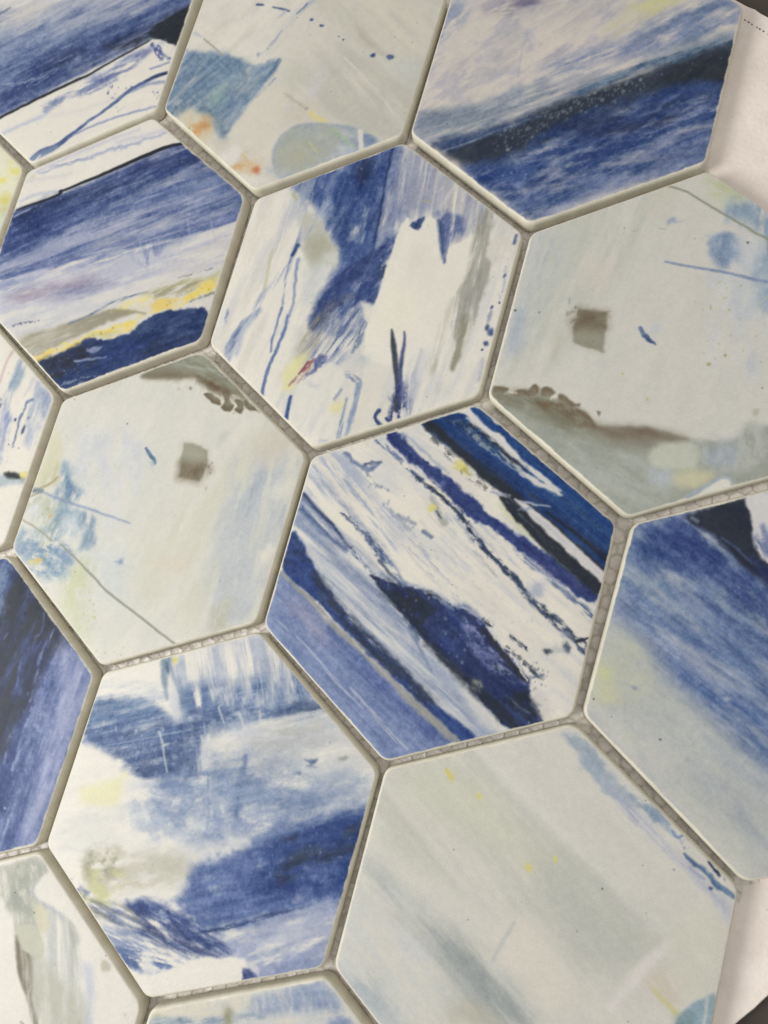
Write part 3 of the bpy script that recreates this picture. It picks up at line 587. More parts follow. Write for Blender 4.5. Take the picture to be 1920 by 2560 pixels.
  ('B',[(40.3,21.5,2.7,1.5,7)],(222,214,120),0.9,1.2,1,2,0,()),
  ('B',[(41.8,30.3,1.7,1.5,6)],(220,220,160),0.8,1.2,0.75,2,0,()),
  ('B',[(44.9,13.9,3.7,2.7,7)],(208,202,122),0.9,1.2,0.98,2,0,()),
  ('B',[(46.6,8.4,3.9,2.7,8)],(196,192,136),0.8,1.2,0.37,2,0,()),
  ('P',[(43.3,6.1),(49,7.8),(51.4,-3.1),(48.3,-5.9)],(204,212,196),0.85,1.95,0.49,2.4,0,()),
  ('B',[(47.4,23.3,1.5,0.8,7)],(196,196,180),0.6,1.2,0.37,2,0,())],4),
 'yellow_shoreline': ((212, 211, 206), [
  ('P',[(-45.7,29.1),(-2,55.9),(4.5,54.3),(17.4,46.8),(11.2,43.4),(-29.8,21.3),(-46.9,11.3)],(224,222,213),1,0.44,0.37,4.4,0,()),
  ('S',[(-43,28.6),(-30.7,36.5),(-16.4,44.4),(-4.5,49.9)],(190,192,212),0.7,1.19,0.75,4.5,0,(0.67,0.67,0.6,0.45)),
  ('S',[(-42.8,27.9),(-30.9,32.8),(-21.3,36.7),(-15,40.6),(-6.5,42.8),(-0.2,46.3),(8.3,49.9)],(176,182,208),0.85,0.52,1.33,3.3,0,(0.37,0.44,0.59,0.66,0.74,0.66,0.52)),
  ('S',[(-38.1,30.6),(-29.7,33.7),(-22.8,36.5)],(160,166,200),0.8,0.3,1.05,3,0,(0.22,0.3,0.22)),
  ('S',[(-12.4,44.1),(-0.8,48),(6.5,50.8)],(198,198,214),0.75,1.02,0.73,3.6,0,(0.87,0.95,0.58)),
  ('S',[(-46.9,23.8),(-36.5,26.4),(-27.8,28.8)],(202,200,202),0.7,1.05,0.9,3,0,(0.75,0.6,0.38)),
  ('S',[(-46.7,15),(-40,18.7),(-31.3,21.1)],(188,194,212),0.8,0.75,0.6,3,0,(0.68,0.75,0.45)),
  ('B',[(-45.1,25.5,1.8,1.1,26)],(196,200,170),0.7,1.2,1.14,6.1,0,()),
  ('P',[(-47,10.6),(-29.2,19.9),(-12.4,29.3),(3.2,38.7),(17.4,45.7),(31.9,37.7),(46.7,28.4),(47.8,18.4),(23.5,7.3),(3.9,0.7),(-22.6,-9.8),(-43.1,-18.4),(-47.5,-7.6),(-47.8,5.4)],(104,118,170),1,0.57,0.43,4.3,(30,21.39,2.85,0.5,0.85),()),
  ('P',[(-47,10.6),(-29.1,19.5),(-12.3,28.9),(3.5,37.7),(17.6,45.1),(26.9,40),(18.5,35),(2.8,24.9),(-11.5,14.1),(-25.2,3.2),(-39.2,-7.9),(-47.2,-8.3),(-47.8,5.4)],(64,78,136),0.95,2.03,1.02,4.4,(32,17.41,2.18,0.9,0.8),()),
  ('P',[(-45,10.8),(-27.6,19.7),(-15.7,25.7),(-5.7,27.5),(-14,20.9),(-25.4,13.9),(-42,3.2)],(56,64,104),0.7,1.91,0.88,4.4,(29,11.77,1.62,1.2,0.6),()),
  ('P',[(2.8,37.6),(15.7,43.1),(25.2,40.5),(27.7,37.3),(18,36.3),(6.4,31.6),(-5.4,26.8)],(60,68,118),0.75,1.83,0.85,4.2,(32,11.29,1.55,1.2,0.6),()),
  ('P',[(5,40),(17.1,45.4),(17.1,43.2),(5.7,37.9)],(172,178,198),0.8,0.85,0.43,2.8,(29,11.36,1.14,1,0.6),()),
  ('P',[(30.7,36.9),(45.8,28.9),(46.8,23.7),(29.4,21.6),(19,20.4),(22.8,30.5)],(128,142,184),0.8,2.72,0.95,4.1,(25,10.9,2.04,1.1,0.6),()),
  ('P',[(-42,-9),(-24.5,1.2),(-7.6,11.7),(11.6,21),(31.5,26),(45.7,24.9),(26.8,18.6),(1.8,6.6),(-20.4,-5.4),(-44.2,-15.7),(-45.9,-11.6)],(174,178,202),0.9,2.41,0.99,4.3,(28,21.29,1.85,1,0.7),()),
  ('P',[(-21.2,-3.4),(2.1,6),(21.9,11.9),(46.7,21.7),(48,17.8),(27.3,6.5),(5.8,-4.5),(-21.6,-12.5),(-36,-16)],(128,138,184),0.85,2.36,0.97,4.2,(26,20.81,1.8,1.1,0.65),()),
  ('P',[(-44.2,-15.7),(-20.2,-8.1),(4.6,-1.3),(24.4,4.7),(47.5,15.1),(47.8,1.2),(28.7,-8),(3,-17.2),(-16.1,-26.9),(-31.5,-35.5),(-36.7,-34.2)],(188,190,206),0.92,2.08,0.83,4.2,(25,18.04,2.5,1,0.7),()),
  ('P',[(10.5,2.9),(19.8,9.6),(24.1,1.3),(19.9,-3.3),(13.8,-2.1)],(122,134,182),0.6,2.32,0.82,4.1,(-61,6.15,2.05,1.3,0.6),()),
  ('P',[(25,2.8),(39.9,10.8),(47.6,12.4),(48.9,2.1),(34.3,-3.9),(25.1,-5.9)],(200,198,198),0.8,2.66,0.93,4,(24,6.65,2.66,1.2,0.6),()),
  ('P',[(-36.2,-23.7),(-27.2,-18.2),(-13.3,-14.1),(0.6,-10.7),(-2.2,-15.2),(-18.3,-21),(-32.1,-25.9)],(150,138,160),0.75,2.42,0.99,4.3,(24,11.37,2.56,1.1,0.65),()),
  ('P',[(-18.8,-19.7),(-4.1,-14.1),(7.9,-10.4),(2.3,-15.2),(-13.5,-21.7)],(136,138,178),0.6,1.96,0.84,4.2,(24,11.17,2.09,1.2,0.6),()),
  ('P',[(-44.2,-15.7),(-34.5,-15.7),(-26,-13.1),(-27.5,-17.5),(-41,-23.7)],(150,160,196),0.7,2.18,0.87,3.6,(32,11.65,1.6,1.2,0.6),()),
  ('S',[(-11.1,-3.4),(10.1,4.2),(46,19.6)],(190,194,210),0.75,0.48,0.34,4.1,(26,13.77,0.55,1.3,0.6),(0.28,0.34,0.28)),
  ('S',[(-1.8,-4.2),(17.3,4.5),(36,12.3)],(190,194,210),0.75,0.48,0.34,4.1,(26,13.71,0.55,1.3,0.6),(0.27,0.34,0.27)),
  ('S',[(-40.3,-17.3),(-21.8,-11.8)],(190,194,210),0.75,0.51,0.36,4.4,(26,14.52,0.58,1.3,0.6),(0.29,0.36,0.29)),
  ('S',[(4.5,20.2),(10.6,23.6),(14.4,25.5)],(190,194,210),0.75,0.49,0.35,4.2,(25,14.05,0.56,1.3,0.6),(0.28,0.35,0.28)),
  ('S',[(16.1,29.1),(21.8,31.5)],(190,194,210),0.75,0.49,0.35,4.2,(25,13.93,0.56,1.3,0.6),(0.28,0.35,0.28)),
  ('S',[(11.7,5.8),(14,1.3),(16.6,-3.1)],(186,190,208),0.6,0.41,0.27,2.7,0,(0.21,0.27,0.21)),
  ('S',[(15.9,6.4),(18.2,1.9),(20.7,-2.5)],(186,190,208),0.6,0.41,0.27,2.7,0,(0.2,0.27,0.2)),
  ('S',[(19.4,6.8),(21.6,2.4),(24.1,-2)],(186,190,208),0.6,0.41,0.27,2.7,0,(0.2,0.27,0.2)),
  ('S',[(28.4,16.1),(30.3,12.3),(32.6,8.5)],(186,190,208),0.6,0.41,0.27,2.7,0,(0.2,0.27,0.2)),
  ('S',[(37.8,17.2),(39.8,13.4),(41.9,9.7)],(186,190,208),0.6,0.4,0.27,2.7,0,(0.2,0.27,0.2)),
  ('D',[(-44.8,10.1),(5.9,37.2),(25.5,39.8),(15.8,29.8),(-14.9,10.8),(-40.9,-3.8)],(150,160,196),0.7,0.29,0,0.1,0,(0.18,0.5,50)),
  ('S',[(-46.9,8.4),(-40.8,12.4)],(196,200,212),0.8,0.45,0.3,2.3,0,(0.38,0.3)),
  ('S',[(-46.8,11.2),(-38.6,15.2),(-29.9,19.7),(-29.6,21.3)],(38,42,54),1,0.3,0.22,3,0,(0.45,0.6,0.67,0.6)),
  ('S',[(-30,21),(-21.8,25.4),(-11.6,31.3),(-1.6,37.3),(8.4,43.1),(16.5,46.3)],(38,42,54),1,0.29,0.22,4.3,0,(0.51,0.65,0.8,0.87,0.87,0.65)),
  ('P',[(-36.7,-34.2),(-29.3,-28.9),(-9.6,-23.8),(10.4,-17.4),(15,-18),(1.3,-24.8),(-7.2,-30.2),(-23.3,-38.2),(-26.7,-39.5)],(200,202,206),0.85,1.26,0.7,3.5,(25,11.18,2.1,1,0.6),()),
  ('S',[(-32.8,-36),(-27.4,-33.8),(-19.8,-31.2)],(74,84,112),0.8,0.28,0.36,1.1,(18,1,0.57,2.4,0.5),(0.28,0.36,0.28)),
  ('P',[(-26,-39.4),(-13.4,-33.9),(-3.4,-28.3),(8.1,-23.1),(17.5,-21),(19.3,-22),(9.7,-27.5),(2.7,-32.6),(-5.7,-38),(-18.1,-45.5)],(150,146,128),0.97,0.82,0.69,3.4,(31,10.98,1.65,0.6,0.85),()),
  ('P',[(-26,-39.4),(-13.1,-34.5),(-5.5,-30.6),(-11.9,-37.7),(-20.8,-42.6)],(176,172,156),0.7,2.1,0.7,3.5,0,()),
  ('S',[(-6.4,-30.4),(1.5,-25.5),(7.9,-20.5),(15.7,-15.9),(22.1,-13.7)],(108,124,150),0.9,0.41,0.41,2.7,(33,5.46,0.82,1,0.7),(0.48,0.48,0.55,0.41,0.27)),
  ('S',[(32.4,-6.5),(37.2,-4.2),(44.4,-0.9)],(92,104,136),0.8,0.33,0.33,2,(29,1.98,0.66,1.8,0.6),(0.26,0.33,0.26)),
  ('P',[(19.8,-15.3),(26.7,-10.3),(35.9,-4.4),(46.9,-0.2),(47.9,-5.3),(39.7,-9.7),(30.6,-13.7)],(186,184,150),0.9,1.19,0.79,3.3,(33,5.95,1.59,1.1,0.75),()),
  ('P',[(22.3,-14.3),(33.2,-8.7),(42,-6.1),(36.9,-11.5),(28.2,-14.7)],(150,146,118),0.85,1.19,0.79,2.6,(33,5.3,1.32,1.1,0.7),()),
  ('P',[(11.3,-19.9),(18.7,-16.2),(23.9,-14.7),(24.8,-17.2),(21.6,-20.4),(13.4,-21.6)],(226,214,150),0.85,1.08,0.81,2.7,(33,4.04,1.61,1,0.7),()),
  ('B',[(21.4,-19.7,3.3,1.5,19)],(214,208,190),0.9,1.3,1,5.4,0,()),
  ('P',[(-17.4,-45.4),(-8.7,-40.2),(0.6,-35),(9,-29.6),(17.7,-25.6),(23.6,-22),(25.6,-19.7),(27.9,-16.1),(35.1,-14.4),(38.6,-10.5),(42.2,-6.8),(48.2,-4.3),(48.2,-8.5),(41.4,-12.7),(36.1,-17.5),(27.4,-20.8),(22.2,-24.2),(21.3,-27.6),(15.1,-30.6),(7.6,-33.8),(0.6,-37),(-6.4,-42.2),(-14.3,-47.5)],(226,206,112),0.97,0.54,0.94,2,(34,4.01,1.47,0.8,0.85),()),
  ('P',[(0.6,-35),(9.2,-30.3),(18.8,-28.7),(22.2,-26.2),(20.6,-29.7),(11.7,-33.2),(1.5,-37.5)],(196,192,136),0.75,0.81,0.94,2,(31,3.37,1.35,1.3,0.65),()),
  ('P',[(24.8,-17.2),(29.5,-14.5),(35.3,-15),(29.7,-19.1),(25.6,-19.7)],(222,196,106),0.7,0.8,0.8,2,0,()),
  ('D',[(-14.8,-44.2),(2,-34.8),(15.4,-27.3),(17.7,-29.5),(1.5,-37.5),(-13.1,-46.6)],(140,132,90),0.8,0.2,0,0.1,0,(0.2,0.55,34)),
  ('D',[(22.6,-14.9),(30.4,-13.1),(42.8,-8.6),(47.1,-9.3),(36.1,-17.5)],(150,140,90),0.7,0.26,0,0.1,0,(0.2,0.53,20)),
  ('S',[(8.1,-23.1),(16.4,-21.8),(23.5,-21.7)],(150,144,112),0.8,0.54,0.54,2,0,(0.47,0.54,0.4)),
  ('S',[(40,-14.6),(48.1,-10.1)],(96,104,96),0.8,0.46,0.52,1.6,0,(0.52,0.65)),
  ('Q',[(34.9,-18),(40.5,-14.2),(48.6,-9.7),(48.9,-16.8),(40.2,-17.2)],(212,210,204),0.95,0.46,0.52,2,0,()),
  ('P',[(-14.6,-47.6),(-5.7,-42),(0.6,-37),(3.5,-34.8),(10.6,-34),(19.2,-29.9),(23.7,-24.3),(30.1,-20.4),(38.8,-17.4),(47.8,-16.6),(48.9,-27),(43.4,-31.1),(28.9,-39.4),(14.3,-48.4),(-0.6,-55.6),(-5.9,-53.3)],(50,66,118),1,0.47,0.67,2.7,0,()),
  ('P',[(-14.6,-47.6),(-5.6,-42.4),(3.9,-35.8),(10.1,-36.7),(9.4,-42.7),(2.4,-47.9),(-5.2,-53.2)],(40,44,58),0.95,1.49,0.95,2.7,(27,5.43,2.04,0.9,0.75),()),
  ('P',[(22.6,-27.4),(32.1,-22),(45.9,-17.9),(48.1,-24.6),(35.7,-28.6),(26.4,-30.1)],(78,98,140),0.75,1.7,0.91,2.6,(23,4.57,1.57,1.2,0.65),()),
  ('P',[(10.8,-38.6),(20.3,-33),(29.9,-32.1),(25.2,-38.7),(15.5,-43.6)],(58,78,144),0.8,1.85,0.93,2.6,(23,5.3,1.59,1.2,0.65),()),
  ('P',[(20.1,-32.4),(35.5,-27.9),(47.4,-26.6),(37.1,-32.8),(29,-37.4)],(42,52,84),0.7,1.43,0.91,2.6,(23,5.21,1.3,1.2,0.6),()),
  ('S',[(0.9,-43.9),(7,-42.2),(13.5,-40.1)],(150,160,200),0.9,0.34,0.34,2,0,(0.34,0.54,0.2)),
  ('P',[(4.2,-38.7),(10.1,-36.7),(8.1,-39.4)],(160,168,204),0.85,0.47,0.54,1.7,0,()),
  ('S',[(-2.7,-54.1),(3.6,-51),(11.2,-47.7)],(150,160,182),0.8,0.54,0.67,2,(28,2.69,0.81,1.4,0.55),(0.67,0.6,0.4)),
  ('S',[(0.1,-55.5),(8,-50.8),(16.4,-46.1),(24.5,-40.8)],(170,176,188),0.7,0.4,0.66,1.7,(28,2.66,0.66,1.8,0.5),(0.4,0.53,0.47,0.33)),
  ('D',[(-9.7,-47.4),(-1,-42.6),(11.2,-47.7),(1.5,-53.3)],(140,150,170),0.7,0.2,0,0.1,0,(0.2,0.47,24))],5),
 'white_peak': ((226, 224, 214), [
  ('N',[(-0.6,-0.1)],(208,206,196),0.5,0.07,0,0.1,(-96,26.71,4.22,1.3,0.35),()),
  ('N',[(-0.6,-0.1)],(196,200,206),0.4,0.07,0,0.1,(-96,21.09,2.81,1.7,0.1),()),
  ('P',[(-9.7,48.6),(0,55.4),(17.7,48),(30.3,39.2),(38.5,33),(33.9,25.3),(29.7,23.2),(24.8,18.9),(18.9,30.4),(8.4,28.3),(5.1,19.7),(0.4,16.1)],(164,168,188),0.95,2.1,0.98,5.6,(-84,29.41,1.82,0.8,0.75),()),
  ('P',[(-3.7,50.8),(2.1,50.7),(10.5,35.9),(18,28.8),(9.7,28.5),(0.6,28)],(140,148,182),0.7,2.86,1,5.7,(-82,28.6,2.15,1.2,0.5),()),
  ('P',[(13.7,44.5),(25.3,40),(31.4,35),(29.7,23.2),(23.8,25.3),(19.9,32)],(180,178,182),0.75,2.77,0.97,5.5,(-81,27.71,1.39,1.5,0.4),()),
  ('S',[(21.6,41),(20.1,36.4),(19.2,31.9)],(206,206,206),0.7,0.56,0.28,2.8,0,(0.49,0.56,0.28)),
  ('S',[(12.2,34.7),(15.6,35.1)],(165,160,135),0.6,0.42,0.42,2.1,0,(0.42,0.42)),
  ('P',[(-35.7,37.1),(-21.7,43.8),(-17.4,47),(-1.3,54.9),(-2.1,44.9),(-1.9,34.4),(-0.5,21.9),(7.6,20.8),(6,14),(5.7,5.3),(6,-3.3),(2.4,-5.3),(4.5,-10),(2.3,-14.6),(-3.4,-17.1),(-10.2,-16.1),(-13.8,-13.9),(-13.9,-6.6),(-12.5,0.9),(-10.6,9.3),(-12.6,13.5),(-16.7,17.4),(-22,25),(-30.6,30.8)],(92,112,172),0.96,1.72,1.29,4.3,(-95,11.5,4.31,0.7,0.82),()),
  ('P',[(-19.4,23.8),(-14.1,26),(-4,26.6),(1.4,17.7),(0.3,11.7),(-5.6,7.2),(-10.8,10.1),(-13.2,15.6),(-16.9,18.1)],(72,94,158),0.85,2.17,1.3,3.6,(-99,8.67,3.61,1,0.7),()),
  ('P',[(-35.5,36.4),(-26,40.6),(-18.9,34.5),(-20.3,26.7),(-16.9,18.1),(-23.4,17.2),(-30.8,23.8)],(170,180,200),0.8,2.98,1.34,4.5,(-88,11.94,3.73,1.3,0.55),()),
  ('P',[(-25,32.2),(-19,42.2),(-5.4,41.5),(-1.2,34.5),(-0.9,23.3),(-4.1,17),(-12.5,15.7),(-18.2,24.7)],(74,96,160),0.8,2.92,1.61,4.4,(-95,8.76,4.38,1.2,0.65),()),
  ('P',[(-21.1,44.3),(-14.8,48.5),(-4.9,52.2),(-2.3,45.7),(-2.6,36.6),(-6.1,33.9),(-12.7,33.8),(-19.5,39.1)],(60,80,150),0.9,2.51,1.33,4.4,(-83,8.84,4.42,1,0.7),()),
  ('B',[(-11.2,43.5,3.1,5.5,1)],(46,56,92),0.95,1.2,1.03,3.7,0,()),
  ('D',[(-17.6,47.8),(-5.9,50.6),(-3,38),(-13.2,35.2)],(130,145,185),0.7,0.29,0,0.1,0,(0.22,0.52,14)),
  ('P',[(-4.2,52.3),(0.1,55.1),(3.5,50.9),(1.6,42.3),(-1.2,34.5)],(122,136,180),0.9,1.75,1.02,3.6,(-84,11.64,2.18,1.2,0.6),()),
  ('P',[(-2.4,32.1),(-0.1,33.1),(9,28.4),(5.5,18.3),(0.7,17.6)],(140,152,188),0.8,1.71,0.57,3.6,(-89,9.99,1.71,1.1,0.6),()),
  ('S',[(-3.4,53.6),(-2.8,44.9),(-1.9,36.6),(-0.9,27),(0,17.5)],(52,66,120),0.9,0.36,0.29,2.9,0,(0.51,0.43,0.43,0.43,0.29)),
  ('P',[(7.6,20.8),(6,14),(5.8,3.8),(6.7,-3.2),(2.2,-4.7),(-1.3,-7.4),(-6.9,-12.7),(-13,-16.6),(-14.1,-8.1),(-11.4,-0.3),(-6.5,7.8),(-0.1,13.1)],(70,86,148),0.95,0.99,1.13,3.5,(-121,11.28,2.82,0.9,0.75),()),
  ('P',[(5.5,18.3),(6.7,14.1),(-0.6,5),(-7.5,-1.2),(-12.7,-7.9),(-11.4,-0.3),(-5.8,7.9),(0.8,14.7)],(56,68,124),0.8,0.99,0.99,3.5,(-127,9.93,1.7,1.3,0.65),()),
  ('P',[(-13.7,-9.5),(-8,-4.2),(-1.3,-2.4),(-8.3,-12.9),(-12.6,-18)],(84,88,110),0.75,1.7,0.85,3.5,(-127,9.9,1.7,1.2,0.6),()),
  ('P',[(-14.6,-16.2),(-11.7,-11.3),(-7.7,-15),(-11.3,-22.1),(-14.2,-26.9),(-16,-23.6)],(140,140,122),0.85,2.12,0.85,3.5,(-110,8.48,1.7,1,0.7),()),
  ('P',[(-8.3,-12.9),(2.2,-4.7),(5.1,-9.9),(4.6,-17.8),(0.6,-23.4),(-7.1,-26.3),(-11.6,-25.7),(-11,-20.6)],(120,132,176),0.9,2.09,0.98,3.5,(-110,18.11,1.11,1.9,0.5),()),
  ('P',[(-11.6,-16.4),(-4.2,-12.2),(-5.8,-21.1),(-9.9,-26.8),(-12.6,-27.3)],(158,158,160),0.8,2.1,0.84,3.5,(-110,14.03,0.98,1.7,0.55),()),
  ('S',[(-0.6,-7.3),(-5.3,-18.1),(-7.9,-23.6)],(202,204,206),0.8,0.42,0.56,2.8,(-110,6.29,0.7,1.4,0.6),(0.49,0.56,0.28)),
  ('S',[(2.5,-8.2),(-0.2,-15.8),(-2.2,-21.1)],(202,204,206),0.8,0.42,0.56,2.8,(-110,6.25,0.69,1.4,0.6),(0.49,0.56,0.28)),
  ('S',[(4.7,-10.7),(3.9,-17.9)],(202,204,206),0.8,0.41,0.55,2.8,(-110,6.21,0.69,1.4,0.6),(0.48,0.55,0.28)),
  ('S',[(-4.8,-10.1),(-8,-18.6)],(202,204,206),0.8,0.42,0.56,2.8,(-110,6.32,0.7,1.4,0.6),(0.49,0.56,0.28)),
  ('S',[(4.8,-11),(4.6,-17.8),(3.6,-21.5)],(112,128,166),0.8,0.55,0.55,2.8,(-99,5.51,0.69,1.6,0.6),(1.1,0.96,0.34)),
  ('P',[(4.2,9.4),(6.7,10.5),(7,6.9),(5.3,4.1)],(64,80,120),0.9,0.42,0.7,1.4,0,()),
  ('D',[(3,12.1),(6.8,11.2),(7.4,4.1),(4.5,4.4)],(206,206,202),0.9,0.28,0,0.1,0,(0.35,0.84,6)),
  ('P',[(-28.6,24.1),(-22.3,23.4),(-16.7,17.4),(-12.6,13.5),(-10.7,7.1),(-14.6,8),(-16.6,4.7),(-19.9,5.7),(-23.8,11.1)],(186,188,178),0.95,1.17,1.17,2.9,0,()),
  ('P',[(-24.4,15.6),(-19.1,17.8),(-14.9,13.9),(-17.7,8.3),(-21.7,9.2)],(170,170,150),0.8,2.05,0.88,3.7,0,()),
  ('B',[(-13.6,9.6,3.6,2.5,-11)],(204,206,200),0.9,1.2,1.01,2.2,0,()),
  ('P',[(-21.1,4.8),(-14.2,6.6),(-13.9,0.7),(-15,-5.3),(-17.6,-6.5)],(200,204,204),0.7,2.16,0.72,3.6,0,()),
  ('P',[(8.5,27.9),(10.2,27.4),(10.8,24.9),(14.5,24),(15.3,28.5),(17.8,29.5),(20.6,27.4),(22.8,20.8),(25.2,14.7),(25.4,19),(29.8,22.9),(33.9,25.3),(35.8,12.8),(34.2,1.3),(33.1,-7.1),(32.5,-14.8),(26.5,-22.1),(10.6,-23.7),(6.6,-17.4),(6,-10.4),(6.4,-4.7),(6.5,1.1),(6.7,9),(7.1,16.4),(7.4,23)],(227,225,214),1,0.34,0.55,2.7,0,()),
  ('P',[(10.6,25.6),(12.7,27.8),(15,29),(14,24.3)],(66,82,134),0.95,0.35,0.42,1.4,0,()),
  ('P',[(17.8,30.6),(21.9,32.3),(27.9,30.2),(29,26),(26.2,21.3),(25.8,17.7),(25.5,14.1),(23,20.8),(20.9,27)],(110,122,174),0.9,0.96,0.69,2.8,(-84,8.25,1.38,1.3,0.65),()),
  ('S',[(20.2,28.4),(23.2,20.9),(25.7,14.1)],(74,92,146),0.85,0.69,0.27,2.7,0,(0.69,0.96,0.27)),
  ('B',[(14.2,-4.8,6.2,7.5,10)],(232,226,208),0.5,1,1.03,5.5,0,()),
  ('B',[(16.5,14.1,4.8,5.5,8)],(216,214,204),0.5,1,1.04,5.5,0,()),
  ('P',[(1.7,-4),(6.6,-5.4),(6.7,-10.3),(5.3,-10.6)],(222,220,212),0.9,0.83,0.69,2.1,0,()),
  ('S',[(-33.6,30.4),(-33.8,18.8),(-34.5,6.5),(-34.7,-2.6)],(196,198,206),0.8,1.05,0.75,4.5,(-91,14.98,1.05,1.3,0.6),(1.5,1.65,1.2,0.9)),
  ('S',[(-24.3,20.1),(-27.4,10.6),(-30.8,-0.4),(-34.6,-7.8),(-34.4,-13)],(168,178,200),0.85,0.74,0.59,3.7,(-104,11.82,1.03,1.3,0.65),(0.89,0.96,0.89,1.18,1.03)),
  ('S',[(-27.2,19.7),(-27.9,9.8),(-27.4,-1.4),(-25.7,-9.3)],(140,152,192),0.8,0.52,0.44,3.7,(-91,7.36,0.74,1.2,0.65),(0.59,0.66,0.44,0.37)),
  ('S',[(-26.9,12.6),(-27.7,9)],(72,90,150),0.9,0.44,0.3,2.2,0,(0.74,0.59)),
  ('S',[(-25.1,7.9),(-23.8,-0.8),(-22.3,-8),(-22.3,-15.3),(-23.1,-19.9)],(150,162,200),0.85,0.44,0.58,2.9,0,(0.51,0.51,0.44,0.51,0.51)),
  ('S',[(-25.7,-10.4),(-25.8,-15.9),(-25.6,-22.5),(-24.7,-26.7)],(140,152,194),0.9,0.29,0.43,2.9,0,(0.51,0.43,0.43,0.36)),
  ('S',[(-22.3,-17.5),(-22.8,-24.2),(-23.8,-31.6),(-23.6,-38),(-23.3,-42.2)],(124,140,190),0.95,0.29,0.43,2.9,0,(0.43,0.5,0.64,0.71,0.64)),
  ('S',[(-22.9,-13.2),(-22,-19.7),(-23.3,-26.4)],(132,146,194),0.9,0.29,0.43,2.9,0,(0.36,0.43,0.29)),
  ('S',[(-33.7,-12.9),(-36.9,-17.1),(-38.9,-22.7),(-40.2,-28.1),(-40.1,-32.1)],(128,144,184),0.95,0.59,0.44,3.7,(-110,11.75,1.47,0.8,0.75),(0.95,1.17,1.47,1.76,1.62)),
  ('S',[(-37.2,-18.6),(-38.2,-24.7),(-38.6,-30.7)],(190,198,210),0.7,0.44,0.29,2.9,0,(0.37,0.37,0.37)),
  ('S',[(-34.5,-15.2),(-37,-21.6),(-37.4,-29.7)],(176,186,208),0.7,1.03,0.44,3.7,0,(0.73,0.88,1.03)),
  ('B',[(-45.1,-17,0.6,2.5,5)],(150,162,196),0.85,1.5,0.37,1.5,0,()),
  ('S',[(-34.8,31.8),(-32.5,29.4)],(168,170,130),0.7,0.76,0.3,2.3,0,(0.61,0.45)),
  ('S',[(-35.8,9.4),(-34.9,0.4),(-34.5,-5.5)],(186,186,148),0.8,0.52,0.3,3,0,(0.37,0.37,0.37)),
  ('S',[(-44.7,21.2),(-43.9,11.3),(-44.3,0.5)],(212,210,198),0.8,1.52,0.76,4.6,(-90,9.12,1.06,1.4,0.5),(1.37,1.37,0.76)),
  ('S',[(-12.8,-40.8),(-12.6,-45),(-12.1,-48.8)],(82,104,168),0.95,0.35,0.21,2.8,0,(0.55,0.69,0.69)),
  ('S',[(-17.2,-17.4),(-16.4,-24.4),(-17.5,-30.4)],(204,206,204),0.6,1.42,0.43,4.3,0,(1.13,0.99,0.43)),
  ('P',[(-16.1,-28),(-11.9,-25),(-11.3,-29.2),(-13.3,-34.6),(-15.9,-37.9),(-17.9,-34)],(220,216,160),0.8,1.4,0.7,2.8,0,()),
  ('B',[(-14.4,-38,2.1,1.4,54)],(222,218,160),0.8,1.2,1.05,5.6,0,()),
  ('S',[(-8.8,-26.6),(-11.4,-31.4),(-14.7,-37)],(150,96,96),0.9,0.35,0.35,1.4,(-121,3.49,0.42,1.6,0.65),(0.56,0.63,0.28)),
  ('S',[(-10.3,-27.6),(-12.5,-32.3)],(120,64,76),0.8,0.28,0.28,1.4,0,(0.35,0.42)),
  ('S',[(-9,-29.5),(-12.2,-35.8)],(180,130,110),0.8,0.28,0.28,1.4,0,(0.28,0.21)),
  ('P',[(-8.2,-25.1),(-4.6,-25.1),(-5.6,-28.8),(-10.5,-34),(-8.3,-29.4)],(98,106,156),0.9,0.42,0.7,2.1,0,()),
  ('P',[(-5.7,-26),(1.6,-21.9),(1.9,-25.3),(-3.1,-27.7)],(164,172,200),0.7,1.1,0.97,2.1,(-115,5.52,0.97,1.6,0.5),()),
  ('P',[(-3.1,-27.7),(3.6,-28.5),(3.4,-32.7),(-0.4,-39),(-8,-46.9),(-12.2,-37.9)],(220,219,210),0.8,0.82,0.55,2.7,0,()),
  ('S',[(3.8,-29.2),(7.7,-30.5),(9.6,-32.2)],(136,150,180),0.9,0.54,0.81,1.4,(-18,2.03,0.81,1.4,0.65),(0.61,1.22,0.68)),
  ('P',[(8,-31.8),(10.3,-31.1),(10.6,-38.2),(11.1,-47),(9.6,-50),(9,-46.8),(8.7,-38.6)],(148,162,192),0.95,0.33,0.33,2,(-92,8.04,0.94,0.7,0.75),()),
  ('S',[(6.6,-37.6),(6.8,-43.1),(7.4,-50.8)],(140,156,190),0.95,0.34,0.27,2,(-92,6.71,0.67,0.7,0.75),(0.54,0.6,0.74)),
  ('S',[(3.7,-34.8),(2.3,-38.5)],(146,158,180),0.8,0.41,0.41,1.4,0,(0.41,0.54)),
  ('B',[(3.8,-41,2.3,1.8,32)],(222,218,164),0.8,1.2,1.01,5.4,0,()),
  ('B',[(8.6,-24.1,2.7,2,11)],(186,198,200),0.6,1.2,1.02,5.4,0,()),
  ('B',[(-6.5,-35.4,2.1,1,-8)],(190,194,206),0.6,1.2,1.04,5.5,0,()),
  ('S',[(1.8,-53.1),(3.8,-52.6)],(176,184,206),0.7,0.54,0.54,1.3,0,(0.54,0.4)),
  ('S',[(14.7,-11.7),(16.9,-17),(19.4,-23.4),(21.9,-29.8),(23.8,-37.6)],(56,64,78),0.95,0.4,0.27,2.7,0,(0.33,0.93,0.93,0.8,1.2)),
  ('S',[(19.2,-11.7),(20.2,-16.4),(21,-23.1),(22.9,-31)],(82,90,136),0.95,0.4,0.27,2.7,0,(0.27,0.6,0.67,0.93)),
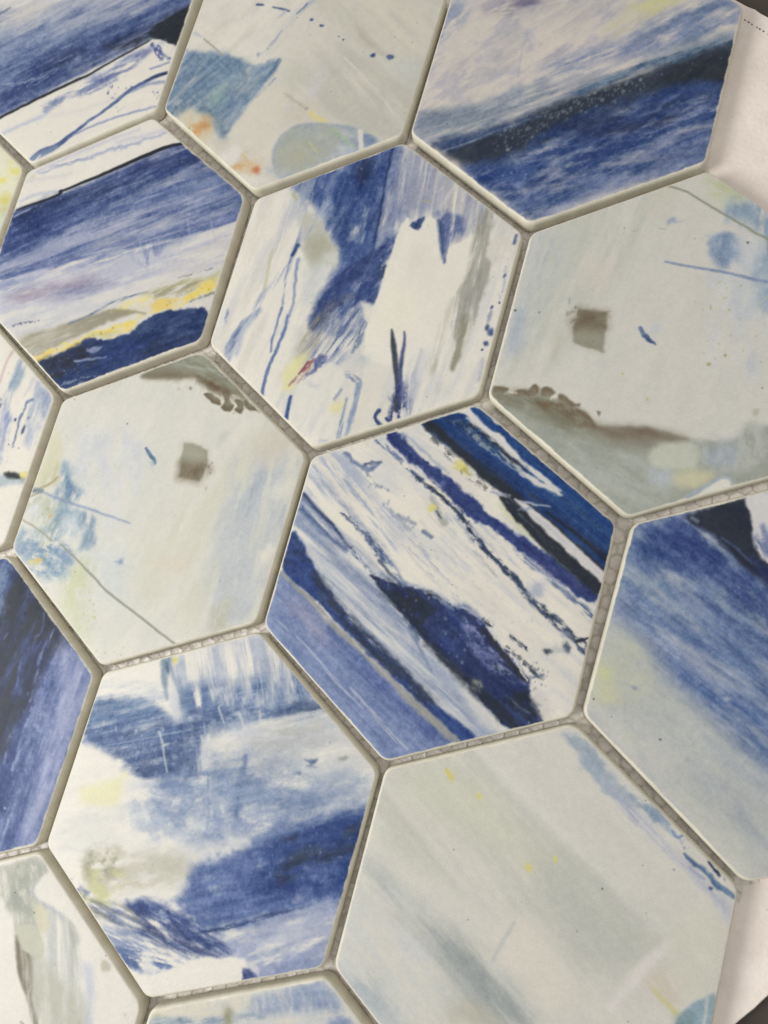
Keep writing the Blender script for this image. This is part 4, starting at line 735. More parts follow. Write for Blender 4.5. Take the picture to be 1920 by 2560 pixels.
  ('P',[(20.5,-30.8),(23.6,-28.8),(27.2,-34.2),(27.5,-40.2),(22.8,-42.5),(21.7,-37.3)],(72,82,138),0.85,0.92,0.92,2,(-79,3.94,1.05,1.5,0.6),()),
  ('P',[(23.8,-29.4),(26.6,-24.8),(28.6,-29.9),(28.2,-38),(27.1,-38.9)],(160,166,196),0.7,1.57,0.65,3.3,(-89,9.17,1.31,1.4,0.5),()),
  ('S',[(18.2,-39.4),(17.5,-41.6),(19,-43.3),(20.9,-44.3)],(62,76,130),1,0.26,0.33,1.3,0,(0.66,0.53,0.59,0.53)),
  ('S',[(21.2,-41.5),(22.7,-42.2)],(60,70,120),0.9,0.26,0.33,1.3,0,(0.52,0.52)),
  ('D',[(21.6,-36),(26.3,-35.7),(26.9,-40.3),(22.6,-41.9)],(196,198,206),0.8,0.26,0,0.1,0,(0.26,0.59,8)),
  ('P',[(24,-20.5),(31.4,-15.7),(39.1,-19.7),(36.7,-30.3),(28.4,-33.9)],(196,200,206),0.6,2.61,0.78,3.9,(-92,13.07,1.05,1.5,0.45),()),
  ('S',[(26.3,-16.6),(26.1,-25.6)],(176,182,204),0.6,0.66,0.4,2.6,0,(0.46,0.53)),
  ('P',[(33,33.7),(36.6,34.2),(38.4,25.9),(39.2,17.5),(42.3,18),(41.6,8.1),(40.9,-1.7),(40.5,-7.9),(39.3,-15.6),(38.9,-21.4),(37.1,-20.8),(36.9,-14),(34.4,-6.9),(32.7,1.8),(33.6,11),(33.3,22.3)],(164,164,154),0.92,0.66,0.93,3.3,(-85,17.22,1.59,1,0.75),()),
  ('P',[(33.3,33.8),(36.4,33.5),(36.5,22.8),(35.4,17),(33.6,23.8)],(146,146,134),0.7,0.95,0.68,3.4,(-85,10.82,1.08,1.2,0.65),()),
  ('P',[(35.3,-5.4),(38.4,-2.1),(39.5,-11.5),(38.9,-21.4),(37.3,-20.7),(36.9,-14)],(140,138,120),0.85,0.65,0.39,3.3,(-90,10.45,1.04,0.9,0.7),()),
  ('P',[(33.9,12.5),(39.6,13.4),(39.3,-0.6),(36.3,-6.6),(33.9,-0.1)],(150,152,148),0.7,1.19,0.8,3.3,(-90,13.25,1.06,1.3,0.6),()),
  ('S',[(32.7,1.8),(31.5,-6),(31.1,-14.4),(31.6,-22.5)],(196,196,186),0.8,1.19,0.53,3.3,(-89,10.57,0.93,1.2,0.6),(1.32,1.06,0.79,0.79)),
  ('B',[(31.9,-21.1,0.9,3.3,0)],(176,176,162),0.7,1.2,0.98,5.2,0,()),
  ('P',[(37.2,32.9),(45.4,29),(45.4,21.3),(42.3,18),(39.1,23.1)],(214,208,198),0.7,1.34,0.67,3.3,(-13,4.01,2,1.5,0.5),()),
  ('S',[(46.6,27),(46.6,24.2)],(84,98,150),0.8,0.4,0.27,1.3,0,(0.46,0.53)),
  ('S',[(45.2,18.4),(46.9,10.3),(46.1,3.3)],(170,176,196),0.7,0.52,0.66,2,(-85,3.28,0.66,1.8,0.5),(0.46,0.46,0.39)),
  ('B',[(46.3,12.7,0.5,0.8,-2)],(72,92,144),0.85,2,0.26,1.3,0,()),
  ('B',[(45.2,-5.4,0.8,1.2,-1)],(72,92,144),0.85,2,0.26,1.3,0,()),
  ('B',[(46.7,-6.8,1.1,1.4,-1)],(72,92,144),0.85,2,0.26,1.3,0,()),
  ('B',[(46.3,-10.8,0.9,1,0)],(72,92,144),0.85,2,0.26,1.3,0,()),
  ('B',[(45.6,-13,0.4,0.4,0)],(72,92,144),0.85,2,0.26,1.3,0,()),
  ('B',[(46.9,3.3,0.4,0.5,-1)],(72,92,144),0.85,2,0.26,1.3,0,()),
  ('B',[(45.1,-1.6,0.8,2.6,-1)],(72,92,144),0.4,2,0.26,1.3,0,()),
  ('B',[(44.9,1.4,0.5,0.7,-1)],(72,92,144),0.85,2,0.26,1.3,0,()),
  ('S',[(46.6,-16.3),(47,-22.9)],(176,182,198),0.7,0.64,0.26,1.9,0,(0.45,0.58))],6),
 'brown_square_and_feather': ((209, 208, 200), [
  ('N',[(-12.7,-0.8)],(208,208,202),0.6,0.07,0,0.1,(-96,19.91,5.97,1.2,0.4),()),
  ('P',[(-48.9,27.6),(-11.9,49.9),(-11.2,37.2),(-14.1,23.6),(-21.5,9.3),(-26.9,-7.6),(-37.4,-19.6),(-47.7,-14.3)],(194,197,187),0.85,4.14,0.96,6.2,(-97,27.57,4.14,0.9,0.7),()),
  ('P',[(-49.5,24.4),(-39.8,30.4),(-35.7,18.9),(-37.2,2.3),(-42.1,-11.8),(-47,-14.2),(-48.3,7.9)],(186,193,195),0.8,4.23,0.99,5.6,(-95,21.16,3.53,1,0.65),()),
  ('P',[(-47.5,-0.9),(-43.9,1.2),(-42.4,-10.4),(-45.4,-12.4)],(182,190,204),0.8,2.1,0.7,4.2,0,()),
  ('P',[(-32.6,-11.5),(-31.7,-4.1),(-30.1,-5.3),(-31,-9.8)],(186,186,172),0.7,1.5,0.68,3.4,0,()),
  ('P',[(-29.2,19.8),(-22.2,21.6),(-21.4,15.1),(-25.9,11.5)],(212,206,196),0.7,2.75,0.83,4.1,0,()),
  ('P',[(-14.3,42.8),(-11.1,49.2),(-7.4,46.7),(-12.5,37.1)],(206,204,190),0.6,2.75,0.82,4.1,0,()),
  ('P',[(-0.9,55.7),(3.6,55.4),(12.1,49.8),(8.6,42.8),(2.6,47.9)],(194,200,166),0.9,2.01,0.81,4,(-26,8.05,2.68,0.9,0.75),()),
  ('P',[(8.9,47.2),(21.6,44.5),(36.3,28.2),(40.9,1.9),(24.2,11.1),(20.4,18.8),(16.5,26.7),(19.9,34.2),(12.2,39.6),(7.6,41.2)],(158,178,200),0.9,2.18,1.15,3.8,(-71,8.96,3.2,1,0.75),()),
  ('P',[(4.6,34.3),(11.1,35.9),(14.6,30.6),(13.1,25.4),(8.2,25.4)],(148,168,200),0.92,1.18,0.78,2.6,(-79,5.23,2.61,0.8,0.8),()),
  ('P',[(11.7,33.1),(18.6,34.8),(19.5,27.1),(15.8,24.4)],(206,210,216),0.8,1.94,0.9,3.2,0,()),
  ('P',[(8.8,22.7),(25.7,22.4),(30.5,-4),(18.4,-7.7),(12.2,-0.6),(12.4,10.5)],(200,206,214),0.8,3.79,1.01,5.1,(-79,10.1,3.79,1,0.65),()),
  ('S',[(-6.2,24.1),(1.2,23.6),(9.9,23.2),(19.8,22.2),(25.8,21.8)],(142,156,192),0.9,0.32,0.19,3.9,0,(0.32,0.39,0.39,0.45,0.45)),
  ('S',[(-10.9,49.6),(-4.4,47.8),(2,44.5),(10.2,40.5),(17.7,36.8),(23.6,34.1)],(140,144,128),0.92,0.27,0.27,4,0,(0.33,0.33,0.33,0.33,0.33,0.33)),
  ('B',[(-7.1,37.8,1.5,1,43)],(170,182,204),0.85,1.4,0.54,1.4,0,()),
  ('S',[(-6.1,37.5),(-3.6,37.9)],(180,188,206),0.7,0.34,0.34,1.4,0,(0.34,0.2)),
  ('S',[(-10.4,34.8),(-8.1,34.8)],(150,150,150),0.6,0.2,0.2,1.4,0,(0.14,0.14)),
  ('D',[(2.7,16),(22,23.3),(26.5,-0.7),(12.1,-6.1),(7.9,5.6)],(176,172,110),0.8,0.19,0,0.1,0,(0.25,0.51,22)),
  ('B',[(12.4,-6.1,0.6,0.6,11)],(170,164,110),0.95,2,0.13,0.6,0,()),
  ('B',[(16.3,-2.6,0.5,0.5,10)],(160,158,110),0.95,2,0.13,0.6,0,()),
  ('B',[(15.6,33.6,0.4,0.4,8)],(80,80,80),0.8,2,0.13,0.6,0,()),
  ('B',[(-10.7,-13.5,0.5,0.5,11)],(190,190,140),0.9,2,0.13,0.7,0,()),
  ('B',[(-2.1,-20,0.5,0.6,11)],(192,192,140),0.9,2,0.13,0.6,0,()),
  ('B',[(-47,1.2,0.4,0.4,9)],(70,66,66),0.9,2,0.14,0.7,0,()),
  ('B',[(-39.5,1.7,0.3,0.3,9)],(120,110,100),0.9,2,0.14,0.7,0,()),
  ('B',[(27.4,-18,1,1.1,11)],(176,174,160),0.8,1.5,0.36,1.2,0,()),
  ('S',[(-8.8,1.7),(-7.5,0.1),(-5.5,-1.7),(-3.6,-2.6)],(98,120,166),0.97,0.26,0.39,1,0,(0.52,0.72,0.66,0.33)),
  ('B',[(-5,2,2,2,10)],(196,204,212),0.7,1.2,0.98,5.2,0,()),
  ('Q',[(-27.7,4.6),(-19.2,5.3),(-18.4,-1.1),(-17.6,-7.7),(-21.6,-7.4),(-27.2,-6.2),(-28.3,-0.6)],(142,140,124),1,0.54,0.34,2,0,()),
  ('Q',[(-27.4,4.6),(-19.2,5.3),(-18.6,-0),(-21.8,-0.9),(-27.7,-1.2),(-28.8,0.7)],(106,94,74),0.9,2.31,0.47,1.8,(10,3.39,2.71,0.4,0.9),()),
  ('P',[(-27.3,-2.6),(-19,-1.9),(-18.2,-6.8),(-21,-7.1),(-27,-5.5)],(168,168,154),0.4,2.02,0.34,2,0,()),
  ('D',[(-31.4,6.2),(-27.7,4.6),(-26.5,-3.2),(-29.6,-3)],(124,114,98),0.85,0.27,0,0.1,0,(0.34,0.82,14)),
  ('B',[(-31,6.6,0.4,1,-2)],(160,166,176),0.8,1.4,1.03,5.5,0,()),
  ('P',[(-47.5,-27.4),(-41.3,-26.1),(-36.4,-23.8),(-31.3,-22.8),(-28.1,-25),(-22.6,-26),(-17.5,-28.4),(-14.3,-31.2),(-6.3,-29.9),(-0.4,-28.7),(5.8,-29.1),(11.4,-29.9),(23.4,-27.4),(25.9,-22.2),(29.3,-22.2),(33.8,-21.9),(36.6,-36.8),(25.9,-40.5),(15.5,-46.8),(-0.5,-56.4),(-10.2,-52.1),(-29.5,-41.4)],(156,162,152),0.97,0.89,0.51,2.5,0,()),
  ('P',[(-24.5,-34.8),(-5.1,-35.5),(5.1,-39.9),(11.3,-43.8),(4.6,-51.9),(-1.3,-56),(-14.8,-48.4)],(176,182,176),0.75,3.14,0.88,5,(-19,12.56,3.14,0.9,0.7),()),
  ('P',[(-47.7,-26.7),(-40,-25.5),(-33.3,-25.3),(-25.1,-26.5),(-14.9,-31.4),(-20.6,-34.6),(-29,-32.2),(-37.5,-30.4),(-43.7,-30.2)],(122,120,102),0.97,2.28,0.54,2.7,(-15,5.37,2.01,0.5,0.9),()),
  ('P',[(-14.8,-31.7),(-0.3,-29),(11.4,-29.9),(3.9,-34.2),(-5,-36.1),(-14.6,-35.4)],(138,137,122),0.9,2.16,0.38,3.2,0,()),
  ('P',[(-35.6,-27.2),(-30.5,-26.2),(-23.8,-26.2),(-17.5,-28.4),(-14.7,-31.5),(-19.4,-31.3),(-25.9,-28.8),(-31.1,-29.1)],(112,94,74),0.92,1.06,0.53,2,(-15,3.97,1.32,0.9,0.75),()),
  ('P',[(-15.5,-31.5),(-6.4,-29.7),(0.2,-28.6),(7.1,-29.4),(11.4,-29.9),(5.1,-31.6),(2,-33.9),(-5.6,-33.5),(-12,-32.8)],(122,110,96),1,0.89,0.32,3.2,(3,8.87,2.53,0.4,0.9),()),
  ('P',[(-5.6,-33.5),(5.1,-31.6),(2.1,-34.6)],(146,146,136),0.8,1.51,0.38,2.5,0,()),
  ('P',[(-47.8,-25.1),(-45.8,-24.3),(-42.7,-24.4),(-43.4,-25.7),(-46.6,-26.8)],(112,98,80),0.95,0.41,0.34,1.7,0,()),
  ('P',[(-46.8,-25.8),(-45.6,-25.3),(-43.7,-25.3),(-44.2,-26.1),(-46.1,-26.8)],(150,148,134),0.5,0.69,0.28,1.7,0,()),
  ('P',[(-40.7,-25.5),(-39.7,-24.1),(-37.4,-23.9),(-36.6,-25.6),(-39.8,-26.4)],(112,98,80),0.95,0.41,0.34,1.6,0,()),
  ('P',[(-40,-25.9),(-39.4,-25.1),(-38,-25),(-37.5,-26),(-39.4,-26.5)],(150,148,134),0.5,0.68,0.27,1.6,0,()),
  ('P',[(-37,-25.3),(-36.4,-23.4),(-35.2,-21.7),(-33.7,-22.2),(-33.7,-23.9),(-35.3,-25.5)],(112,98,80),0.95,0.41,0.34,1.6,0,()),
  ('P',[(-36.3,-25.2),(-35.9,-24.1),(-35.2,-23),(-34.3,-23.4),(-34.3,-24.4),(-35.3,-25.4)],(150,148,134),0.5,0.68,0.27,1.6,0,()),
  ('P',[(-33,-24.2),(-32.4,-22.1),(-30.2,-21.7),(-28.6,-22.8),(-29,-24.1),(-30.8,-24.8)],(112,98,80),0.95,0.4,0.34,1.6,0,()),
  ('P',[(-32,-24.4),(-31.7,-23.2),(-30.4,-22.9),(-29.4,-23.6),(-29.6,-24.3),(-30.7,-24.8)],(150,148,134),0.5,0.67,0.27,1.6,0,()),
  ('P',[(-27.5,-24.8),(-27.1,-23.4),(-24.3,-24.1),(-22.1,-25.8),(-23.7,-26.6)],(112,98,80),0.95,0.4,0.33,1.6,0,()),
  ('P',[(-26.5,-25.4),(-26.3,-24.6),(-24.6,-25),(-23.3,-26),(-24.2,-26.5)],(150,148,134),0.5,0.66,0.27,1.6,0,()),
  ('P',[(-23.1,-26),(-20.9,-24.9),(-20.4,-25.4),(-22.1,-26.6)],(112,98,80),0.95,0.4,0.33,1.6,0,()),
  ('P',[(-22.5,-26.4),(-21.2,-25.8),(-20.9,-26.1),(-21.9,-26.8)],(150,148,134),0.5,0.66,0.26,1.6,0,()),
  ('P',[(-21.7,-27.2),(-19,-27.4),(-16,-29.5),(-14.8,-31.3),(-17.6,-30.6)],(112,98,80),0.95,0.39,0.33,1.6,0,()),
  ('P',[(-20.1,-28.6),(-18.5,-28.7),(-16.7,-29.9),(-16,-31),(-17.7,-30.6)],(150,148,134),0.5,0.65,0.26,1.6,0,()),
  ('S',[(-28.3,-24),(-29.4,-25.2)],(214,212,204),0.9,0.33,0.27,1.3,0,(0.54,0.4)),
  ('S',[(-42.1,-25.5),(-40,-25.5)],(214,212,204),0.8,0.34,0.27,1.4,0,(0.41,0.27)),
  ('P',[(-15.4,-26.5),(-14.2,-26.4),(-14.4,-27.8)],(120,116,104),0.9,0.26,0.13,1,0,()),
  ('P',[(2.6,-33.8),(8.7,-31.2),(14.1,-31.3),(15.4,-37.6),(9.2,-39.7),(3.1,-39.1)],(196,200,186),0.9,0.99,0.5,3.1,0,()),
  ('P',[(13.9,-30.1),(22.2,-27.6),(25.9,-22.2),(30.5,-22.6),(32.4,-32.6),(23.9,-36.4),(15.7,-36.3)],(186,190,186),0.8,1.81,0.97,3,(-70,4.23,2.42,1.1,0.65),()),
  ('P',[(17.1,-31.3),(23.5,-28),(24.7,-34.3),(19.3,-36.8)],(176,184,196),0.7,1.82,0.85,3,0,()),
  ('P',[(9.4,-40.3),(19.6,-38),(18.2,-42.9),(11.3,-43.8)],(206,202,170),0.85,1.34,0.61,3,0,()),
  ('P',[(3.5,-41),(9.2,-39.7),(9.5,-43.6),(4.3,-44.8)],(184,192,202),0.75,1.48,0.62,3.1,0,()),
  ('P',[(17,-45.8),(20.2,-41.1),(23.3,-39.1),(25.2,-40),(25,-42),(17.7,-46.3)],(220,219,210),1,0.36,0.3,1.8,0,()),
  ('S',[(14.3,-47),(19.2,-42),(22.7,-38.8),(24.8,-39.1),(25.4,-40.3)],(176,188,206),0.85,0.42,0.24,1.8,0,(0.48,0.48,0.42,0.3,0.24)),
  ('S',[(-8.2,-49.6),(-2.1,-49.5),(4.2,-50.1)],(176,178,166),0.6,0.87,0.37,3.1,0,(0.37,0.37,0.37))],7),
 'black_dab': ((224, 221, 211), [
  ('S',[(23.8,41),(22.8,36),(23,28.2)],(202,176,176),0.85,0.45,0.23,2.7,0,(0.59,0.54,0.54)),
  ('P',[(28.2,38.8),(32,36.9),(30.1,27),(31,18.7),(33.1,8.9),(35.1,-0.6),(27.9,-2.3),(28.5,8),(28.6,17.3),(27.2,25.6),(28.2,32.7)],(160,172,200),0.92,0.8,0.71,2.7,(-88,8.86,1.59,0.9,0.75),()),
  ('P',[(28.8,36.3),(32.1,34.3),(32.1,28.3),(29,25.9),(27.5,30.8)],(150,170,192),0.75,1.07,0.54,2.2,0,()),
  ('P',[(30.5,17.7),(33.7,15.8),(34.3,5),(31.1,4.3),(29.6,12.4)],(140,150,204),0.8,1.23,0.53,2.6,(-88,6.15,1.32,0.9,0.7),()),
  ('P',[(37.3,33.6),(47.7,27.1),(48.1,18.8),(48.2,8),(41.9,9.2),(38.7,19.4),(38.8,26.2)],(180,188,206),0.88,1.48,0.61,2.6,(-88,8.7,2.17,0.9,0.7),()),
  ('P',[(42.1,29),(47.9,26.7),(47.5,19.1),(44.2,21.4)],(152,166,196),0.8,1.3,0.52,2.2,(-89,5.21,1.3,1,0.7),()),
  ('S',[(36.4,32.1),(36.1,28.2),(35.4,25.1)],(196,200,212),0.8,0.4,0.27,1.8,0,(0.4,0.4,0.31)),
  ('S',[(37.5,33.2),(36.8,27.5)],(206,190,188),0.7,0.31,0.22,1.8,0,(0.22,0.22)),
  ('S',[(39.8,25.1),(37.6,23.2),(37.8,20.9),(37,17.4),(37.4,14.1),(37.9,10.4),(38.1,5.8)],(122,140,178),0.9,0.26,0.39,1.1,0,(0.44,0.52,0.48,0.52,0.48,0.39,0.22)),
  ('B',[(35.3,16.2,0.6,0.8,-1)],(88,102,138),0.92,2,0.18,0.9,0,()),
  ('B',[(40.2,13.4,0.7,1.8,-1)],(88,102,138),0.92,2,0.17,0.9,0,()),
  ('B',[(40.5,17.9,0.4,0.6,-1)],(88,102,138),0.92,2,0.17,0.9,0,()),
  ('B',[(40.1,12.3,0.4,0.7,-1)],(88,102,138),0.92,2,0.17,0.9,0,()),
  ('B',[(36.2,6.9,0.3,0.4,-1)],(88,102,138),0.92,2,0.17,0.9,0,()),
  ('B',[(40.9,6.2,0.3,0.3,0)],(88,102,138),0.92,2,0.17,0.9,0,()),
  ('B',[(26.8,19.8,0.7,1.2,-1)],(88,102,138),0.92,2,0.18,0.9,0,()),
  ('D',[(34.3,8.4),(40.1,8.8),(40.8,-0.2),(37.8,-0)],(170,176,196),0.8,0.17,0,0.1,0,(0.13,0.35,14)),
  ('B',[(25.9,21.9,0.4,0.6,11)],(90,100,130),0.8,1.6,0.67,3.6,0,()),
  ('P',[(35,-7.3),(38.1,-4.1),(43,-4.2),(48.5,-3.4),(48.7,-5.8),(43.9,-6.5),(38.6,-9)],(178,190,198),0.9,0.85,0.43,2.1,0,()),
  ('P',[(38.4,-3.7),(41.3,-2.6),(45.3,-2.7),(46,-4),(42.8,-4.9),(39.8,-4.8)],(44,46,50),0.97,0.56,0.3,1.3,0,()),
  ('P',[(45.3,-2.1),(49.3,-0.8),(49.3,-3),(46.2,-3.7)],(224,212,136),0.95,0.38,0.25,1.3,0,()),
  ('P',[(46.2,-3.7),(48.5,-3.4),(48.6,-5),(46.1,-4.8)],(150,158,160),0.8,0.51,0.25,1.3,0,()),
  ('P',[(14.7,11.9),(23.7,26.6),(35.1,-0.6),(29.3,-10.3)],(200,202,206),0.5,2.65,0.44,3.5,0,())],8),
 'brown_square_and_thread': ((214, 214, 205), [
  ('N',[(0.5,0.6)],(206,208,200),0.6,0.07,0,0.1,(-104,20.87,6.26,1.2,0.4),()),
  ('P',[(-2.6,-20.5),(3.3,-2.8),(16.5,15.2),(28.1,28.7),(35.7,34.4),(47,27.4),(48.3,-1.2),(48,-26.1),(34.9,-34.7),(28.6,-37.1),(4.7,-32)],(206,206,192),0.85,3.98,1.06,6,(-99,26.54,3.98,0.9,0.7),()),
  ('P',[(27.9,27.3),(45.7,27.1),(47,14.1),(46.9,1.1),(47.6,-14.2),(48,-26.1),(39.5,-31.6),(33,-33.4),(28.9,-19.1),(25.5,-2.8),(25.4,10.5)],(190,196,200),0.9,3.26,1.04,5.2,(-88,19.54,3.26,1,0.7),()),
  ('P',[(32,8),(35.4,19.5),(36.7,9.1),(35.9,-1.6)],(168,178,194),0.7,2.65,0.93,4,(-88,10.58,1.98,1,0.65),()),
  ('P',[(45.4,5.9),(44.3,22.8),(46.7,26),(48.3,14.4),(48,0)],(170,180,192),0.6,1.56,0.91,3.3,(-88,6.51,1.69,1.2,0.6),()),
  ('P',[(42.4,-6.5),(45.3,-2.6),(46.9,-5.4),(44.2,-9.9)],(220,219,208),0.9,1.16,0.9,2.6,0,()),
  ('B',[(43.3,14.6,2.6,3.9,-6)],(216,216,206),0.7,1.2,0.98,5.2,0,()),
  ('B',[(43.5,-12,1.3,3.2,5)],(212,212,202),0.6,1.2,0.96,5.1,0,()),
  ('P',[(32.3,-27.2),(38,-23.1),(39.5,-31.6),(34.7,-34.2)],(180,180,160),0.7,2.18,0.77,3.8,(-88,7.69,1.67,1,0.7),()),
  ('P',[(8.8,-16.3),(18.1,-15.3),(18,-19.3),(11,-20.4)],(212,202,190),0.7,2.01,0.67,4,0,()),
  ('P',[(28.8,26.8),(35.9,33.7),(43.2,30.6),(37.7,21.3)],(206,200,184),0.7,3.35,0.8,4,0,()),
  ('P',[(-39.3,17.2),(-20.1,22.7),(-7.9,15.3),(-8,2.8),(-8.6,-12.6),(-17.3,-10.5),(-31.1,0.3),(-39.3,8.5)],(204,208,214),0.75,3.61,1.3,5.8,(-69,11.57,4.34,0.9,0.65),()),
  ('P',[(-19.5,-21.4),(-4.9,-18.4),(0.6,-29.1),(-0.4,-34.7),(-11.2,-30.8)],(202,208,210),0.7,3.45,0.97,5.5,0,()),
  ('P',[(-47.3,16.2),(-41.8,10.8),(-40.8,3.8),(-44.8,-2.9),(-48.7,-5.9),(-47.7,4.4)],(206,206,178),0.85,1.8,1.05,3.7,0,()),
  ('P',[(-41,6.6),(-39.2,-0.2),(-44.6,-3.5),(-44.3,0.1)],(186,186,150),0.8,1.79,0.74,3.7,(-103,5.96,1.79,1,0.7),()),
  ('P',[(-39.2,6.3),(-31.6,1.6),(-27.3,-3.1),(-36.6,-6.7),(-35.1,-14.8),(-39.6,-20.1),(-47,-20.5),(-46.9,-26.9),(-41.3,-30.4),(-31.5,-34.1),(-23.4,-32),(-23.6,-23.1),(-29.5,-20.5),(-23.9,-14.2),(-28.1,-7.5),(-34.9,-0.6)],(158,180,198),0.95,2.18,1.45,3.6,(-104,6.53,3.63,1,0.8),()),
  ('P',[(-39.2,6.3),(-34.6,0.9),(-28.1,-3.3),(-33.1,-7.3),(-38.1,-7.1),(-38.2,-0.6)],(134,160,188),0.95,1.62,1.03,2.9,(-92,6.62,2.21,1,0.8),()),
  ('P',[(-50.2,-8.4),(-40.2,-6.1),(-33.8,-7.5),(-35.1,-14.8),(-36.5,-19.4),(-45.2,-14.4),(-48.3,-15.2)],(176,184,166),0.8,1.91,1.03,2.9,(-91,4.42,2.21,1.1,0.7),()),
  ('P',[(-35.3,-12.1),(-33.8,-7.5),(-29.8,-13.6),(-34.3,-20.9),(-37.8,-20.4)],(140,164,180),0.85,1.74,1.02,2.9,(-92,5.09,2.18,1,0.7),()),
  ('B',[(-44,-13.4,3.4,2.7,13)],(208,214,216),0.85,1.2,1.03,3,0,()),
  ('B',[(-27.8,-14.5,3.5,4.3,5)],(212,216,218),0.8,1.2,1.15,2.9,0,()),
  ('P',[(-27.1,-10.1),(-21.4,-8),(-18,-14.9),(-17.1,-19.4),(-21.9,-21.3),(-22.4,-15.9)],(146,168,190),0.95,1.14,0.85,2.8,(-80,4.99,2.14,0.8,0.85),()),
  ('P',[(-45.1,-27.1),(-38.8,-22.1),(-26.8,-21.2),(-22.7,-25.7),(-24.1,-32.2),(-33.2,-33.9),(-42.3,-29.9)],(146,168,196),0.9,1.87,1.29,2.9,(-3,4.31,1.73,1.3,0.65),()),
  ('D',[(-45.4,-24.4),(-30.5,-17.9),(-21.2,-29.4),(-31.5,-36.2),(-41.3,-30.4)],(200,208,212),0.7,0.58,0,0.1,0,(0.43,1.3,26)),
  ('P',[(-39.8,-30),(-34.7,-28),(-34.7,-30.1),(-38.5,-31.1)],(206,196,136),0.85,0.72,0.58,1.8,0,()),
  ('D',[(-40.6,-13.3),(-35.8,-10.8),(-31.5,-23.7),(-36.5,-27.8)],(170,172,110),0.7,0.29,0,0.1,0,(0.29,0.65,16)),
  ('B',[(-37,-13.2,0.5,0.9,13)],(206,170,100),0.9,1.5,0.22,1.5,0,()),
  ('B',[(-36,-29,0.9,0.7,14)],(214,178,110),0.9,1.5,0.22,1.4,0,()),
  ('P',[(-24.4,-31.6),(-17.1,-23.6),(-13.5,-28.8),(-15,-37.2),(-9.8,-44.5),(-15,-45.3),(-21.5,-39)],(196,202,168),0.85,2.37,1.11,4.2,(-80,8.35,2.78,1,0.7),()),
  ('P',[(-22.9,-41.4),(-16.4,-37.6),(-4.8,-51.7),(-9.4,-51.7)],(204,208,182),0.7,2.75,0.96,4.1,0,()),
  ('D',[(-34,-34.1),(-16.9,-32.3),(-2.8,-40.6),(7.2,-43.1),(7.1,-50.9),(-2.1,-54.8),(-16,-46.9)],(178,184,120),0.75,0.27,0,0.1,0,(0.2,0.61,46)),
  ('D',[(-43.2,16.4),(-21.6,22.4),(-17.7,7.5),(-19.7,-4.1),(-29.1,-4.9)],(186,186,130),0.8,0.22,0,0.1,0,(0.22,0.51,16)),
  ('S',[(-48.3,-6.9),(-41.6,-2.5),(-39.6,0.8)],(164,148,120),0.9,0.37,0.3,2.2,0,(0.3,0.37,0.3)),
  ('S',[(-49,-9.2),(-45,-6.5)],(140,128,110),0.8,0.37,0.3,2.2,0,(0.3,0.3)),
  ('S',[(-48.1,-6.2),(-43.7,-5.6)],(118,136,152),0.85,0.52,0.37,2.2,0,(0.75,0.6)),
  ('S',[(-42.7,-6),(-34.1,-6.8),(-24.1,-7.3),(-15.1,-7.9),(-5.9,-8.5)],(156,168,198),0.85,0.36,0.29,4.3,0,(0.43,0.5,0.43,0.36,0.29)),
  ('S',[(-48.4,-17),(-40.1,-18.9),(-33.3,-21.4)],(150,152,132),0.85,0.37,0.29,2.9,0,(0.29,0.29,0.29)),
  ('S',[(-29.4,-21.8),(-21.2,-25.3),(-14.5,-28.3),(-5.9,-32.5),(2.9,-35.4),(13.2,-38.8),(23.5,-42.1)],(146,148,136),0.95,0.27,0.27,4.1,0,(0.34,0.34,0.41,0.41,0.41,0.41,0.34)),
  ('B',[(-4.8,-21.8,1.2,1,33)],(150,166,200),0.8,1.4,0.55,1.4,0,()),
  ('B',[(-7.3,-22.4,0.8,0.3,14)],(170,180,202),0.7,1.4,1.04,5.5,0,()),
  ('S',[(-9.2,17.8),(-7.7,16.8),(-5.5,15.2),(-3.8,13.6)],(98,120,160),0.95,0.28,0.43,1.1,0,(0.43,0.64,0.64,0.28)),
  ('B',[(-4.8,13.2,1.1,1.8,32)],(176,192,210),0.6,1.2,1.06,5.7,0,()),
  ('Q',[(4.4,22.9),(8.5,23.2),(14,22.2),(14.9,17.6),(15.3,14.3),(14.1,11.3),(6.4,10.9),(5.3,16.2)],(148,146,130),1,0.55,0.42,2.1,0,()),
  ('Q',[(5.3,16.2),(10.1,16.5),(14.6,17.5),(16.6,15.9),(14.9,13.5),(14.1,11.3),(6.4,10.8)],(110,97,76),0.9,2.35,0.48,2.1,(-82,4.14,2.76,0.4,0.9),()),
  ('D',[(13.4,20),(16.8,18.7),(17.4,14.7),(14.9,13.5)],(120,108,90),0.85,0.27,0,0.1,0,(0.34,0.76,9)),
  ('P',[(4.5,22.8),(11.1,22.3),(13.6,21.4),(13.8,18.7),(5.9,17.7)],(176,176,162),0.5,2.09,0.42,2.8,0,()),
  ('B',[(17.8,9.7,0.5,1.2,13)],(178,176,160),0.8,1.4,1.02,5.4,0,()),
  ('B',[(18,27.2,1.4,2.8,-6)],(196,198,190),0.8,1.3,1.04,5.5,0,()),
  ('P',[(-20.3,43),(-0,54.7),(26.7,39.7),(24.4,40.3),(21.4,42.5),(15.9,43.5),(10.1,43.1),(4.4,44.1),(0.6,46.2),(-7.3,44.3),(-14.6,42.6)],(134,136,120),1,0.71,0.57,2.9,0,()),
  ('P',[(-19.5,43.1),(-8.1,46.7),(-0.6,47.4),(0.6,46.1),(-7.2,44),(-14.6,42.7)],(120,110,92),0.9,1.46,0.44,2.9,0,()),
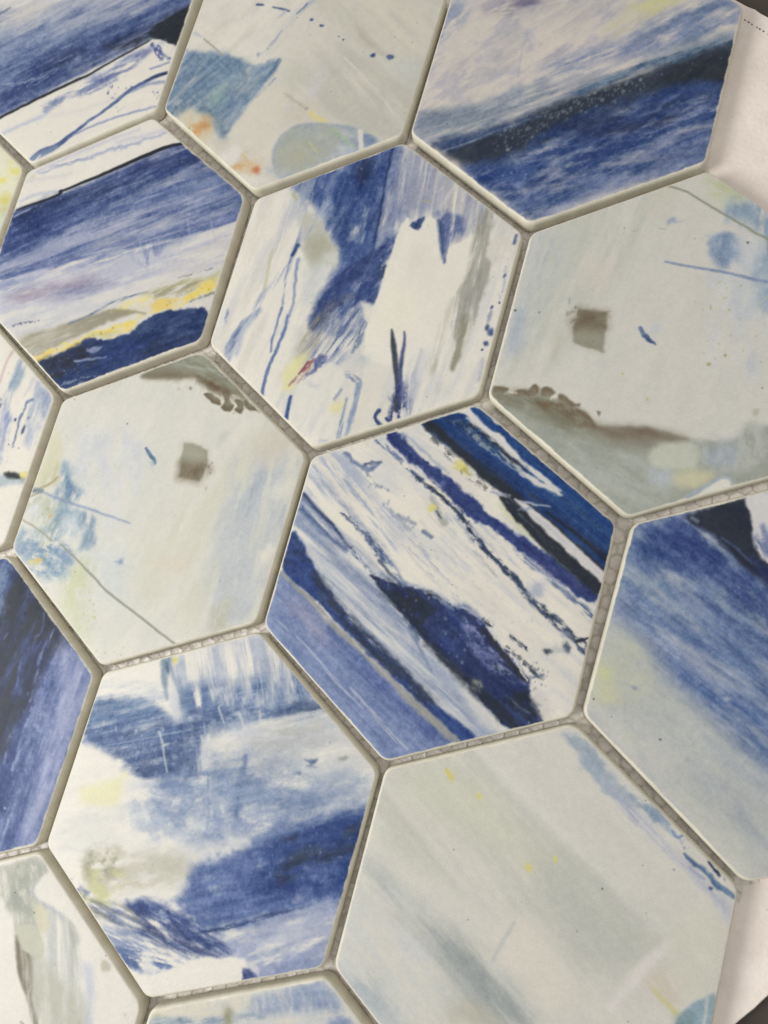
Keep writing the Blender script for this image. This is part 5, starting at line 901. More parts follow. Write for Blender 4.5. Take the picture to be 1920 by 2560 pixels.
  ('P',[(-8.8,48.8),(0.2,54.1),(15.3,45.5),(7.1,47.4),(-0.8,48.1)],(176,180,171),0.8,2.44,0.72,3.6,(-8,8.63,1.73,1,0.65),()),
  ('P',[(0.6,46.2),(5.9,46.5),(14.1,44.5),(21.7,41.8),(19.6,41.4),(11.9,42),(5.3,43.6)],(100,84,62),0.95,1.41,0.71,2.1,(-12,4.24,1.41,0.7,0.85),()),
  ('P',[(5.9,40.8),(7.9,41.8),(10.9,40.7),(13.6,39.2),(12.5,38.2),(9.6,38.7)],(108,98,80),0.97,0.35,0.35,1.7,0,()),
  ('P',[(7.5,41),(8.7,41.6),(10.6,41),(12.3,40.1),(11.6,39.4),(9.8,39.8)],(150,150,136),0.5,0.64,0.28,1.7,0,()),
  ('P',[(12.3,43.1),(15.1,42.6),(16.3,40.1),(18.5,39.1),(17.7,37),(15.1,37),(13.8,38.2),(14.5,40.1)],(108,98,80),0.97,0.35,0.35,1.7,0,()),
  ('P',[(13.5,42.3),(15.3,42),(16,40.5),(17.4,39.9),(16.9,38.6),(15.2,38.6),(14.5,39.3),(14.9,40.5)],(150,150,136),0.5,0.63,0.28,1.7,0,()),
  ('P',[(18,40.7),(20.3,41.6),(22,39.8),(21.7,37.1),(19.9,37),(18.9,37.9),(19.7,39.3)],(108,98,80),0.97,0.35,0.35,1.7,0,()),
  ('P',[(18.8,40.6),(20.2,41.1),(21.3,40.1),(21.1,38.5),(20,38.4),(19.4,38.9),(19.9,39.8)],(150,150,136),0.5,0.62,0.28,1.7,0,()),
  ('P',[(21.1,41.7),(24.2,40.9),(26.8,39.5),(24.9,38.7),(22.9,39.2)],(108,98,80),0.97,0.35,0.35,1.7,0,()),
  ('P',[(22.3,41.6),(24.1,41.1),(25.8,40.3),(24.6,39.8),(23.3,40.1)],(150,150,136),0.5,0.62,0.28,1.7,0,()),
  ('B',[(0.2,42,0.6,0.7,11)],(140,136,124),0.85,1.5,0.29,1.1,0,()),
  ('B',[(-4,40.6,0.7,0.4,11)],(186,184,172),0.7,1.4,1.08,5.8,0,())],9),
 'slanting_stripes': ((224, 221, 210), [
  ('N',[(0.1,1)],(208,206,200),0.5,0.07,0,0.1,(-25,19.83,3.97,1.2,0.4),()),
  ('N',[(0.1,1)],(198,202,208),0.5,0.07,0,0.1,(-25,17.19,2.64,1.6,0.1),()),
  ('P',[(-48.1,26.1),(-35.8,32.4),(-25.3,21.6),(-13.2,8.8),(-17.4,3.6),(-33.9,15.3),(-46.3,16.2)],(170,180,205),0.75,2.83,1.42,5.7,(-35,15.59,1.56,1.6,0.35),()),
  ('S',[(-46.6,24.9),(-38.6,18.6),(-24.7,8.9),(-17.1,2.3)],(140,152,185),0.6,0.99,0.85,3.5,(-35,8.48,0.99,1.6,0.45),(0.71,0.99,1.13,0.57)),
  ('S',[(-41.4,28.3),(-31.6,20.2),(-20,12.8)],(150,165,195),0.7,0.57,0.71,2.8,(-35,6.39,0.85,1.8,0.5),(0.43,0.64,0.35)),
  ('S',[(-37.8,31.3),(-33.4,29.2),(-29.3,27.9),(-25.9,30.1)],(110,125,165),0.85,0.43,0.86,2,0,(0.64,0.72,0.93,0.5)),
  ('S',[(-30.4,29.2),(-27.8,30.4),(-25,31)],(70,82,120),0.8,0.36,0.71,1.4,0,(0.57,0.64,0.36)),
  ('S',[(-29.1,27.2),(-26.8,24.1),(-20.5,22.6)],(135,148,178),0.8,0.42,0.85,1.8,(-36,2.82,0.85,1.6,0.6),(0.49,0.42,0.56)),
  ('D',[(-28.7,23),(-20.2,24.1),(-10.6,15),(-11.2,12.1),(-20.4,17)],(150,160,182),0.8,0.28,0,0.1,0,(0.42,1.11,10)),
  ('S',[(-18.2,16.8),(-10.5,12.2)],(160,165,175),0.7,0.41,0.69,1.7,0,(0.41,0.48)),
  ('S',[(-15.4,15.6),(-9.1,14.7)],(140,148,168),0.7,0.41,0.68,1.7,0,(0.62,0.48)),
  ('S',[(-6.2,12.9),(-3.4,11.7)],(120,132,160),0.85,0.34,0.4,1.3,0,(0.74,0.61)),
  ('S',[(-6.5,23.7),(-2.5,19),(-0.5,16.7)],(160,165,155),0.8,0.54,0.54,2,0,(0.61,0.81,1.22)),
  ('B',[(-5.4,20.7,1.1,1.6,-46)],(218,210,120),0.95,1.5,0.41,1.7,0,()),
  ('S',[(-3.8,19.7),(-1.9,18.1)],(70,85,120),0.8,0.27,0.27,1.3,0,(0.34,0.27)),
  ('D',[(-15.4,22.4),(-10.3,19.3),(7.1,0.1),(6.2,-1.5),(-20.4,14.1)],(50,52,60),0.9,0.13,0,0.1,0,(0.2,0.27,4)),
  ('S',[(-23,-5.4),(-17.1,-8.1),(-10.4,-12.4)],(150,162,190),0.55,0.54,0.68,2.7,(-31,6.08,0.81,1.6,0.5),(0.23,0.48,0.21)),
  ('S',[(-1.3,23.7),(9.3,16.7),(18.6,10.4)],(166,172,184),0.55,0.53,0.66,2.6,(-34,5.94,0.79,1.6,0.5),(0.15,0.69,0.18)),
  ('S',[(3.5,26.5),(8.6,23.8),(13.6,19.7)],(150,162,190),0.55,0.53,0.66,2.7,(-34,5.97,0.8,1.6,0.5),(0.15,0.77,0.2)),
  ('S',[(-26.4,5.3),(-15.1,-2.9),(-3.2,-9.5)],(166,172,184),0.55,0.54,0.68,2.7,(-32,6.09,0.81,1.6,0.5),(0.16,0.64,0.23)),
  ('S',[(1.7,19.5),(11.9,12.7),(20.4,7)],(176,184,200),0.55,0.52,0.65,2.6,(-34,5.89,0.79,1.6,0.5),(0.31,0.55,0.18)),
  ('S',[(-4.7,20.1),(1.4,15.5),(8.6,10.9)],(166,172,184),0.55,0.53,0.67,2.7,(-33,6.01,0.8,1.6,0.5),(0.17,0.62,0.26)),
  ('S',[(-26.5,10.8),(-17.9,6.1),(-10.6,-0.3)],(166,172,184),0.55,0.55,0.69,2.7,(-32,6.17,0.82,1.6,0.5),(0.25,0.5,0.15)),
  ('S',[(-27,9.9),(-20.8,5.6),(-16,2.9)],(166,172,184),0.55,0.55,0.69,2.8,(-32,6.21,0.83,1.6,0.5),(0.15,0.29,0.16)),
  ('S',[(-25,3.4),(-12.7,-5.9),(0.7,-14)],(150,162,190),0.55,0.54,0.67,2.7,(-31,6.05,0.81,1.6,0.5),(0.31,0.74,0.24)),
  ('S',[(-11.9,27.6),(-3.1,22.5),(4.6,16.9)],(166,172,184),0.55,0.54,0.68,2.7,(-34,6.1,0.81,1.6,0.5),(0.16,0.66,0.22)),
  ('S',[(-0.6,20.8),(4.8,17),(11.2,13.3)],(176,184,200),0.55,0.53,0.66,2.7,(-34,5.98,0.8,1.6,0.5),(0.15,0.65,0.23)),
  ('S',[(-0.9,19.5),(7.4,14.5),(15.7,8.9)],(150,162,190),0.55,0.53,0.66,2.6,(-34,5.94,0.79,1.6,0.5),(0.21,0.54,0.16)),
  ('S',[(-21.7,9.9),(-15.5,5),(-10.2,2)],(176,184,200),0.55,0.55,0.68,2.7,(-32,6.14,0.82,1.6,0.5),(0.21,0.79,0.25)),
  ('S',[(-6.9,20.4),(8.1,10.7),(22.9,1.9)],(190,192,192),0.55,0.53,0.66,2.6,(-33,5.91,0.79,1.6,0.5),(0.31,0.37,0.18)),
  ('S',[(-11.7,7.3),(-1.5,0.1),(9.1,-5.4)],(166,172,184),0.55,0.53,0.66,2.6,(-32,5.96,0.79,1.6,0.5),(0.23,0.31,0.15)),
  ('S',[(-3.7,4),(12.3,-5.6),(26.5,-14.9)],(190,192,192),0.55,0.51,0.64,2.6,(-32,5.79,0.77,1.6,0.5),(0.18,0.71,0.18)),
  ('S',[(-9.5,6.8),(3.8,-1.7),(16.8,-8.8)],(150,162,190),0.55,0.52,0.66,2.6,(-32,5.9,0.79,1.6,0.5),(0.29,0.47,0.22)),
  ('S',[(-0.5,12.1),(13.2,3.4),(27.8,-4.8)],(176,184,200),0.55,0.52,0.65,2.6,(-33,5.82,0.78,1.6,0.5),(0.26,0.4,0.2)),
  ('S',[(-20.3,17.6),(-5,7.1),(9.1,-3.5)],(150,162,190),0.55,0.54,0.67,2.7,(-33,6.04,0.8,1.6,0.5),(0.3,0.71,0.23)),
  ('S',[(-12.2,25.2),(-4.5,20.5),(3.5,14.7)],(190,192,192),0.55,0.54,0.68,2.7,(-33,6.1,0.81,1.6,0.5),(0.32,0.35,0.23)),
  ('S',[(-30.5,-3.5),(-24.1,-7.3),(-18.2,-10.3)],(176,184,200),0.55,0.55,0.69,2.7,(-31,6.17,0.82,1.6,0.5),(0.31,0.58,0.18)),
  ('S',[(10.3,14.4),(19.2,8),(29.1,1)],(150,162,190),0.55,0.51,0.64,2.6,(-34,5.78,0.77,1.6,0.5),(0.16,0.33,0.18)),
  ('S',[(-8,15.4),(4.3,6.3),(15,-0.9)],(190,192,192),0.55,0.53,0.66,2.6,(-33,5.94,0.79,1.6,0.5),(0.23,0.46,0.24)),
  ('S',[(-6.3,18.7),(6.1,11.2),(16.9,4)],(190,192,192),0.55,0.53,0.66,2.6,(-33,5.94,0.79,1.6,0.5),(0.21,0.34,0.2)),
  ('S',[(-19.4,17.5),(-13.8,14.8),(-8.4,10.8)],(176,184,200),0.55,0.55,0.69,2.7,(-33,6.17,0.82,1.6,0.5),(0.28,0.32,0.16)),
  ('S',[(-4.4,28.9),(11.4,18.3),(24.6,8.6)],(176,184,200),0.55,0.53,0.66,2.6,(-34,5.93,0.79,1.6,0.5),(0.2,0.78,0.15)),
  ('D',[(-18.5,7.5),(31.2,8.8),(32.8,-14),(8.1,-3.7)],(186,188,190),0.5,0.32,0,0.1,0,(0.19,0.52,70)),
  ('S',[(-29,37.5),(-23.3,35.4),(-15.6,30.9),(-11.3,28.3)],(120,135,172),0.9,0.42,0.7,2.1,(-32,3.52,0.98,1.2,0.65),(0.63,0.77,0.56,0.84)),
  ('S',[(-14.5,29.7),(-6.4,25.8),(1.5,22),(6.9,17),(11.2,13.3),(19,8.5),(24.4,5.2),(29.2,1.1),(35.7,-2.3),(43.5,-6.6),(47.8,-9.3)],(56,70,104),0.93,0.39,0.71,1.8,(-32,2.57,0.9,0.9,0.75),(0.51,0.77,0.84,0.9,0.97,0.9,0.84,1.03,1.29,1.16,1.42)),
  ('S',[(-12.9,29),(-4.1,24.9),(4.1,19.8),(9.6,14.3),(19,8.8),(28.3,2.2),(35.7,-2),(45.5,-7.4)],(34,42,56),0.9,0.32,0.65,1.4,(-32,1.94,0.78,1.6,0.55),(0.26,0.39,0.39,0.39,0.32,0.39,0.39,0.52)),
  ('D',[(1.2,23.3),(4.1,22.6),(19.3,9.9),(30.3,2.1),(29.5,-0.1),(17.2,8)],(120,130,150),0.8,0.19,0,0.1,0,(0.19,0.52,26)),
  ('S',[(45,-7.5),(47.7,-6)],(44,52,68),1,0.24,0.24,1.2,0,(0.54,0.36)),
  ('B',[(42,-6.4,2.1,1.3,-16)],(150,160,175),0.7,1.2,0.61,2.4,0,()),
  ('S',[(26.1,11.5),(33.3,8.1),(39.8,4.5),(48.2,-0)],(90,108,150),0.85,0.5,0.62,2.5,(-27,6.2,0.87,1.5,0.6),(0.87,0.62,0.68,1.05)),
  ('S',[(23.7,13.6),(31.1,9.5),(37.5,6.5)],(130,140,180),0.6,0.76,0.76,2.5,(-27,5.67,0.88,1.6,0.5),(1.39,1.01,0.38)),
  ('B',[(30.9,3.5,2.4,2.5,-47)],(172,178,200),0.8,1.2,0.94,2.5,0,()),
  ('S',[(10.6,10.4),(18.6,5)],(120,130,150),0.4,0.52,0.65,1.9,0,(0.32,0.32)),
  ('P',[(-25.7,40),(-22.1,41.8),(-13.3,35.7),(-4.3,31.2),(2,28.4),(15.3,21),(26.1,16.9),(33.1,14.6),(40.2,11.1),(47.7,7.8),(47.3,3.9),(40.1,5.9),(30.8,10.7),(23.7,13.6),(14.7,18.2),(5.9,20.9),(-3.1,26.5),(-10.7,31.2),(-16.1,32.9)],(58,72,140),1,0.46,0.92,3,0,()),
  ('P',[(-24.3,39.2),(-21.1,40.6),(-11.4,33.9),(-2.6,30.1),(2.1,27.7),(8,23.5),(5.7,21.6),(-4.6,26.9),(-13.9,32.7)],(46,56,112),0.75,0.96,1.1,2.7,(-27,6.18,1.24,1.5,0.55),()),
  ('P',[(5.4,22.9),(14.2,20.1),(26.4,15.6),(37.1,11),(47.1,7.7),(47.1,5.1),(32.9,9.9),(17.7,16.9)],(44,52,112),0.85,0.76,0.51,3.2,(-27,8.88,1.01,1.3,0.65),()),
  ('P',[(21.7,16.5),(30.4,12.6),(38.5,10),(43,6.6),(35.1,8.5),(25.8,12.8)],(84,84,150),0.6,0.88,0.63,2.5,(-27,4.4,1.01,1.5,0.5),()),
  ('D',[(-21.4,39.1),(-11.4,33.9),(-3.1,29.3),(-7.1,28.5),(-17,33.5)],(112,122,178),0.7,0.42,0,0.1,0,(0.28,0.97,14)),
  ('S',[(-20.8,42.1),(-12.3,37.3),(-3.2,32.2)],(150,165,190),0.6,0.56,0.56,2.1,0,(0.35,0.49,0.28)),
  ('B',[(-0.1,35.3,2.3,1.8,-37)],(214,206,120),0.95,1.3,0.68,2,0,()),
  ('S',[(1.1,34.5),(3.5,33.2)],(160,160,90),0.7,0.54,0.54,1.4,0,(0.68,0.41)),
  ('P',[(14,26.2),(20,23.5),(26.2,19.6),(29.2,17.6),(24.3,19.1),(17.5,22.9)],(198,202,164),0.8,1.03,0.52,3.2,0,()),
  ('P',[(-15.6,45.9),(-8.5,50),(-3.4,52.1),(2.5,48.3),(9.5,44.7),(16.6,40.6),(24.1,36.7),(31.9,33.7),(40.2,30.8),(47.7,27.6),(49,13.3),(42.2,16.1),(33.8,20),(27.1,23.8),(18.9,28),(11.5,31.2),(1.9,36.8),(-6.9,41.3)],(40,72,140),1,0.33,0.46,3.9,0,()),
  ('P',[(-15.6,45.9),(-12.1,47.6),(-4.6,43.2),(4.2,38.7),(14.2,33.8),(21.9,29.4),(33,23.2),(46,15.8),(49,13.3),(48.8,11.3),(40.3,16.3),(27.7,23.9),(17.5,28.4),(10,31.5),(2.1,36.1),(-6.9,41.3)],(36,42,54),1,0.59,0.59,3.3,0,()),
  ('P',[(-4.6,43.2),(3.6,41),(13.6,36.5),(21.9,32.1),(28.7,28.2),(23.3,29),(14.5,32.5),(4.5,37.3)],(40,60,104),0.7,0.93,0.4,2.7,(-28,11.96,0.66,1.8,0.5),()),
  ('S',[(-11.7,43.2),(-5.6,38.7),(2.8,33.4),(10.5,29.6)],(60,66,74),0.75,0.82,0.96,1.8,(-33,1.77,1.23,2.2,0.4),(0.82,0.96,0.82,0.41)),
  ('S',[(-8.2,49),(-0.5,46.2),(10.2,42),(21.3,37.5),(32.2,32.4),(47,25.2)],(34,44,66),0.8,0.66,0.4,3.3,(-29,17.2,0.79,1.2,0.6),(0.79,0.66,0.6,0.6,0.6,0.53)),
  ('S',[(22.8,30.9),(33.8,25.4),(47.9,18.2)],(38,50,80),0.85,0.51,0.32,3.2,(-28,16.46,0.89,1.2,0.65),(0.76,0.82,0.76)),
  ('S',[(28.4,26.8),(37.5,22.9),(48.2,17)],(30,36,48),0.9,0.38,0.25,3.1,0,(0.44,0.5,0.63)),
  ('P',[(-0.6,46.9),(12.4,41.1),(27,35.3),(47.8,26),(48.5,21),(33.1,28.5),(14.8,36.7)],(48,92,168),0.7,1.04,0.39,3.2,(-29,25.92,0.58,2.2,0.5),()),
  ('P',[(25.6,32.9),(38.1,29),(47.5,25.9),(48.2,19.6),(35.6,25.8)],(66,104,160),0.55,0.88,0.38,3.1,(-29,25.18,0.44,2.4,0.4),()),
  ('P',[(18.1,28.8),(22.2,28.1),(29.6,24.4),(38.4,19.2),(48,13.7),(48.3,10.7),(42,14.1),(34,18.8),(25.9,23.5)],(206,204,204),1,0.32,0.32,3.2,0,()),
  ('P',[(22.5,26.8),(29.9,23.1),(38.7,17.9),(36.6,18.7),(27.9,23.3)],(170,180,196),0.5,0.51,0.51,2.5,0,()),
  ('P',[(13.4,28.8),(18.9,28),(27.4,22.5),(35.5,17.8),(42.9,13.1),(48.5,10),(48.6,6.5),(42.5,9.1),(34.7,13),(26.5,18.3),(17.8,24.4)],(36,41,54),1,0.38,0.38,2.5,0,()),
  ('S',[(15.8,27.3),(25,21.9),(34.6,16.3)],(120,135,150),0.5,0.39,0.39,1.9,(-28,3.86,0.64,2,0.4),(0.39,0.32,0.26)),
  ('S',[(29.6,15.7),(36.7,12.8),(44.1,7.5)],(96,112,126),0.6,0.5,0.62,1.6,(-27,3.12,0.75,2,0.45),(0.44,0.5,0.5)),
  ('P',[(-2.8,50.1),(0.7,50),(10,45.5),(15.2,43.8),(21.3,40.2),(23.8,38),(19.7,38.5),(12.6,43.2),(6,45.4)],(186,190,192),1,0.47,0.94,2.7,0,()),
  ('P',[(10,42.7),(17.7,38.7),(24.3,36),(31.3,33.5),(30.2,32.6),(23.3,34.5),(16.6,37.8)],(206,206,204),1,0.39,0.59,2.6,0,()),
  ('P',[(-6.7,48.6),(-1.2,49.3),(7.4,45),(13.1,41.2),(19.1,38.4),(16.6,37.8),(8.9,41.8),(-0.3,45.5)],(150,158,162),0.85,0.81,0.95,2,(-33,4.06,1.35,1.4,0.6),()),
  ('S',[(-4.1,49.5),(1.8,48.1),(8.2,44.5),(13.7,41.4),(20.4,38.6)],(52,58,72),0.95,0.41,0.95,1.6,(-33,2.71,1.08,1.4,0.6),(0.68,0.88,0.88,0.95,0.61)),
  ('S',[(3.7,43.5),(12.1,39.6),(19.6,36.4)],(170,178,190),0.8,0.33,0.67,2,0,(0.33,0.27,0.33)),
  ('S',[(19.5,28.5),(24.1,28.5),(29.2,28.9)],(180,190,205),0.85,0.26,0.39,1.9,0,(0.32,0.39,0.13)),
  ('S',[(20.1,25.9),(23.7,27.1)],(130,150,180),0.7,0.32,0.39,1.3,0,(0.26,0.32)),
  ('S',[(10.6,29.2),(16.6,29.5)],(150,160,190),0.8,0.33,0.53,1.3,0,(0.33,0.26)),
  ('P',[(-3.4,52.5),(-1.3,53.6),(5.4,50.3),(11.3,45.8),(20.5,40.7),(28.1,36.2),(31.8,34.3),(24.7,36.8),(15.2,41),(6.4,46.2),(0.8,49.4)],(216,215,212),0.9,0.4,0.54,2.7,0,()),
  ('P',[(-2,53.8),(1,54.3),(8.9,50.2),(18.2,45.1),(30.8,38.8),(38,35),(47.5,28.6),(46.3,25.6),(34.2,32.1),(26.7,36.6),(18.5,41),(10.3,47),(5.8,48.9)],(46,84,158),1,0.39,0.53,3.3,0,()),
  ('P',[(8.5,48.8),(18.5,43.8),(26.1,39.2),(22.9,39.2),(14.4,44.3)],(40,56,96),0.7,0.66,0.53,2.7,(-29,7.96,0.93,1.5,0.5),()),
  ('P',[(21,38.8),(26.7,36.6),(31.6,33.9),(27.2,34.6)],(208,208,206),1,0.39,0.45,2.6,0,()),
  ('P',[(-47.9,16.5),(-35.9,9.1),(-25.3,3.1),(-15.3,-4.2),(-4.3,-13.6),(9.4,-21.8),(20.9,-28.2),(33.6,-35.8),(22,-42.8),(6.8,-34.9),(-9.3,-25.7),(-24.8,-16.3),(-36,-8),(-46.9,2.9)],(160,170,196),0.95,0.93,0.53,4,(-26,19.92,1.99,0.8,0.75),()),
  ('P',[(-43.4,1.6),(-32,-4.2),(-15.5,-13.8),(-0.4,-23.2),(15.3,-31.8),(24.1,-41.2),(20.4,-41.7),(4.9,-32.8),(-14.6,-21.8),(-29.3,-13.3)],(206,208,208),0.85,1.44,0.52,3.9,(-26,19.65,1.57,1.2,0.6),()),
  ('P',[(-42.1,4.8),(-25.8,-2.7),(-14.8,-6.1),(-7.6,-11.8),(-0.4,-17.9),(-9.5,-15),(-24.5,-7.2)],(134,146,176),0.7,1.62,0.54,4.1,(-26,17.6,1.22,1.2,0.6),()),
  ('P',[(13.6,-25.2),(25.5,-31.3),(32.8,-35.4),(27.4,-38.9),(18.9,-33.3)],(210,210,206),0.8,1.23,0.49,3.1,0,()),
  ('S',[(-2.8,-16.6),(2,-21.9),(6.8,-27.1)],(120,135,165),0.8,0.52,0.32,2.6,0,(0.52,0.45,0.19)),
  ('S',[(-2.3,-15.8),(0.6,-19)],(90,108,150),0.8,0.65,0.33,2.6,0,(0.78,0.39)),
  ('P',[(-47.4,15.9),(-40.2,11),(-33.7,6.8),(-29.1,3.6),(-29.7,0.6),(-38.4,4.9),(-47.7,10.7)],(116,132,172),0.9,1,0.57,4.3,(-32,11.37,1.28,1.2,0.6),()),
  ('S',[(-47.3,15.6),(-41.1,11.5),(-35.7,8.4),(-30.8,4.6)],(58,72,110),0.95,0.36,0.36,2.9,0,(0.64,0.5,0.43,0.36)),
  ('S',[(-47,10.9),(-40.5,7),(-33.4,3.3),(-28.5,1.6)],(84,102,150),0.8,0.71,0.43,2.8,0,(0.64,0.57,0.64,0.43)),
  ('S',[(-47.2,6.5),(-39.2,2.6),(-32.4,-0.1)],(124,140,178),0.6,1.14,0.43,2.8,0,(0.99,0.99,0.71)),
  ('S',[(-29.9,4.1),(-26.2,1.5),(-21.7,-1.6),(-18.3,-3.6)],(70,84,120),0.85,0.41,0.69,1.7,(-32,2.07,0.97,1.6,0.6),(0.41,0.62,0.55,0.48)),
  ('S',[(-34.2,13.8),(-29.8,11.2),(-24.3,7.6),(-19,3.9),(-15.9,0.5)],(74,88,122),0.85,0.42,0.97,1.8,(-35,2.78,1.11,1.8,0.55),(0.69,0.62,0.69,0.97,0.69)),
  ('S',[(-22.6,6.6),(-17.4,3.6),(-12.7,-0.8),(-7.3,-4.9)],(104,124,164),0.9,0.68,0.68,2.7,(-35,5.43,1.09,1.2,0.65),(0.68,1.09,1.22,0.95)),
  ('S',[(-17.4,0.8),(-13,-2.2),(-8.8,-4.6)],(48,60,92),0.8,0.41,0.41,2,0,(0.34,0.41,0.34)),
  ('S',[(-29.8,6.2),(-23.7,2.8),(-17.5,-1.3),(-12.6,-3.5)],(190,192,190),0.8,0.41,0.69,2.1,0,(0.34,0.34,0.34,0.27)),
  ('S',[(-15.6,-2.9),(-9.6,-4.1),(-4,-4.2),(1.6,-4.7),(7.6,-7.1),(12.8,-6.4),(18.8,-9.4)],(134,148,180),0.7,0.79,0.66,2,0,(0.66,0.52,0.46,0.59,0.59,0.52,0.39)),
  ('P',[(-19,-4.8),(-15.3,-4.2),(-9.5,-4.8),(-3.9,-4.7),(1.7,-5.3),(5.4,-6.4),(9,-7.4),(13,-7),(18.4,-10.2),(22.6,-14.3),(28.6,-17.7),(34.7,-22.4),(35.7,-26.5),(40.7,-31.8),(33.1,-36.3),(24.3,-31.7),(15,-25.4),(7.2,-21.1),(-0.7,-16.7),(-7.6,-11.8),(-13.6,-7.9)],(42,54,104),1,0.32,0.64,1.9,0,()),
  ('P',[(-19,-4.8),(-9.5,-4.8),(1.8,-5.6),(5.1,-7.8),(1.9,-11.3),(2.5,-18.4),(7.9,-23.5),(17.9,-26.5),(27.5,-28.9),(34.9,-25.5),(40.7,-31.8),(33.1,-36.3),(24.3,-31.7),(15,-25.4),(7.2,-21.1),(-0.7,-16.7),(-7.6,-11.8),(-13.6,-7.9)],(32,40,56),0.95,0.89,1.02,2.6,(-26,4.47,1.91,1.3,0.72),()),
  ('P',[(2.1,-11.9),(7.8,-7.7),(13.3,-8.3),(15.3,-16.3),(12.5,-20.9),(6.6,-18.6)],(54,70,142),0.8,1.54,1.03,3.2,(-27,3.85,1.92,1.4,0.6),()),
  ('P',[(12.4,-7.5),(19.6,-9.9),(24.7,-15),(30.7,-18.4),(34.3,-23.1),(27.5,-23.8),(20.9,-20.5),(13.4,-14.2)],(120,124,176),0.95,0.87,1,2.5,(-27,3.74,1.87,1.6,0.6),()),
  ('P',[(22.3,-18.2),(27,-18.8),(32.3,-22.4),(30.8,-24.1),(24.5,-22.1)],(180,180,196),0.8,0.86,0.99,1.8,(-27,3.7,1.6,1.4,0.55),()),
  ('S',[(18.1,-11.6),(21.9,-13.8),(25,-16.2),(29.6,-19.4),(34.2,-22.5)],(40,42,58),0.95,0.43,0.74,1.7,0,(0.68,0.87,0.81,1.12,0.74)),
  ('S',[(29.1,-27.8),(34.1,-30.1),(40.1,-32)],(104,120,150),0.6,0.36,0.48,1.8,(-26,2.41,0.6,1.6,0.4),(0.3,0.36,0.24)),
  ('S',[(24.7,-27.8),(31.9,-31.3),(36.8,-33.6)],(52,72,132),0.7,0.61,0.49,2.4,0,(0.55,0.61,0.49)),
  ('D',[(-18,-4.9),(1.9,-5.9),(12.8,-9.1),(24.1,-25.4),(39.3,-31),(32.8,-35.4),(7.1,-20.5),(-7.7,-11.1)],(128,140,170),0.75,0.25,0,0.1,0,(0.19,0.57,60)),
  ('D',[(1.4,-9.4),(12.8,-9.1),(22,-22.2),(11,-20.1)],(84,98,156),0.7,0.32,0,0.1,0,(0.26,0.64,26)),
  ('B',[(20.4,-27.4,1.5,1.7,-4)],(190,190,150),0.9,1.2,0.5,1.2,0,()),
  ('D',[(18.3,-25.8),(22.3,-25.9),(22.4,-29.1),(19.2,-29.3)],(70,90,150),0.8,0.25,0,0.1,0,(0.25,0.56,5)),
  ('S',[(1.8,-5.6),(5.5,-6.7),(8.5,-7.9)],(150,165,190),0.7,0.33,0.65,1.6,0,(0.39,0.78,0.46)),
  ('P',[(-16.1,-6.5),(-6.3,-11.4),(5.2,-18.4),(17.6,-25.3),(29.4,-31.5),(34.1,-35.4),(27.4,-33.9),(13.9,-26.4),(1,-18.2),(-8.9,-12.1)],(34,42,60),0.9,1.02,0.64,2.5,(-28,8.9,1.65,0.8,0.8),()),
  ('S',[(6.5,-8.1),(17.7,-15.6),(27.1,-22),(33,-25.4)],(74,90,150),0.7,0.88,0.63,2.5,(-29,5.63,1,1.4,0.5),(0.63,0.75,0.75,0.5)),
  ('S',[(26.6,-14.8),(30.9,-16.8)],(56,64,86),0.9,0.31,0.56,1.2,(-30,1.85,0.74,1.2,0.7),(0.74,0.56)),
  ('S',[(27.1,-11.4),(32,-13.3)],(56,64,86),0.9,0.31,0.56,1.2,(-31,1.86,0.74,1.2,0.7),(0.74,0.56)),
  ('S',[(32.3,-17.4),(35.8,-18.9)],(56,64,86),0.9,0.31,0.55,1.2,(-30,1.83,0.73,1.2,0.7),(0.73,0.55)),
  ('S',[(34.5,-18.6),(38,-20.5)],(56,64,86),0.9,0.3,0.55,1.2,(-30,1.82,0.73,1.2,0.7),(0.73,0.55)),
  ('S',[(17.9,-8.4),(20.8,-9.6)],(56,64,86),0.9,0.32,0.57,1.3,(-30,1.9,0.76,1.2,0.7),(0.76,0.57)),
  ('S',[(21.7,-10.6),(24.4,-13.8),(27.4,-15.5),(30.8,-19),(34,-21.9)],(214,213,208),0.95,0.25,0.56,1.2,0,(0.31,0.37,0.31,0.37,0.31)),
  ('B',[(37.8,-12.7,1.3,0.9,5)],(52,62,80),1,1.6,0.37,1.2,0,()),
  ('B',[(42.8,-10,1,1.5,35)],(60,72,96),0.95,1.5,0.36,1.2,0,()),
  ('B',[(40.3,-11.3,2.7,1.3,15)],(170,178,185),0.6,1.2,0.73,1.8,0,()),
  ('S',[(34.8,-21.1),(38.1,-19.5)],(90,104,130),0.7,0.36,0.49,1.2,0,(0.3,0.49)),
  ('P',[(35.7,-24),(38.7,-23.1),(42.8,-27.5),(40.6,-31.3),(37.3,-27.9)],(196,196,196),0.6,1.2,0.96,2.4,0,()),
  ('D',[(33.4,-16.4),(39,-16.7),(39.8,-22.8),(35.2,-24.1)],(80,94,130),0.7,0.24,0,0.1,0,(0.18,0.42,14)),
  ('P',[(-36.8,-5.4),(-23.2,-11.7),(-11.9,-16.3),(1.6,-25.3),(15.6,-33),(10.4,-33.2),(-6.8,-25),(-23.5,-15.9)],(146,158,188),0.7,2.64,0.53,4,(-26,19.78,1.58,1.1,0.6),()),
  ('P',[(-48.3,2.6),(-43.7,0.1),(-38.2,-5.7),(-30.4,-12.2),(-21.2,-18.8),(-11,-24.8),(-2.4,-28.4),(6.5,-33.7),(15,-38.2),(23.5,-41.3),(18.4,-44.1),(7.6,-37.9),(-4.9,-31.7),(-18.1,-24.7),(-30.2,-17.7),(-39.8,-13.2),(-47.1,-10.1)],(58,80,152),1,0.47,0.67,3.3,0,()),
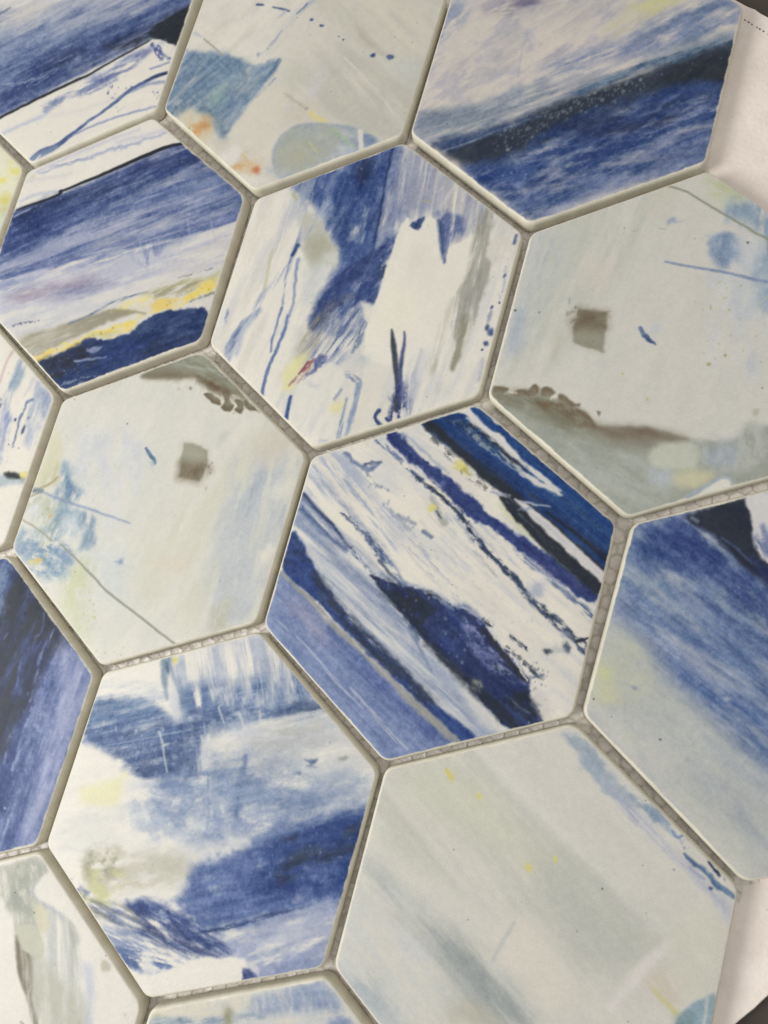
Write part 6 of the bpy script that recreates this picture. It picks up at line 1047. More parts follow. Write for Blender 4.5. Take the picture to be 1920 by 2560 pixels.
  ('P',[(-47.4,2.1),(-38.2,-5.7),(-30.2,-12.8),(-21.2,-18.8),(-11,-24.8),(-2.2,-29),(7.4,-34.7),(12.8,-37.6),(7.3,-36.7),(-5.1,-31.1),(-17.4,-24.5),(-28,-17.8),(-34.5,-13.2)],(38,48,76),0.9,1.07,0.93,2.7,(-28,5.33,1.6,1.6,0.6),()),
  ('S',[(-36.7,-8.2),(-28.1,-15.1),(-18.3,-21.4),(-9.2,-26.3),(0.3,-30.9),(9,-35.5)],(40,50,78),0.9,1.06,0.8,2.7,(-28,5.97,1.99,1,0.7),(1.06,1.46,1.73,1.86,1.73,1.19)),
  ('P',[(-48.1,-3.2),(-42.4,-1.8),(-39.1,-5.2),(-42.2,-7.4),(-47.4,-8)],(44,54,90),0.7,1.56,1.14,2.8,(-5,4.26,2.13,1.5,0.5),()),
  ('D',[(-20.5,-21.3),(-9.5,-25.1),(0.2,-30.3),(9.8,-35.9),(7.6,-37.9),(-8.3,-29.4)],(120,140,170),0.7,0.26,0,0.1,0,(0.19,0.45,26)),
  ('P',[(8.5,-36.3),(13.4,-37.4),(23.5,-41.3),(18.4,-44.1)],(58,84,160),0.8,0.74,0.37,2.5,0,()),
  ('P',[(-47.9,-10.3),(-42,-13.1),(-33.8,-18),(-25.8,-22.7),(-16.7,-27),(-7.6,-31.8),(2.8,-37.3),(11.2,-41.3),(18.8,-44.3),(-1.1,-55.5),(-22.7,-43.4),(-47.4,-27.8)],(136,149,194),1,0.4,0.33,3.3,0,()),
  ('P',[(-46.6,-14.2),(-35.7,-19.1),(-26.3,-23.5),(-27.1,-28.5),(-39.5,-21.5)],(164,160,182),0.85,2.76,0.69,5.5,(-28,11.04,3.45,0.8,0.7),()),
  ('P',[(-26.5,-22.9),(-10.7,-30.7),(3.7,-38.4),(14.4,-43.5),(8.6,-46.5),(-5.6,-39.1),(-21,-29.6)],(100,115,178),0.9,2.58,0.52,5.2,(-28,19.38,1.94,0.9,0.72),()),
  ('P',[(-47.3,-25.7),(-28,-37.6),(-13.1,-47.2),(-0.5,-55),(-3.8,-55.4),(-27.9,-40.3),(-47,-29.1)],(160,176,208),0.85,1.99,0.53,4,(-29,19.94,1.6,1,0.6),()),
  ('S',[(-46.1,-24.7),(-34,-29.7),(-19.8,-38.6),(-8.4,-43.9),(2.9,-50.2)],(184,190,206),0.8,0.33,0.27,3.3,(-29,10.62,0.53,1.4,0.55),(0.33,0.33)),
  ('S',[(-42.9,-25.2),(-26.9,-33.9),(-14.8,-41.2)],(190,196,212),0.8,0.34,0.27,3.4,(-29,10.8,0.54,1.4,0.55),(0.2,0.2)),
  ('S',[(-15.5,-38.7),(-4,-45.1),(5.6,-50.6)],(186,190,204),0.8,0.32,0.26,3.2,(-29,10.25,0.51,1.4,0.55),(0.45,0.45)),
  ('S',[(-21.4,-40.4),(-9,-46.7),(1.5,-52.5)],(108,122,172),0.8,0.32,0.26,3.2,(-29,10.33,0.52,1.4,0.55),(0.26,0.26)),
  ('S',[(-48.2,-10.3),(-41,-13.9),(-34.9,-16.8),(-29.5,-20.3),(-23.5,-23.5),(-15.4,-26.7),(-7.8,-31.2),(1.8,-36.3),(10.2,-40.3),(18.8,-44.3)],(150,152,150),1,0.4,0.4,2.7,(-28,5.98,1.33,0.5,0.8),(0.6,0.73,0.86,0.86,0.93,1,1.13,1.2,1.33,1.33))],10),
 'blue_sky_wash': ((182, 187, 190), [
  ('P',[(-49.2,26.3),(-35.7,34.1),(23.7,29.5),(38.8,-25.7),(2.4,-30),(-24.5,-14.1),(-46.5,2.2)],(110,130,180),1,4.76,0.95,4.8,(-25,17.87,3.57,0.6,0.88),()),
  ('P',[(-47,6.8),(-37.6,2.2),(-27.1,-2.6),(-14,-7.5),(-4,-10.6),(-2,-19.9),(-25.7,-8.7),(-40.5,-4.1),(-46.8,-2)],(158,168,198),0.85,2.44,0.98,4.3,(-24,18.31,1.83,1,0.7),()),
  ('P',[(-48.6,23.7),(-38.2,31.4),(-26.5,27),(-26.3,20.3),(-34.9,17.2),(-43.4,18.2)],(78,98,160),0.9,3.19,1.15,3.8,(-25,7.65,3.82,1,0.75),()),
  ('P',[(-36.6,32.5),(-26.8,28.3),(-21.9,22.9),(-25.8,18.4),(-33.7,20.2),(-38,27.9)],(64,80,148),0.9,2.53,1.14,3.8,(-28,5.68,2.53,1.2,0.65),()),
  ('P',[(-47.5,19.1),(-34.9,17.2),(-25.6,11.8),(-29.2,6.1),(-42.4,8.9),(-48.3,11.9)],(110,134,178),0.7,3.17,1.01,3.8,(-25,10.14,3.17,1,0.65),()),
  ('P',[(-27.6,26),(-10.4,19.6),(-8.3,9.7),(-19,15.1),(-24.8,19.4)],(66,84,148),0.9,2.08,0.98,3.1,(-30,7.34,2.45,1,0.75),()),
  ('S',[(-31.6,14),(-23,11.2),(-15,7.7),(-7.3,4.9)],(72,90,138),0.85,0.55,0.3,3.7,(-25,12.18,0.97,0.9,0.7),(0.43,0.55,0.49,0.49)),
  ('P',[(-37.6,10.3),(-30.9,13.6),(-24.5,12.8),(-20.9,7.2),(-29.4,7.3)],(150,160,194),0.7,2.48,0.99,3.7,(-25,8.7,2.24,1.2,0.55),()),
  ('P',[(-33.5,-1.9),(-25.2,-5.9),(-14.7,-9.6),(-3.4,-13.5),(-1.3,-23.3),(-12.7,-18.5),(-22.8,-13.6),(-28.9,-8.4)],(88,112,174),0.9,2.38,0.95,4.2,(-26,14.29,2.38,1,0.75),()),
  ('P',[(-39.4,1.6),(-28.9,-0.5),(-19.8,-2.9),(-4.8,-7),(-4,-10.6),(-17.7,-6.8),(-29.3,-3.9)],(180,186,202),0.85,1.57,0.84,3.6,(-21,14.47,1.45,1,0.65),()),
  ('P',[(-22.5,-14.7),(-11.9,-17),(-1.8,-21),(-0.3,-27.9),(-10.3,-24),(-18.5,-19.2)],(168,176,198),0.7,2.33,0.93,3.5,(-25,11.65,1.75,1.2,0.6),()),
  ('P',[(-49.2,-2.7),(-42,-3.2),(-31.4,-10.5),(-17.5,-18.2),(-0.3,-27.9),(15.4,-40.1),(8.7,-60.1),(-3.4,-55.5),(-47.8,-28.3)],(186,190,187),0.95,3.52,1.06,4.7,(-27,11.74,4.11,0.6,0.85),()),
  ('P',[(-47.6,-6.3),(-40.5,-4.1),(-33.5,-12.5),(-36.3,-21.2),(-45.1,-21.5),(-48.2,-14.5)],(188,192,174),0.75,3.75,1.12,3.7,(-46,5,3.75,0.9,0.75),()),
  ('B',[(-45.9,-15.8,2.5,3.1,18)],(198,204,150),0.7,1.2,1.01,3.1,0,()),
  ('B',[(-43.9,-21.1,3.7,3.1,18)],(202,202,160),0.6,1.2,0.93,5,0,()),
  ('P',[(-48.2,-27.1),(-41,-22.8),(-26.6,-30.8),(-12.3,-41.3),(1.3,-51.3),(-1.1,-55.7)],(198,199,191),0.85,3.51,0.94,4.7,(-29,9.36,4.1,0.7,0.7),()),
  ('P',[(-25.9,-21),(-12.4,-27.8),(1.2,-35.2),(0.2,-30.2),(-12.9,-23)],(170,178,190),0.7,2.89,0.92,4.6,(-29,6.93,2.89,1.2,0.55),()),
  ('P',[(-20.6,-30.6),(-4,-37.1),(3.3,-44.7),(-0.1,-44.7),(-13,-37.9)],(164,172,184),0.6,2.84,0.91,3.4,(-28,4.54,2.27,1.3,0.5),()),
  ('D',[(-42.6,-3.4),(-18.2,-15.3),(-8.8,-30.9),(-26.6,-30.8),(-42.1,-23.2)],(160,166,168),0.4,0.48,0,0.1,0,(0.24,0.6,60)),
  ('B',[(-27.7,-28.1,0.4,0.3,19)],(50,54,80),0.95,2,0.12,0.6,0,()),
  ('B',[(-46.8,-23.2,0.3,0.3,18)],(60,60,70),0.95,2,0.13,0.6,0,()),
  ('B',[(-37.1,-16.9,0.6,0.6,18)],(150,160,190),0.7,1.4,0.93,4.9,0,()),
  ('D',[(-26.5,21.6),(-9.7,13.2),(-7.1,1.1),(-21.1,11.1)],(150,160,196),0.6,0.3,0,0.1,0,(0.24,0.55,24)),
  ('B',[(-13.5,-12.4,0.8,0.7,18)],(176,184,200),0.8,1.4,0.89,4.7,0,()),
  ('P',[(-35,34),(-21.5,43),(-19.3,39.9),(-17,33.7),(-12.9,28.1),(-5.8,25.5),(-4.5,19.3),(-11.9,21.1),(-20.1,25.4),(-25.8,29.2),(-31.4,31.8)],(40,46,62),1,0.74,0.62,2.5,0,()),
  ('S',[(-24.8,30.2),(-20.1,28.1),(-15.8,25.3)],(84,100,140),0.85,0.31,0.25,2.5,0,(0.25,0.31,0.19)),
  ('S',[(-33.7,33.6),(-31.7,33.1)],(150,160,180),0.7,0.38,0.38,1.3,0,(0.38,0.32)),
  ('P',[(-21.5,43),(-16.2,46.1),(-1.7,45.2),(2.9,22.2),(-9.3,25.2),(-14.7,28.3),(-16.8,32.4),(-18.7,38.6)],(212,211,212),1,0.43,0.49,2.5,0,()),
  ('P',[(-16.8,32.4),(-13.8,35.2),(-8.9,29.2),(-13.6,28.6)],(120,132,176),0.85,0.86,0.74,1.8,(-50,2.45,1.23,1.2,0.6),()),
  ('S',[(-15.2,36.2),(-13.1,32.1)],(140,150,190),0.8,0.55,0.49,1.8,0,(0.62,0.74)),
  ('P',[(-16.8,27),(-5.4,23.6),(-3.9,16.3),(-14.7,22.9)],(48,58,108),0.85,1.09,0.6,2.4,(-28,5.44,1.45,1,0.7),())],11),
 'night_sea': ((150, 158, 192), [
  ('P',[(-30.3,14.2),(-2.4,54.6),(1.2,55.1),(47.4,27.9),(50.6,-23.2),(48,-27.8),(22.5,-42.8)],(104,118,174),1,3.09,0.52,4.1,(-91,10.31,3.09,0.6,0.85),()),
  ('P',[(-30.3,14.2),(-3.8,54.8),(32.9,35.9),(37.1,31.6),(34.1,18.9),(32.3,6.1),(32.7,-8.8),(32.6,-25),(20.6,-38.8)],(56,72,138),0.98,3.09,0.82,3.6,(-93,10.31,2.58,0.7,0.8),()),
  ('P',[(-22.2,11.4),(4.2,43.8),(3.3,50.4),(6.8,52.4),(33.5,36),(29.9,27.4),(28.5,12.2),(25.9,1.5),(24.3,-8.8),(-1.8,-17.7)],(38,44,56),0.95,1.9,0.84,3.2,(-93,10.53,2.63,0.6,0.85),()),
  ('P',[(-5.7,53.2),(-0.5,54.6),(3.4,51.5),(4.2,45.4),(5.6,36.4),(0.3,33.8)],(112,132,170),0.9,1.31,0.77,2.7,(-84,7.66,1.64,0.8,0.8),()),
  ('P',[(18.4,31.5),(25.2,34.1),(28.4,31),(25,26),(26.6,16.5),(23.5,12.5),(21.2,12.3),(20,21.9)],(74,88,152),0.8,1.56,0.83,2.6,(-97,5.19,1.56,1.2,0.65),()),
  ('P',[(22,26),(29.1,29.2),(30.2,26.6),(27.4,14.8),(24.5,15.8)],(40,48,84),0.7,1.55,0.72,2.6,0,()),
  ('S',[(28.1,37.4),(27.4,31.7),(26.5,27.4),(27.6,22.8),(28.2,17),(28.9,12.8)],(132,142,190),0.9,0.41,0.52,2.1,(-93,4.13,0.62,0.9,0.75),(0.26,0.72,0.72,0.52,0.41,0.26)),
  ('S',[(22.2,41.3),(23.9,35.7),(22,33.1)],(92,106,164),0.8,0.42,0.52,2.1,0,(0.26,0.31,0.21)),
  ('S',[(19.8,25.3),(20.6,20.6),(21.8,15)],(96,112,172),0.85,0.42,0.52,2.1,0,(0.36,0.52,0.42)),
  ('S',[(11.2,30.9),(10.6,28.6)],(120,132,172),0.7,0.32,0.32,1.6,0,(0.27,0.27)),
  ('P',[(33.5,34.5),(46.5,28.7),(47.9,22.3),(47.2,5.7),(47.8,-8.3),(47.1,-27.2),(42.9,-29.7),(40.9,-12.6),(38.4,5.6),(37.5,21.9),(32.9,27.4)],(164,170,204),0.92,2.19,0.7,4,(-91,14.91,2.48,0.8,0.75),()),
  ('P',[(32.8,30.3),(38.1,29),(38.3,20.2),(37.2,10.1),(33.3,13.7),(32.6,22.3)],(120,132,182),0.75,1.73,0.81,3,(-91,4.57,2.03,1.2,0.6),()),
  ('P',[(30.6,-6.6),(32.2,3.6),(36.5,7.4),(38.4,-4),(39.1,-18),(38.4,-29.9),(33.7,-24.6)],(84,98,158),0.8,1.99,0.89,3,(-91,3.47,2.48,1.2,0.65),()),
  ('D',[(26.6,16.5),(34.9,31),(37.4,5.3),(37.3,-13.9),(34.7,-24.3),(28.8,-2.4)],(150,160,202),0.6,0.35,0,0.1,0,(0.25,0.65,90)),
  ('D',[(2.2,46.9),(18.8,43.4),(19.4,19.2),(14.5,17.6)],(110,120,150),0.7,0.21,0,0.1,0,(0.16,0.37,12)),
  ('S',[(38.1,2.2),(38.3,-1.1)],(160,168,204),0.7,0.4,0.4,2,0,(0.35,0.4)),
  ('S',[(31.2,-2.6),(30.6,-9.5)],(160,168,204),0.7,0.4,0.4,2,0,(0.35,0.4)),
  ('S',[(26.5,-5.6),(27.1,-8.3)],(160,168,204),0.7,0.4,0.4,2,0,(0.35,0.4)),
  ('S',[(35.7,-23.9),(35.8,-29.5)],(160,168,204),0.7,0.39,0.39,2,0,(0.34,0.39)),
  ('S',[(33.9,6.6),(35.7,5.2)],(160,168,204),0.7,0.4,0.4,2,0,(0.35,0.4)),
  ('B',[(33,-21.4,0.5,0.5,20)],(190,196,210),0.9,2,0.15,0.6,0,())],12),
 'blue_storm': ((226, 224, 215), [
  ('N',[(-1,-0.2)],(206,208,206),0.5,0.07,0,0.1,(30,20.62,5.5,1.3,0.3),()),
  ('P',[(-23.9,40.9),(0.2,55.3),(13.1,49.2),(25.2,41.8),(3.6,31.6),(-17,26.5),(-21.8,32.9)],(184,190,204),0.95,1.71,1,4.3,(-60,21.36,2.14,1,0.7),()),
  ('P',[(-17.8,33.4),(-2.1,38.9),(15.1,47.7),(25.7,42.7),(26.3,40.8),(4.2,29.7),(-13.7,21.8),(-19.7,27.1)],(108,130,178),0.95,2.39,0.98,4.2,(-62,8.44,2.81,0.8,0.8),()),
  ('P',[(9.8,54.6),(17.4,47.7),(22.2,44.3),(16,40.3),(8.6,39.4),(-1,35.7),(0.1,41.7)],(160,172,196),0.6,2.79,0.98,4.2,(-63,13.95,1.12,1.5,0.45),()),
  ('S',[(-14.2,43.8),(-10.8,36.3),(-7.6,30.1)],(206,208,208),0.55,0.58,0.43,4.3,(-62,8.65,0.72,1.3,0.5),(0.36,0.43,0.29)),
  ('S',[(-7.2,44.5),(-4.3,38.3),(-1.2,32.2)],(206,208,208),0.55,0.57,0.43,4.3,(-62,8.56,0.71,1.3,0.5),(0.36,0.43,0.29)),
  ('S',[(-1.2,45.6),(1.5,40),(4.5,33.9)],(206,208,208),0.55,0.57,0.42,4.2,(-62,8.48,0.71,1.3,0.5),(0.35,0.42,0.28)),
  ('S',[(2.8,47.5),(5.7,41.3),(8.7,35.3)],(206,208,208),0.55,0.56,0.42,4.2,(-63,8.43,0.7,1.3,0.5),(0.35,0.42,0.28)),
  ('S',[(5.9,49.9),(9.2,42.4),(12.1,36.3)],(206,208,208),0.55,0.56,0.42,4.2,(-63,8.39,0.7,1.3,0.5),(0.35,0.42,0.28)),
  ('S',[(10.9,51.3),(14.1,43.9),(16.9,37.9)],(206,208,208),0.55,0.56,0.42,4.2,(-63,8.33,0.69,1.3,0.5),(0.35,0.42,0.28)),
  ('S',[(15.4,49.2),(17.5,45),(20.4,38.9)],(206,208,208),0.55,0.55,0.41,4.1,(-63,8.27,0.69,1.3,0.5),(0.34,0.41,0.28)),
  ('P',[(-47.2,23.6),(-42.6,27.6),(-31.5,29.9),(-24.6,29.1),(-22.9,24.6),(-28.9,22.7),(-40,20.7),(-47.2,19.1)],(190,198,208),0.85,1.34,0.89,3.7,(26,11.92,2.23,0.9,0.7),()),
  ('P',[(-26.9,17.6),(-3.1,28),(27.2,40.4),(41.2,30.2),(47.1,26.9),(48.1,16.8),(27.3,5.7),(8.4,-5),(-5.9,-8.7),(-19.6,-10.8),(-26.2,-2),(-21.7,3.7)],(196,202,210),0.8,3.41,1.23,5.5,(31,9.55,4.09,1.3,0.5),()),
  ('P',[(-18.8,4.7),(7.8,19.1),(25.6,22.3),(43.7,21.8),(47.7,18),(33.1,10.3),(14,1),(-3.8,-1.2),(-13.7,-0.5)],(166,178,202),0.75,4.04,1.21,4.7,(31,7.4,3.37,1.5,0.45),()),
  ('P',[(9,15.4),(15.5,18.9),(24.2,15.2),(18.7,9.3),(11.5,8.2)],(120,138,182),0.6,2.7,1.08,4,(31,5.39,2.7,1.4,0.5),()),
  ('P',[(-49.3,17.8),(-40.6,22.3),(-32.6,23.7),(-25.9,23.7),(-20.2,21.9),(-15.4,22),(-12,21.7),(-7.2,23.9),(4.1,30),(15.7,36.4),(25.3,41.5),(26.6,39.9),(14.2,34.2),(2,26.9),(-6.3,21.4),(-7,14.2),(-5.9,9),(-15.7,5.1),(-24.4,2.1),(-34,5.3),(-41.8,5.6),(-48.1,7.1)],(98,120,170),1,1.29,1,3.6,(29,14.29,2.14,0.6,0.88),()),
  ('P',[(-49,17.1),(-40.5,22),(-29.3,24),(-21.9,22),(-27.4,18.9),(-38,15.5),(-48.2,10.7)],(120,146,186),0.8,1.78,0.89,3.7,(28,19.3,0.74,1.2,0.6),()),
  ('P',[(-16.5,25.2),(-7.3,28.8),(3.3,32.2),(15.4,37.4),(25.4,41.2),(16,35.5),(1.6,28.1),(-6,22.9),(-13.2,20.6)],(74,96,150),0.85,1.54,0.98,2.8,(29,8.41,2.1,1.1,0.65),()),
  ('P',[(-43.9,8.5),(-32.2,13.7),(-21,19.5),(-11.8,21),(-8.6,16.5),(-6.1,9.7),(-15.9,5.7),(-25.4,2.5),(-35.8,5.4)],(92,108,156),0.85,1.73,1.01,2.9,(29,5.76,2.16,1.1,0.65),()),
  ('P',[(-27.6,6),(-17.8,10.7),(-8.4,13.8),(-5.9,9),(-17.1,4.6),(-25.4,2.5)],(82,96,138),0.75,1.42,0.85,2.8,(29,4.27,1.85,1.2,0.6),()),
  ('D',[(-38.3,11.8),(-22.8,15.4),(-10.9,18.5),(-6.3,10.3),(-17.4,5.2),(-27.1,4.7)],(160,172,198),0.7,0.29,0,0.1,0,(0.22,0.65,70)),
  ('D',[(-13.6,26.1),(5.9,33.7),(1.6,28.1),(-10.3,21.5)],(60,78,120),0.55,0.35,0,0.1,0,(0.21,0.64,36)),
  ('D',[(-44.1,13.5),(-21.9,22),(-20.1,16.9),(-42.9,8.1)],(206,210,214),0.85,0.29,0,0.1,0,(0.22,0.66,14)),
  ('S',[(-48,14.5),(-33.4,21.4),(-19.4,28.6)],(186,200,214),0.7,0.22,0.15,5.9,(28,19.25,0.44,1.6,0.5),(0.12,0.15,0.12)),
  ('S',[(-47.7,7.3),(-10.4,26.3),(24.3,44.6)],(186,200,214),0.7,0.21,0.14,5.7,(28,18.57,0.43,1.6,0.5),(0.11,0.14,0.11)),
  ('S',[(-47.7,9.4),(-25.4,20.3),(-4.2,31.2)],(186,200,214),0.7,0.22,0.15,5.8,(28,18.97,0.44,1.6,0.5),(0.12,0.15,0.12)),
  ('S',[(-41.8,5.6),(-12.2,21),(15.8,36.1)],(186,200,214),0.7,0.21,0.14,5.7,(29,18.55,0.43,1.6,0.5),(0.11,0.14,0.11)),
  ('S',[(-14.6,2),(3.5,11.3),(20.9,20.7)],(186,200,214),0.7,0.21,0.14,5.5,(29,17.9,0.41,1.6,0.5),(0.11,0.14,0.11)),
  ('S',[(3.3,-8.1),(26.1,4.7),(47.9,17.4)],(186,200,214),0.7,0.2,0.13,5.3,(30,17.08,0.39,1.6,0.5),(0.11,0.13,0.11)),
  ('S',[(-17.9,29),(1.9,37.4),(20.9,46)],(186,200,214),0.7,0.21,0.14,5.6,(28,18.33,0.42,1.6,0.5),(0.11,0.14,0.11)),
  ('P',[(-13.2,20.6),(-4.8,24),(-2,15.9),(-1.4,9.9),(-7.1,8)],(196,200,204),0.75,2.11,0.98,3.5,(-65,11.24,1.12,1.6,0.45),()),
  ('S',[(-10.5,20.8),(-8.4,13.8),(-6,8.3)],(104,122,164),0.7,1.13,0.42,2.8,(-65,8.46,0.99,1.2,0.6),(1.13,1.27,0.7)),
  ('P',[(-2,15.9),(7.4,20.3),(10.6,13.2),(-0.4,6.8),(-14.1,0.7),(-16.7,3.3),(-5.9,9)],(120,138,184),0.7,2.5,1.11,3.5,(29,7.65,2.78,1.3,0.55),()),
  ('P',[(-18,24.7),(-7.1,30.3),(-2.2,25.5),(-8.2,20.1),(-15.9,19)],(88,106,152),0.6,2.42,1.14,3.6,(28,4.28,2.85,1.3,0.6),()),
  ('S',[(-22.5,16.9),(-18.9,11.7),(-15.8,6.4)],(206,208,206),0.75,0.36,0.43,2.1,0,(0.43,0.36,0.21)),
  ('S',[(-5.4,30.1),(-2.4,26.2)],(206,208,206),0.75,0.35,0.42,2.1,0,(0.42,0.35,0.21)),
  ('S',[(1.7,30.3),(4.1,27.6)],(206,208,206),0.75,0.35,0.42,2.1,0,(0.42,0.35,0.21)),
  ('S',[(1,19.6),(3.6,14.3)],(206,208,206),0.75,0.35,0.42,2.1,0,(0.42,0.35,0.21)),
  ('S',[(11.9,25.2),(14,21.2)],(206,208,206),0.75,0.34,0.41,2.1,0,(0.41,0.34,0.21)),
  ('S',[(15.1,18.8),(17.6,13.6)],(206,208,206),0.75,0.34,0.41,2,0,(0.41,0.34,0.2)),
  ('S',[(-8.2,20.1),(-5.2,14.8)],(206,208,206),0.75,0.35,0.42,2.1,0,(0.42,0.35,0.21)),
  ('S',[(-6.1,20.8),(-3.3,16.1)],(206,208,206),0.75,0.35,0.42,2.1,0,(0.42,0.35,0.21)),
  ('S',[(23.5,42.7),(25,40.4)],(206,208,206),0.75,0.34,0.41,2,0,(0.41,0.34,0.2)),
  ('S',[(7.8,32.9),(9.7,29.4)],(206,208,206),0.75,0.35,0.42,2.1,0,(0.42,0.35,0.21)),
  ('S',[(-19.6,13.6),(-18.4,14.7)],(206,208,206),0.75,0.36,0.43,2.2,0,(0.43,0.36,0.22)),
  ('B',[(-10.6,5.5,1.2,1,19)],(214,212,204),0.9,2,0.28,1.4,0,()),
  ('S',[(-28,38.6),(-26.6,33.6),(-23.5,27.3)],(134,152,172),0.9,0.66,0.44,3,0,(1.92,1.18,0.44)),
  ('S',[(-27.2,38.5),(-22,33.5),(-17.5,27.7),(-13.5,21.2)],(134,152,182),0.85,0.87,0.44,2.9,(-53,7.28,1.17,0.8,0.7),(1.31,1.46,1.31,1.02)),
  ('S',[(-27.1,37.1),(-26,35.2)],(84,104,134),0.8,0.59,0.3,2.2,0,(0.52,0.44)),
  ('B',[(-25,39.5,1,1.3,17)],(216,206,110),0.9,1.5,0.37,1.5,0,()),
  ('P',[(-23.9,30.8),(-20.6,29.6),(-16.1,23.9),(-18.3,21.1),(-22.1,24.8)],(208,210,214),0.8,1.16,0.58,2.9,0,()),
  ('P',[(-9,19.8),(2,26.9),(14.5,33.3),(27.4,39.8),(35.7,36.4),(46.8,28.1),(47.6,23.1),(37.7,18.5),(23.8,16.4),(11.8,16.4),(0.7,12.6),(-5.4,12)],(200,202,202),0.75,1.76,1.08,4.1,(32,10.8,3.38,1.2,0.6),()),
  ('P',[(8.3,26.8),(18.4,32.8),(27.4,35),(26.6,30.7),(17.3,25),(9.9,21.9)],(168,170,166),0.7,2.72,0.95,4.1,(29,10.88,2.45,1.2,0.6),()),
  ('P',[(13.8,35.5),(25.9,42),(28.7,40.2),(17.8,34.7)],(84,100,134),0.85,1.5,0.68,3.4,(29,9.53,1.63,1,0.7),()),
  ('P',[(13.2,23.6),(23.6,28.4),(23.6,21.6),(17,16.7)],(168,174,178),0.7,2.03,0.95,4.1,(46,8.1,2.03,1.3,0.5),()),
  ('P',[(20.7,10),(27.9,15.1),(34.8,16.2),(34.6,12.2),(25.4,7)],(96,112,158),0.75,1.71,0.92,2.6,(30,5.26,1.97,1.2,0.6),()),
  ('P',[(34.9,22.8),(44.2,27.2),(47.9,22),(38.4,16.1)],(176,186,202),0.7,1.94,0.91,3.9,(30,6.48,1.94,1.3,0.5),()),
  ('P',[(26.1,24.2),(30.1,25.5),(29.7,24.3),(28.9,23.4),(30.4,23.3),(27,22.3),(27.8,23.4)],(104,122,158),0.95,0.4,0.33,1.3,0,()),
  ('B',[(25.6,19.9,0.9,0.6,19)],(108,124,158),0.9,1.6,0.27,1.3,0,()),
  ('B',[(37.5,28.3,1.7,0.7,37)],(146,150,146),0.85,1.5,0.33,2,0,()),
  ('B',[(29.7,21,2.6,2,19)],(216,215,208),0.8,1.2,0.99,5.3,0,()),
  ('P',[(-15,3.2),(-4.5,9.5),(8.6,16.7),(12.2,15.1),(9.3,10.1),(9.2,6),(-0.9,3.9),(-12.7,1.2)],(128,146,188),0.85,1.52,0.97,3.4,(28,9.66,1.79,1.1,0.65),()),
  ('P',[(-1.3,7.2),(11,12),(12.7,4.6),(12.3,-2.9),(3.9,-5.2)],(176,186,206),0.85,2.31,0.95,4.1,(-65,10.86,2.04,1.1,0.6),()),
  ('P',[(10.5,11.2),(23.4,17.6),(47.7,18),(48.8,12),(33.4,9.1),(18,2.4),(11.4,4.1)],(186,194,208),0.7,2.63,1.05,3.9,(32,10.53,2.37,1.4,0.45),()),
  ('S',[(7.8,19.1),(8.6,13.3),(9.5,6.1),(11,-1.4)],(112,132,176),0.85,0.61,0.34,2.7,0,(0.54,1.09,0.82,0.82)),
  ('B',[(9.6,11.6,2.7,1,37)],(84,104,152),0.8,1.3,1.02,5.4,0,()),
  ('S',[(-0.2,4.1),(1.8,-0.6),(2.9,-6.9)],(152,166,194),0.8,0.41,0.34,2.7,0,(0.41,0.48,0.34)),
  ('S',[(-2.4,10.2),(-0.6,5.3)],(120,138,178),0.7,0.35,0.28,2.8,0,(0.28,0.28)),
  ('S',[(-12.5,-1.5),(-11.2,-9.2)],(190,198,208),0.7,0.98,0.7,2.8,0,(0.98,0.7)),
  ('P',[(-22.9,-6.4),(-4.7,1.2),(-1.1,-4.3),(-9.2,-12.6),(-19.1,-12)],(202,208,212),0.6,2.79,1.25,4.2,(28,6.27,3.48,1.4,0.4),()),
  ('P',[(-23.3,-5.2),(-1.8,6.3),(17.5,12.9),(38.4,16.1),(42.1,13.5),(21.5,1),(6.9,-9.5),(-5,-11.1),(-17.2,-12.7)],(158,172,204),0.6,4.05,1.35,4.1,(32,4.73,3.38,1.8,0.35),()),
  ('P',[(14,1),(29.2,10.9),(39.2,13.7),(27.7,4.5),(19.4,-1.7)],(126,142,188),0.6,2.63,1.05,3.9,(34,5.92,2.37,1.5,0.45),()),
  ('P',[(-17.4,5.2),(1.3,15.6),(13.3,20.9),(29.7,21),(47,20.3),(48.5,13.1),(33.8,8),(20.7,-1.3),(7.9,-7.8),(-5.9,-8.7),(-17.6,-7.4)],(138,154,192),0.75,4.7,1.34,4.7,(31,8.06,4.03,1.2,0.55),()),
  ('P',[(-2,15.9),(12.8,26.9),(28.9,34.8),(37.2,31.5),(28.1,25.8),(15.9,17.7),(3,10.7)],(178,182,188),0.7,3.39,1.22,4.1,(31,9.48,2.71,1.2,0.55),()),
  ('P',[(-11.9,-5.4),(6.7,-0.2),(16,-4.9),(5.4,-14),(-3.7,-14.7)],(196,202,208),0.6,3.39,1.22,4.1,(28,4.75,3.39,1.5,0.45),()),
  ('P',[(-42.3,-7.5),(-37.9,-4.6),(-29.1,1.2),(-29.6,-1.8),(-29,-7.9),(-40.2,-11.7)],(224,222,180),0.8,1.31,0.73,2.9,0,()),
  ('B',[(-36.8,-26.6,9.3,3.6,20)],(224,224,218),0.5,1.2,1.08,5.7,0,()),
  ('S',[(-42.1,-26.1),(-35.7,-25.2),(-30.1,-22.1),(-24.6,-19.1)],(200,204,204),0.6,0.71,0.43,3.6,0,(0.29,0.36,0.29,0.21)),
  ('P',[(-34.6,-25.8),(-30.9,-22.4),(-22.7,-19.8),(-13.5,-18.2),(-5.1,-15.2),(0.7,-13.7),(4.5,-15.7),(3.9,-20.5),(-6,-25.5),(-15.6,-29.8),(-24,-35.6),(-28.3,-35.2),(-32.4,-31.2)],(196,194,180),0.95,1.25,1.11,3.5,(28,5.54,2.77,0.9,0.75),()),
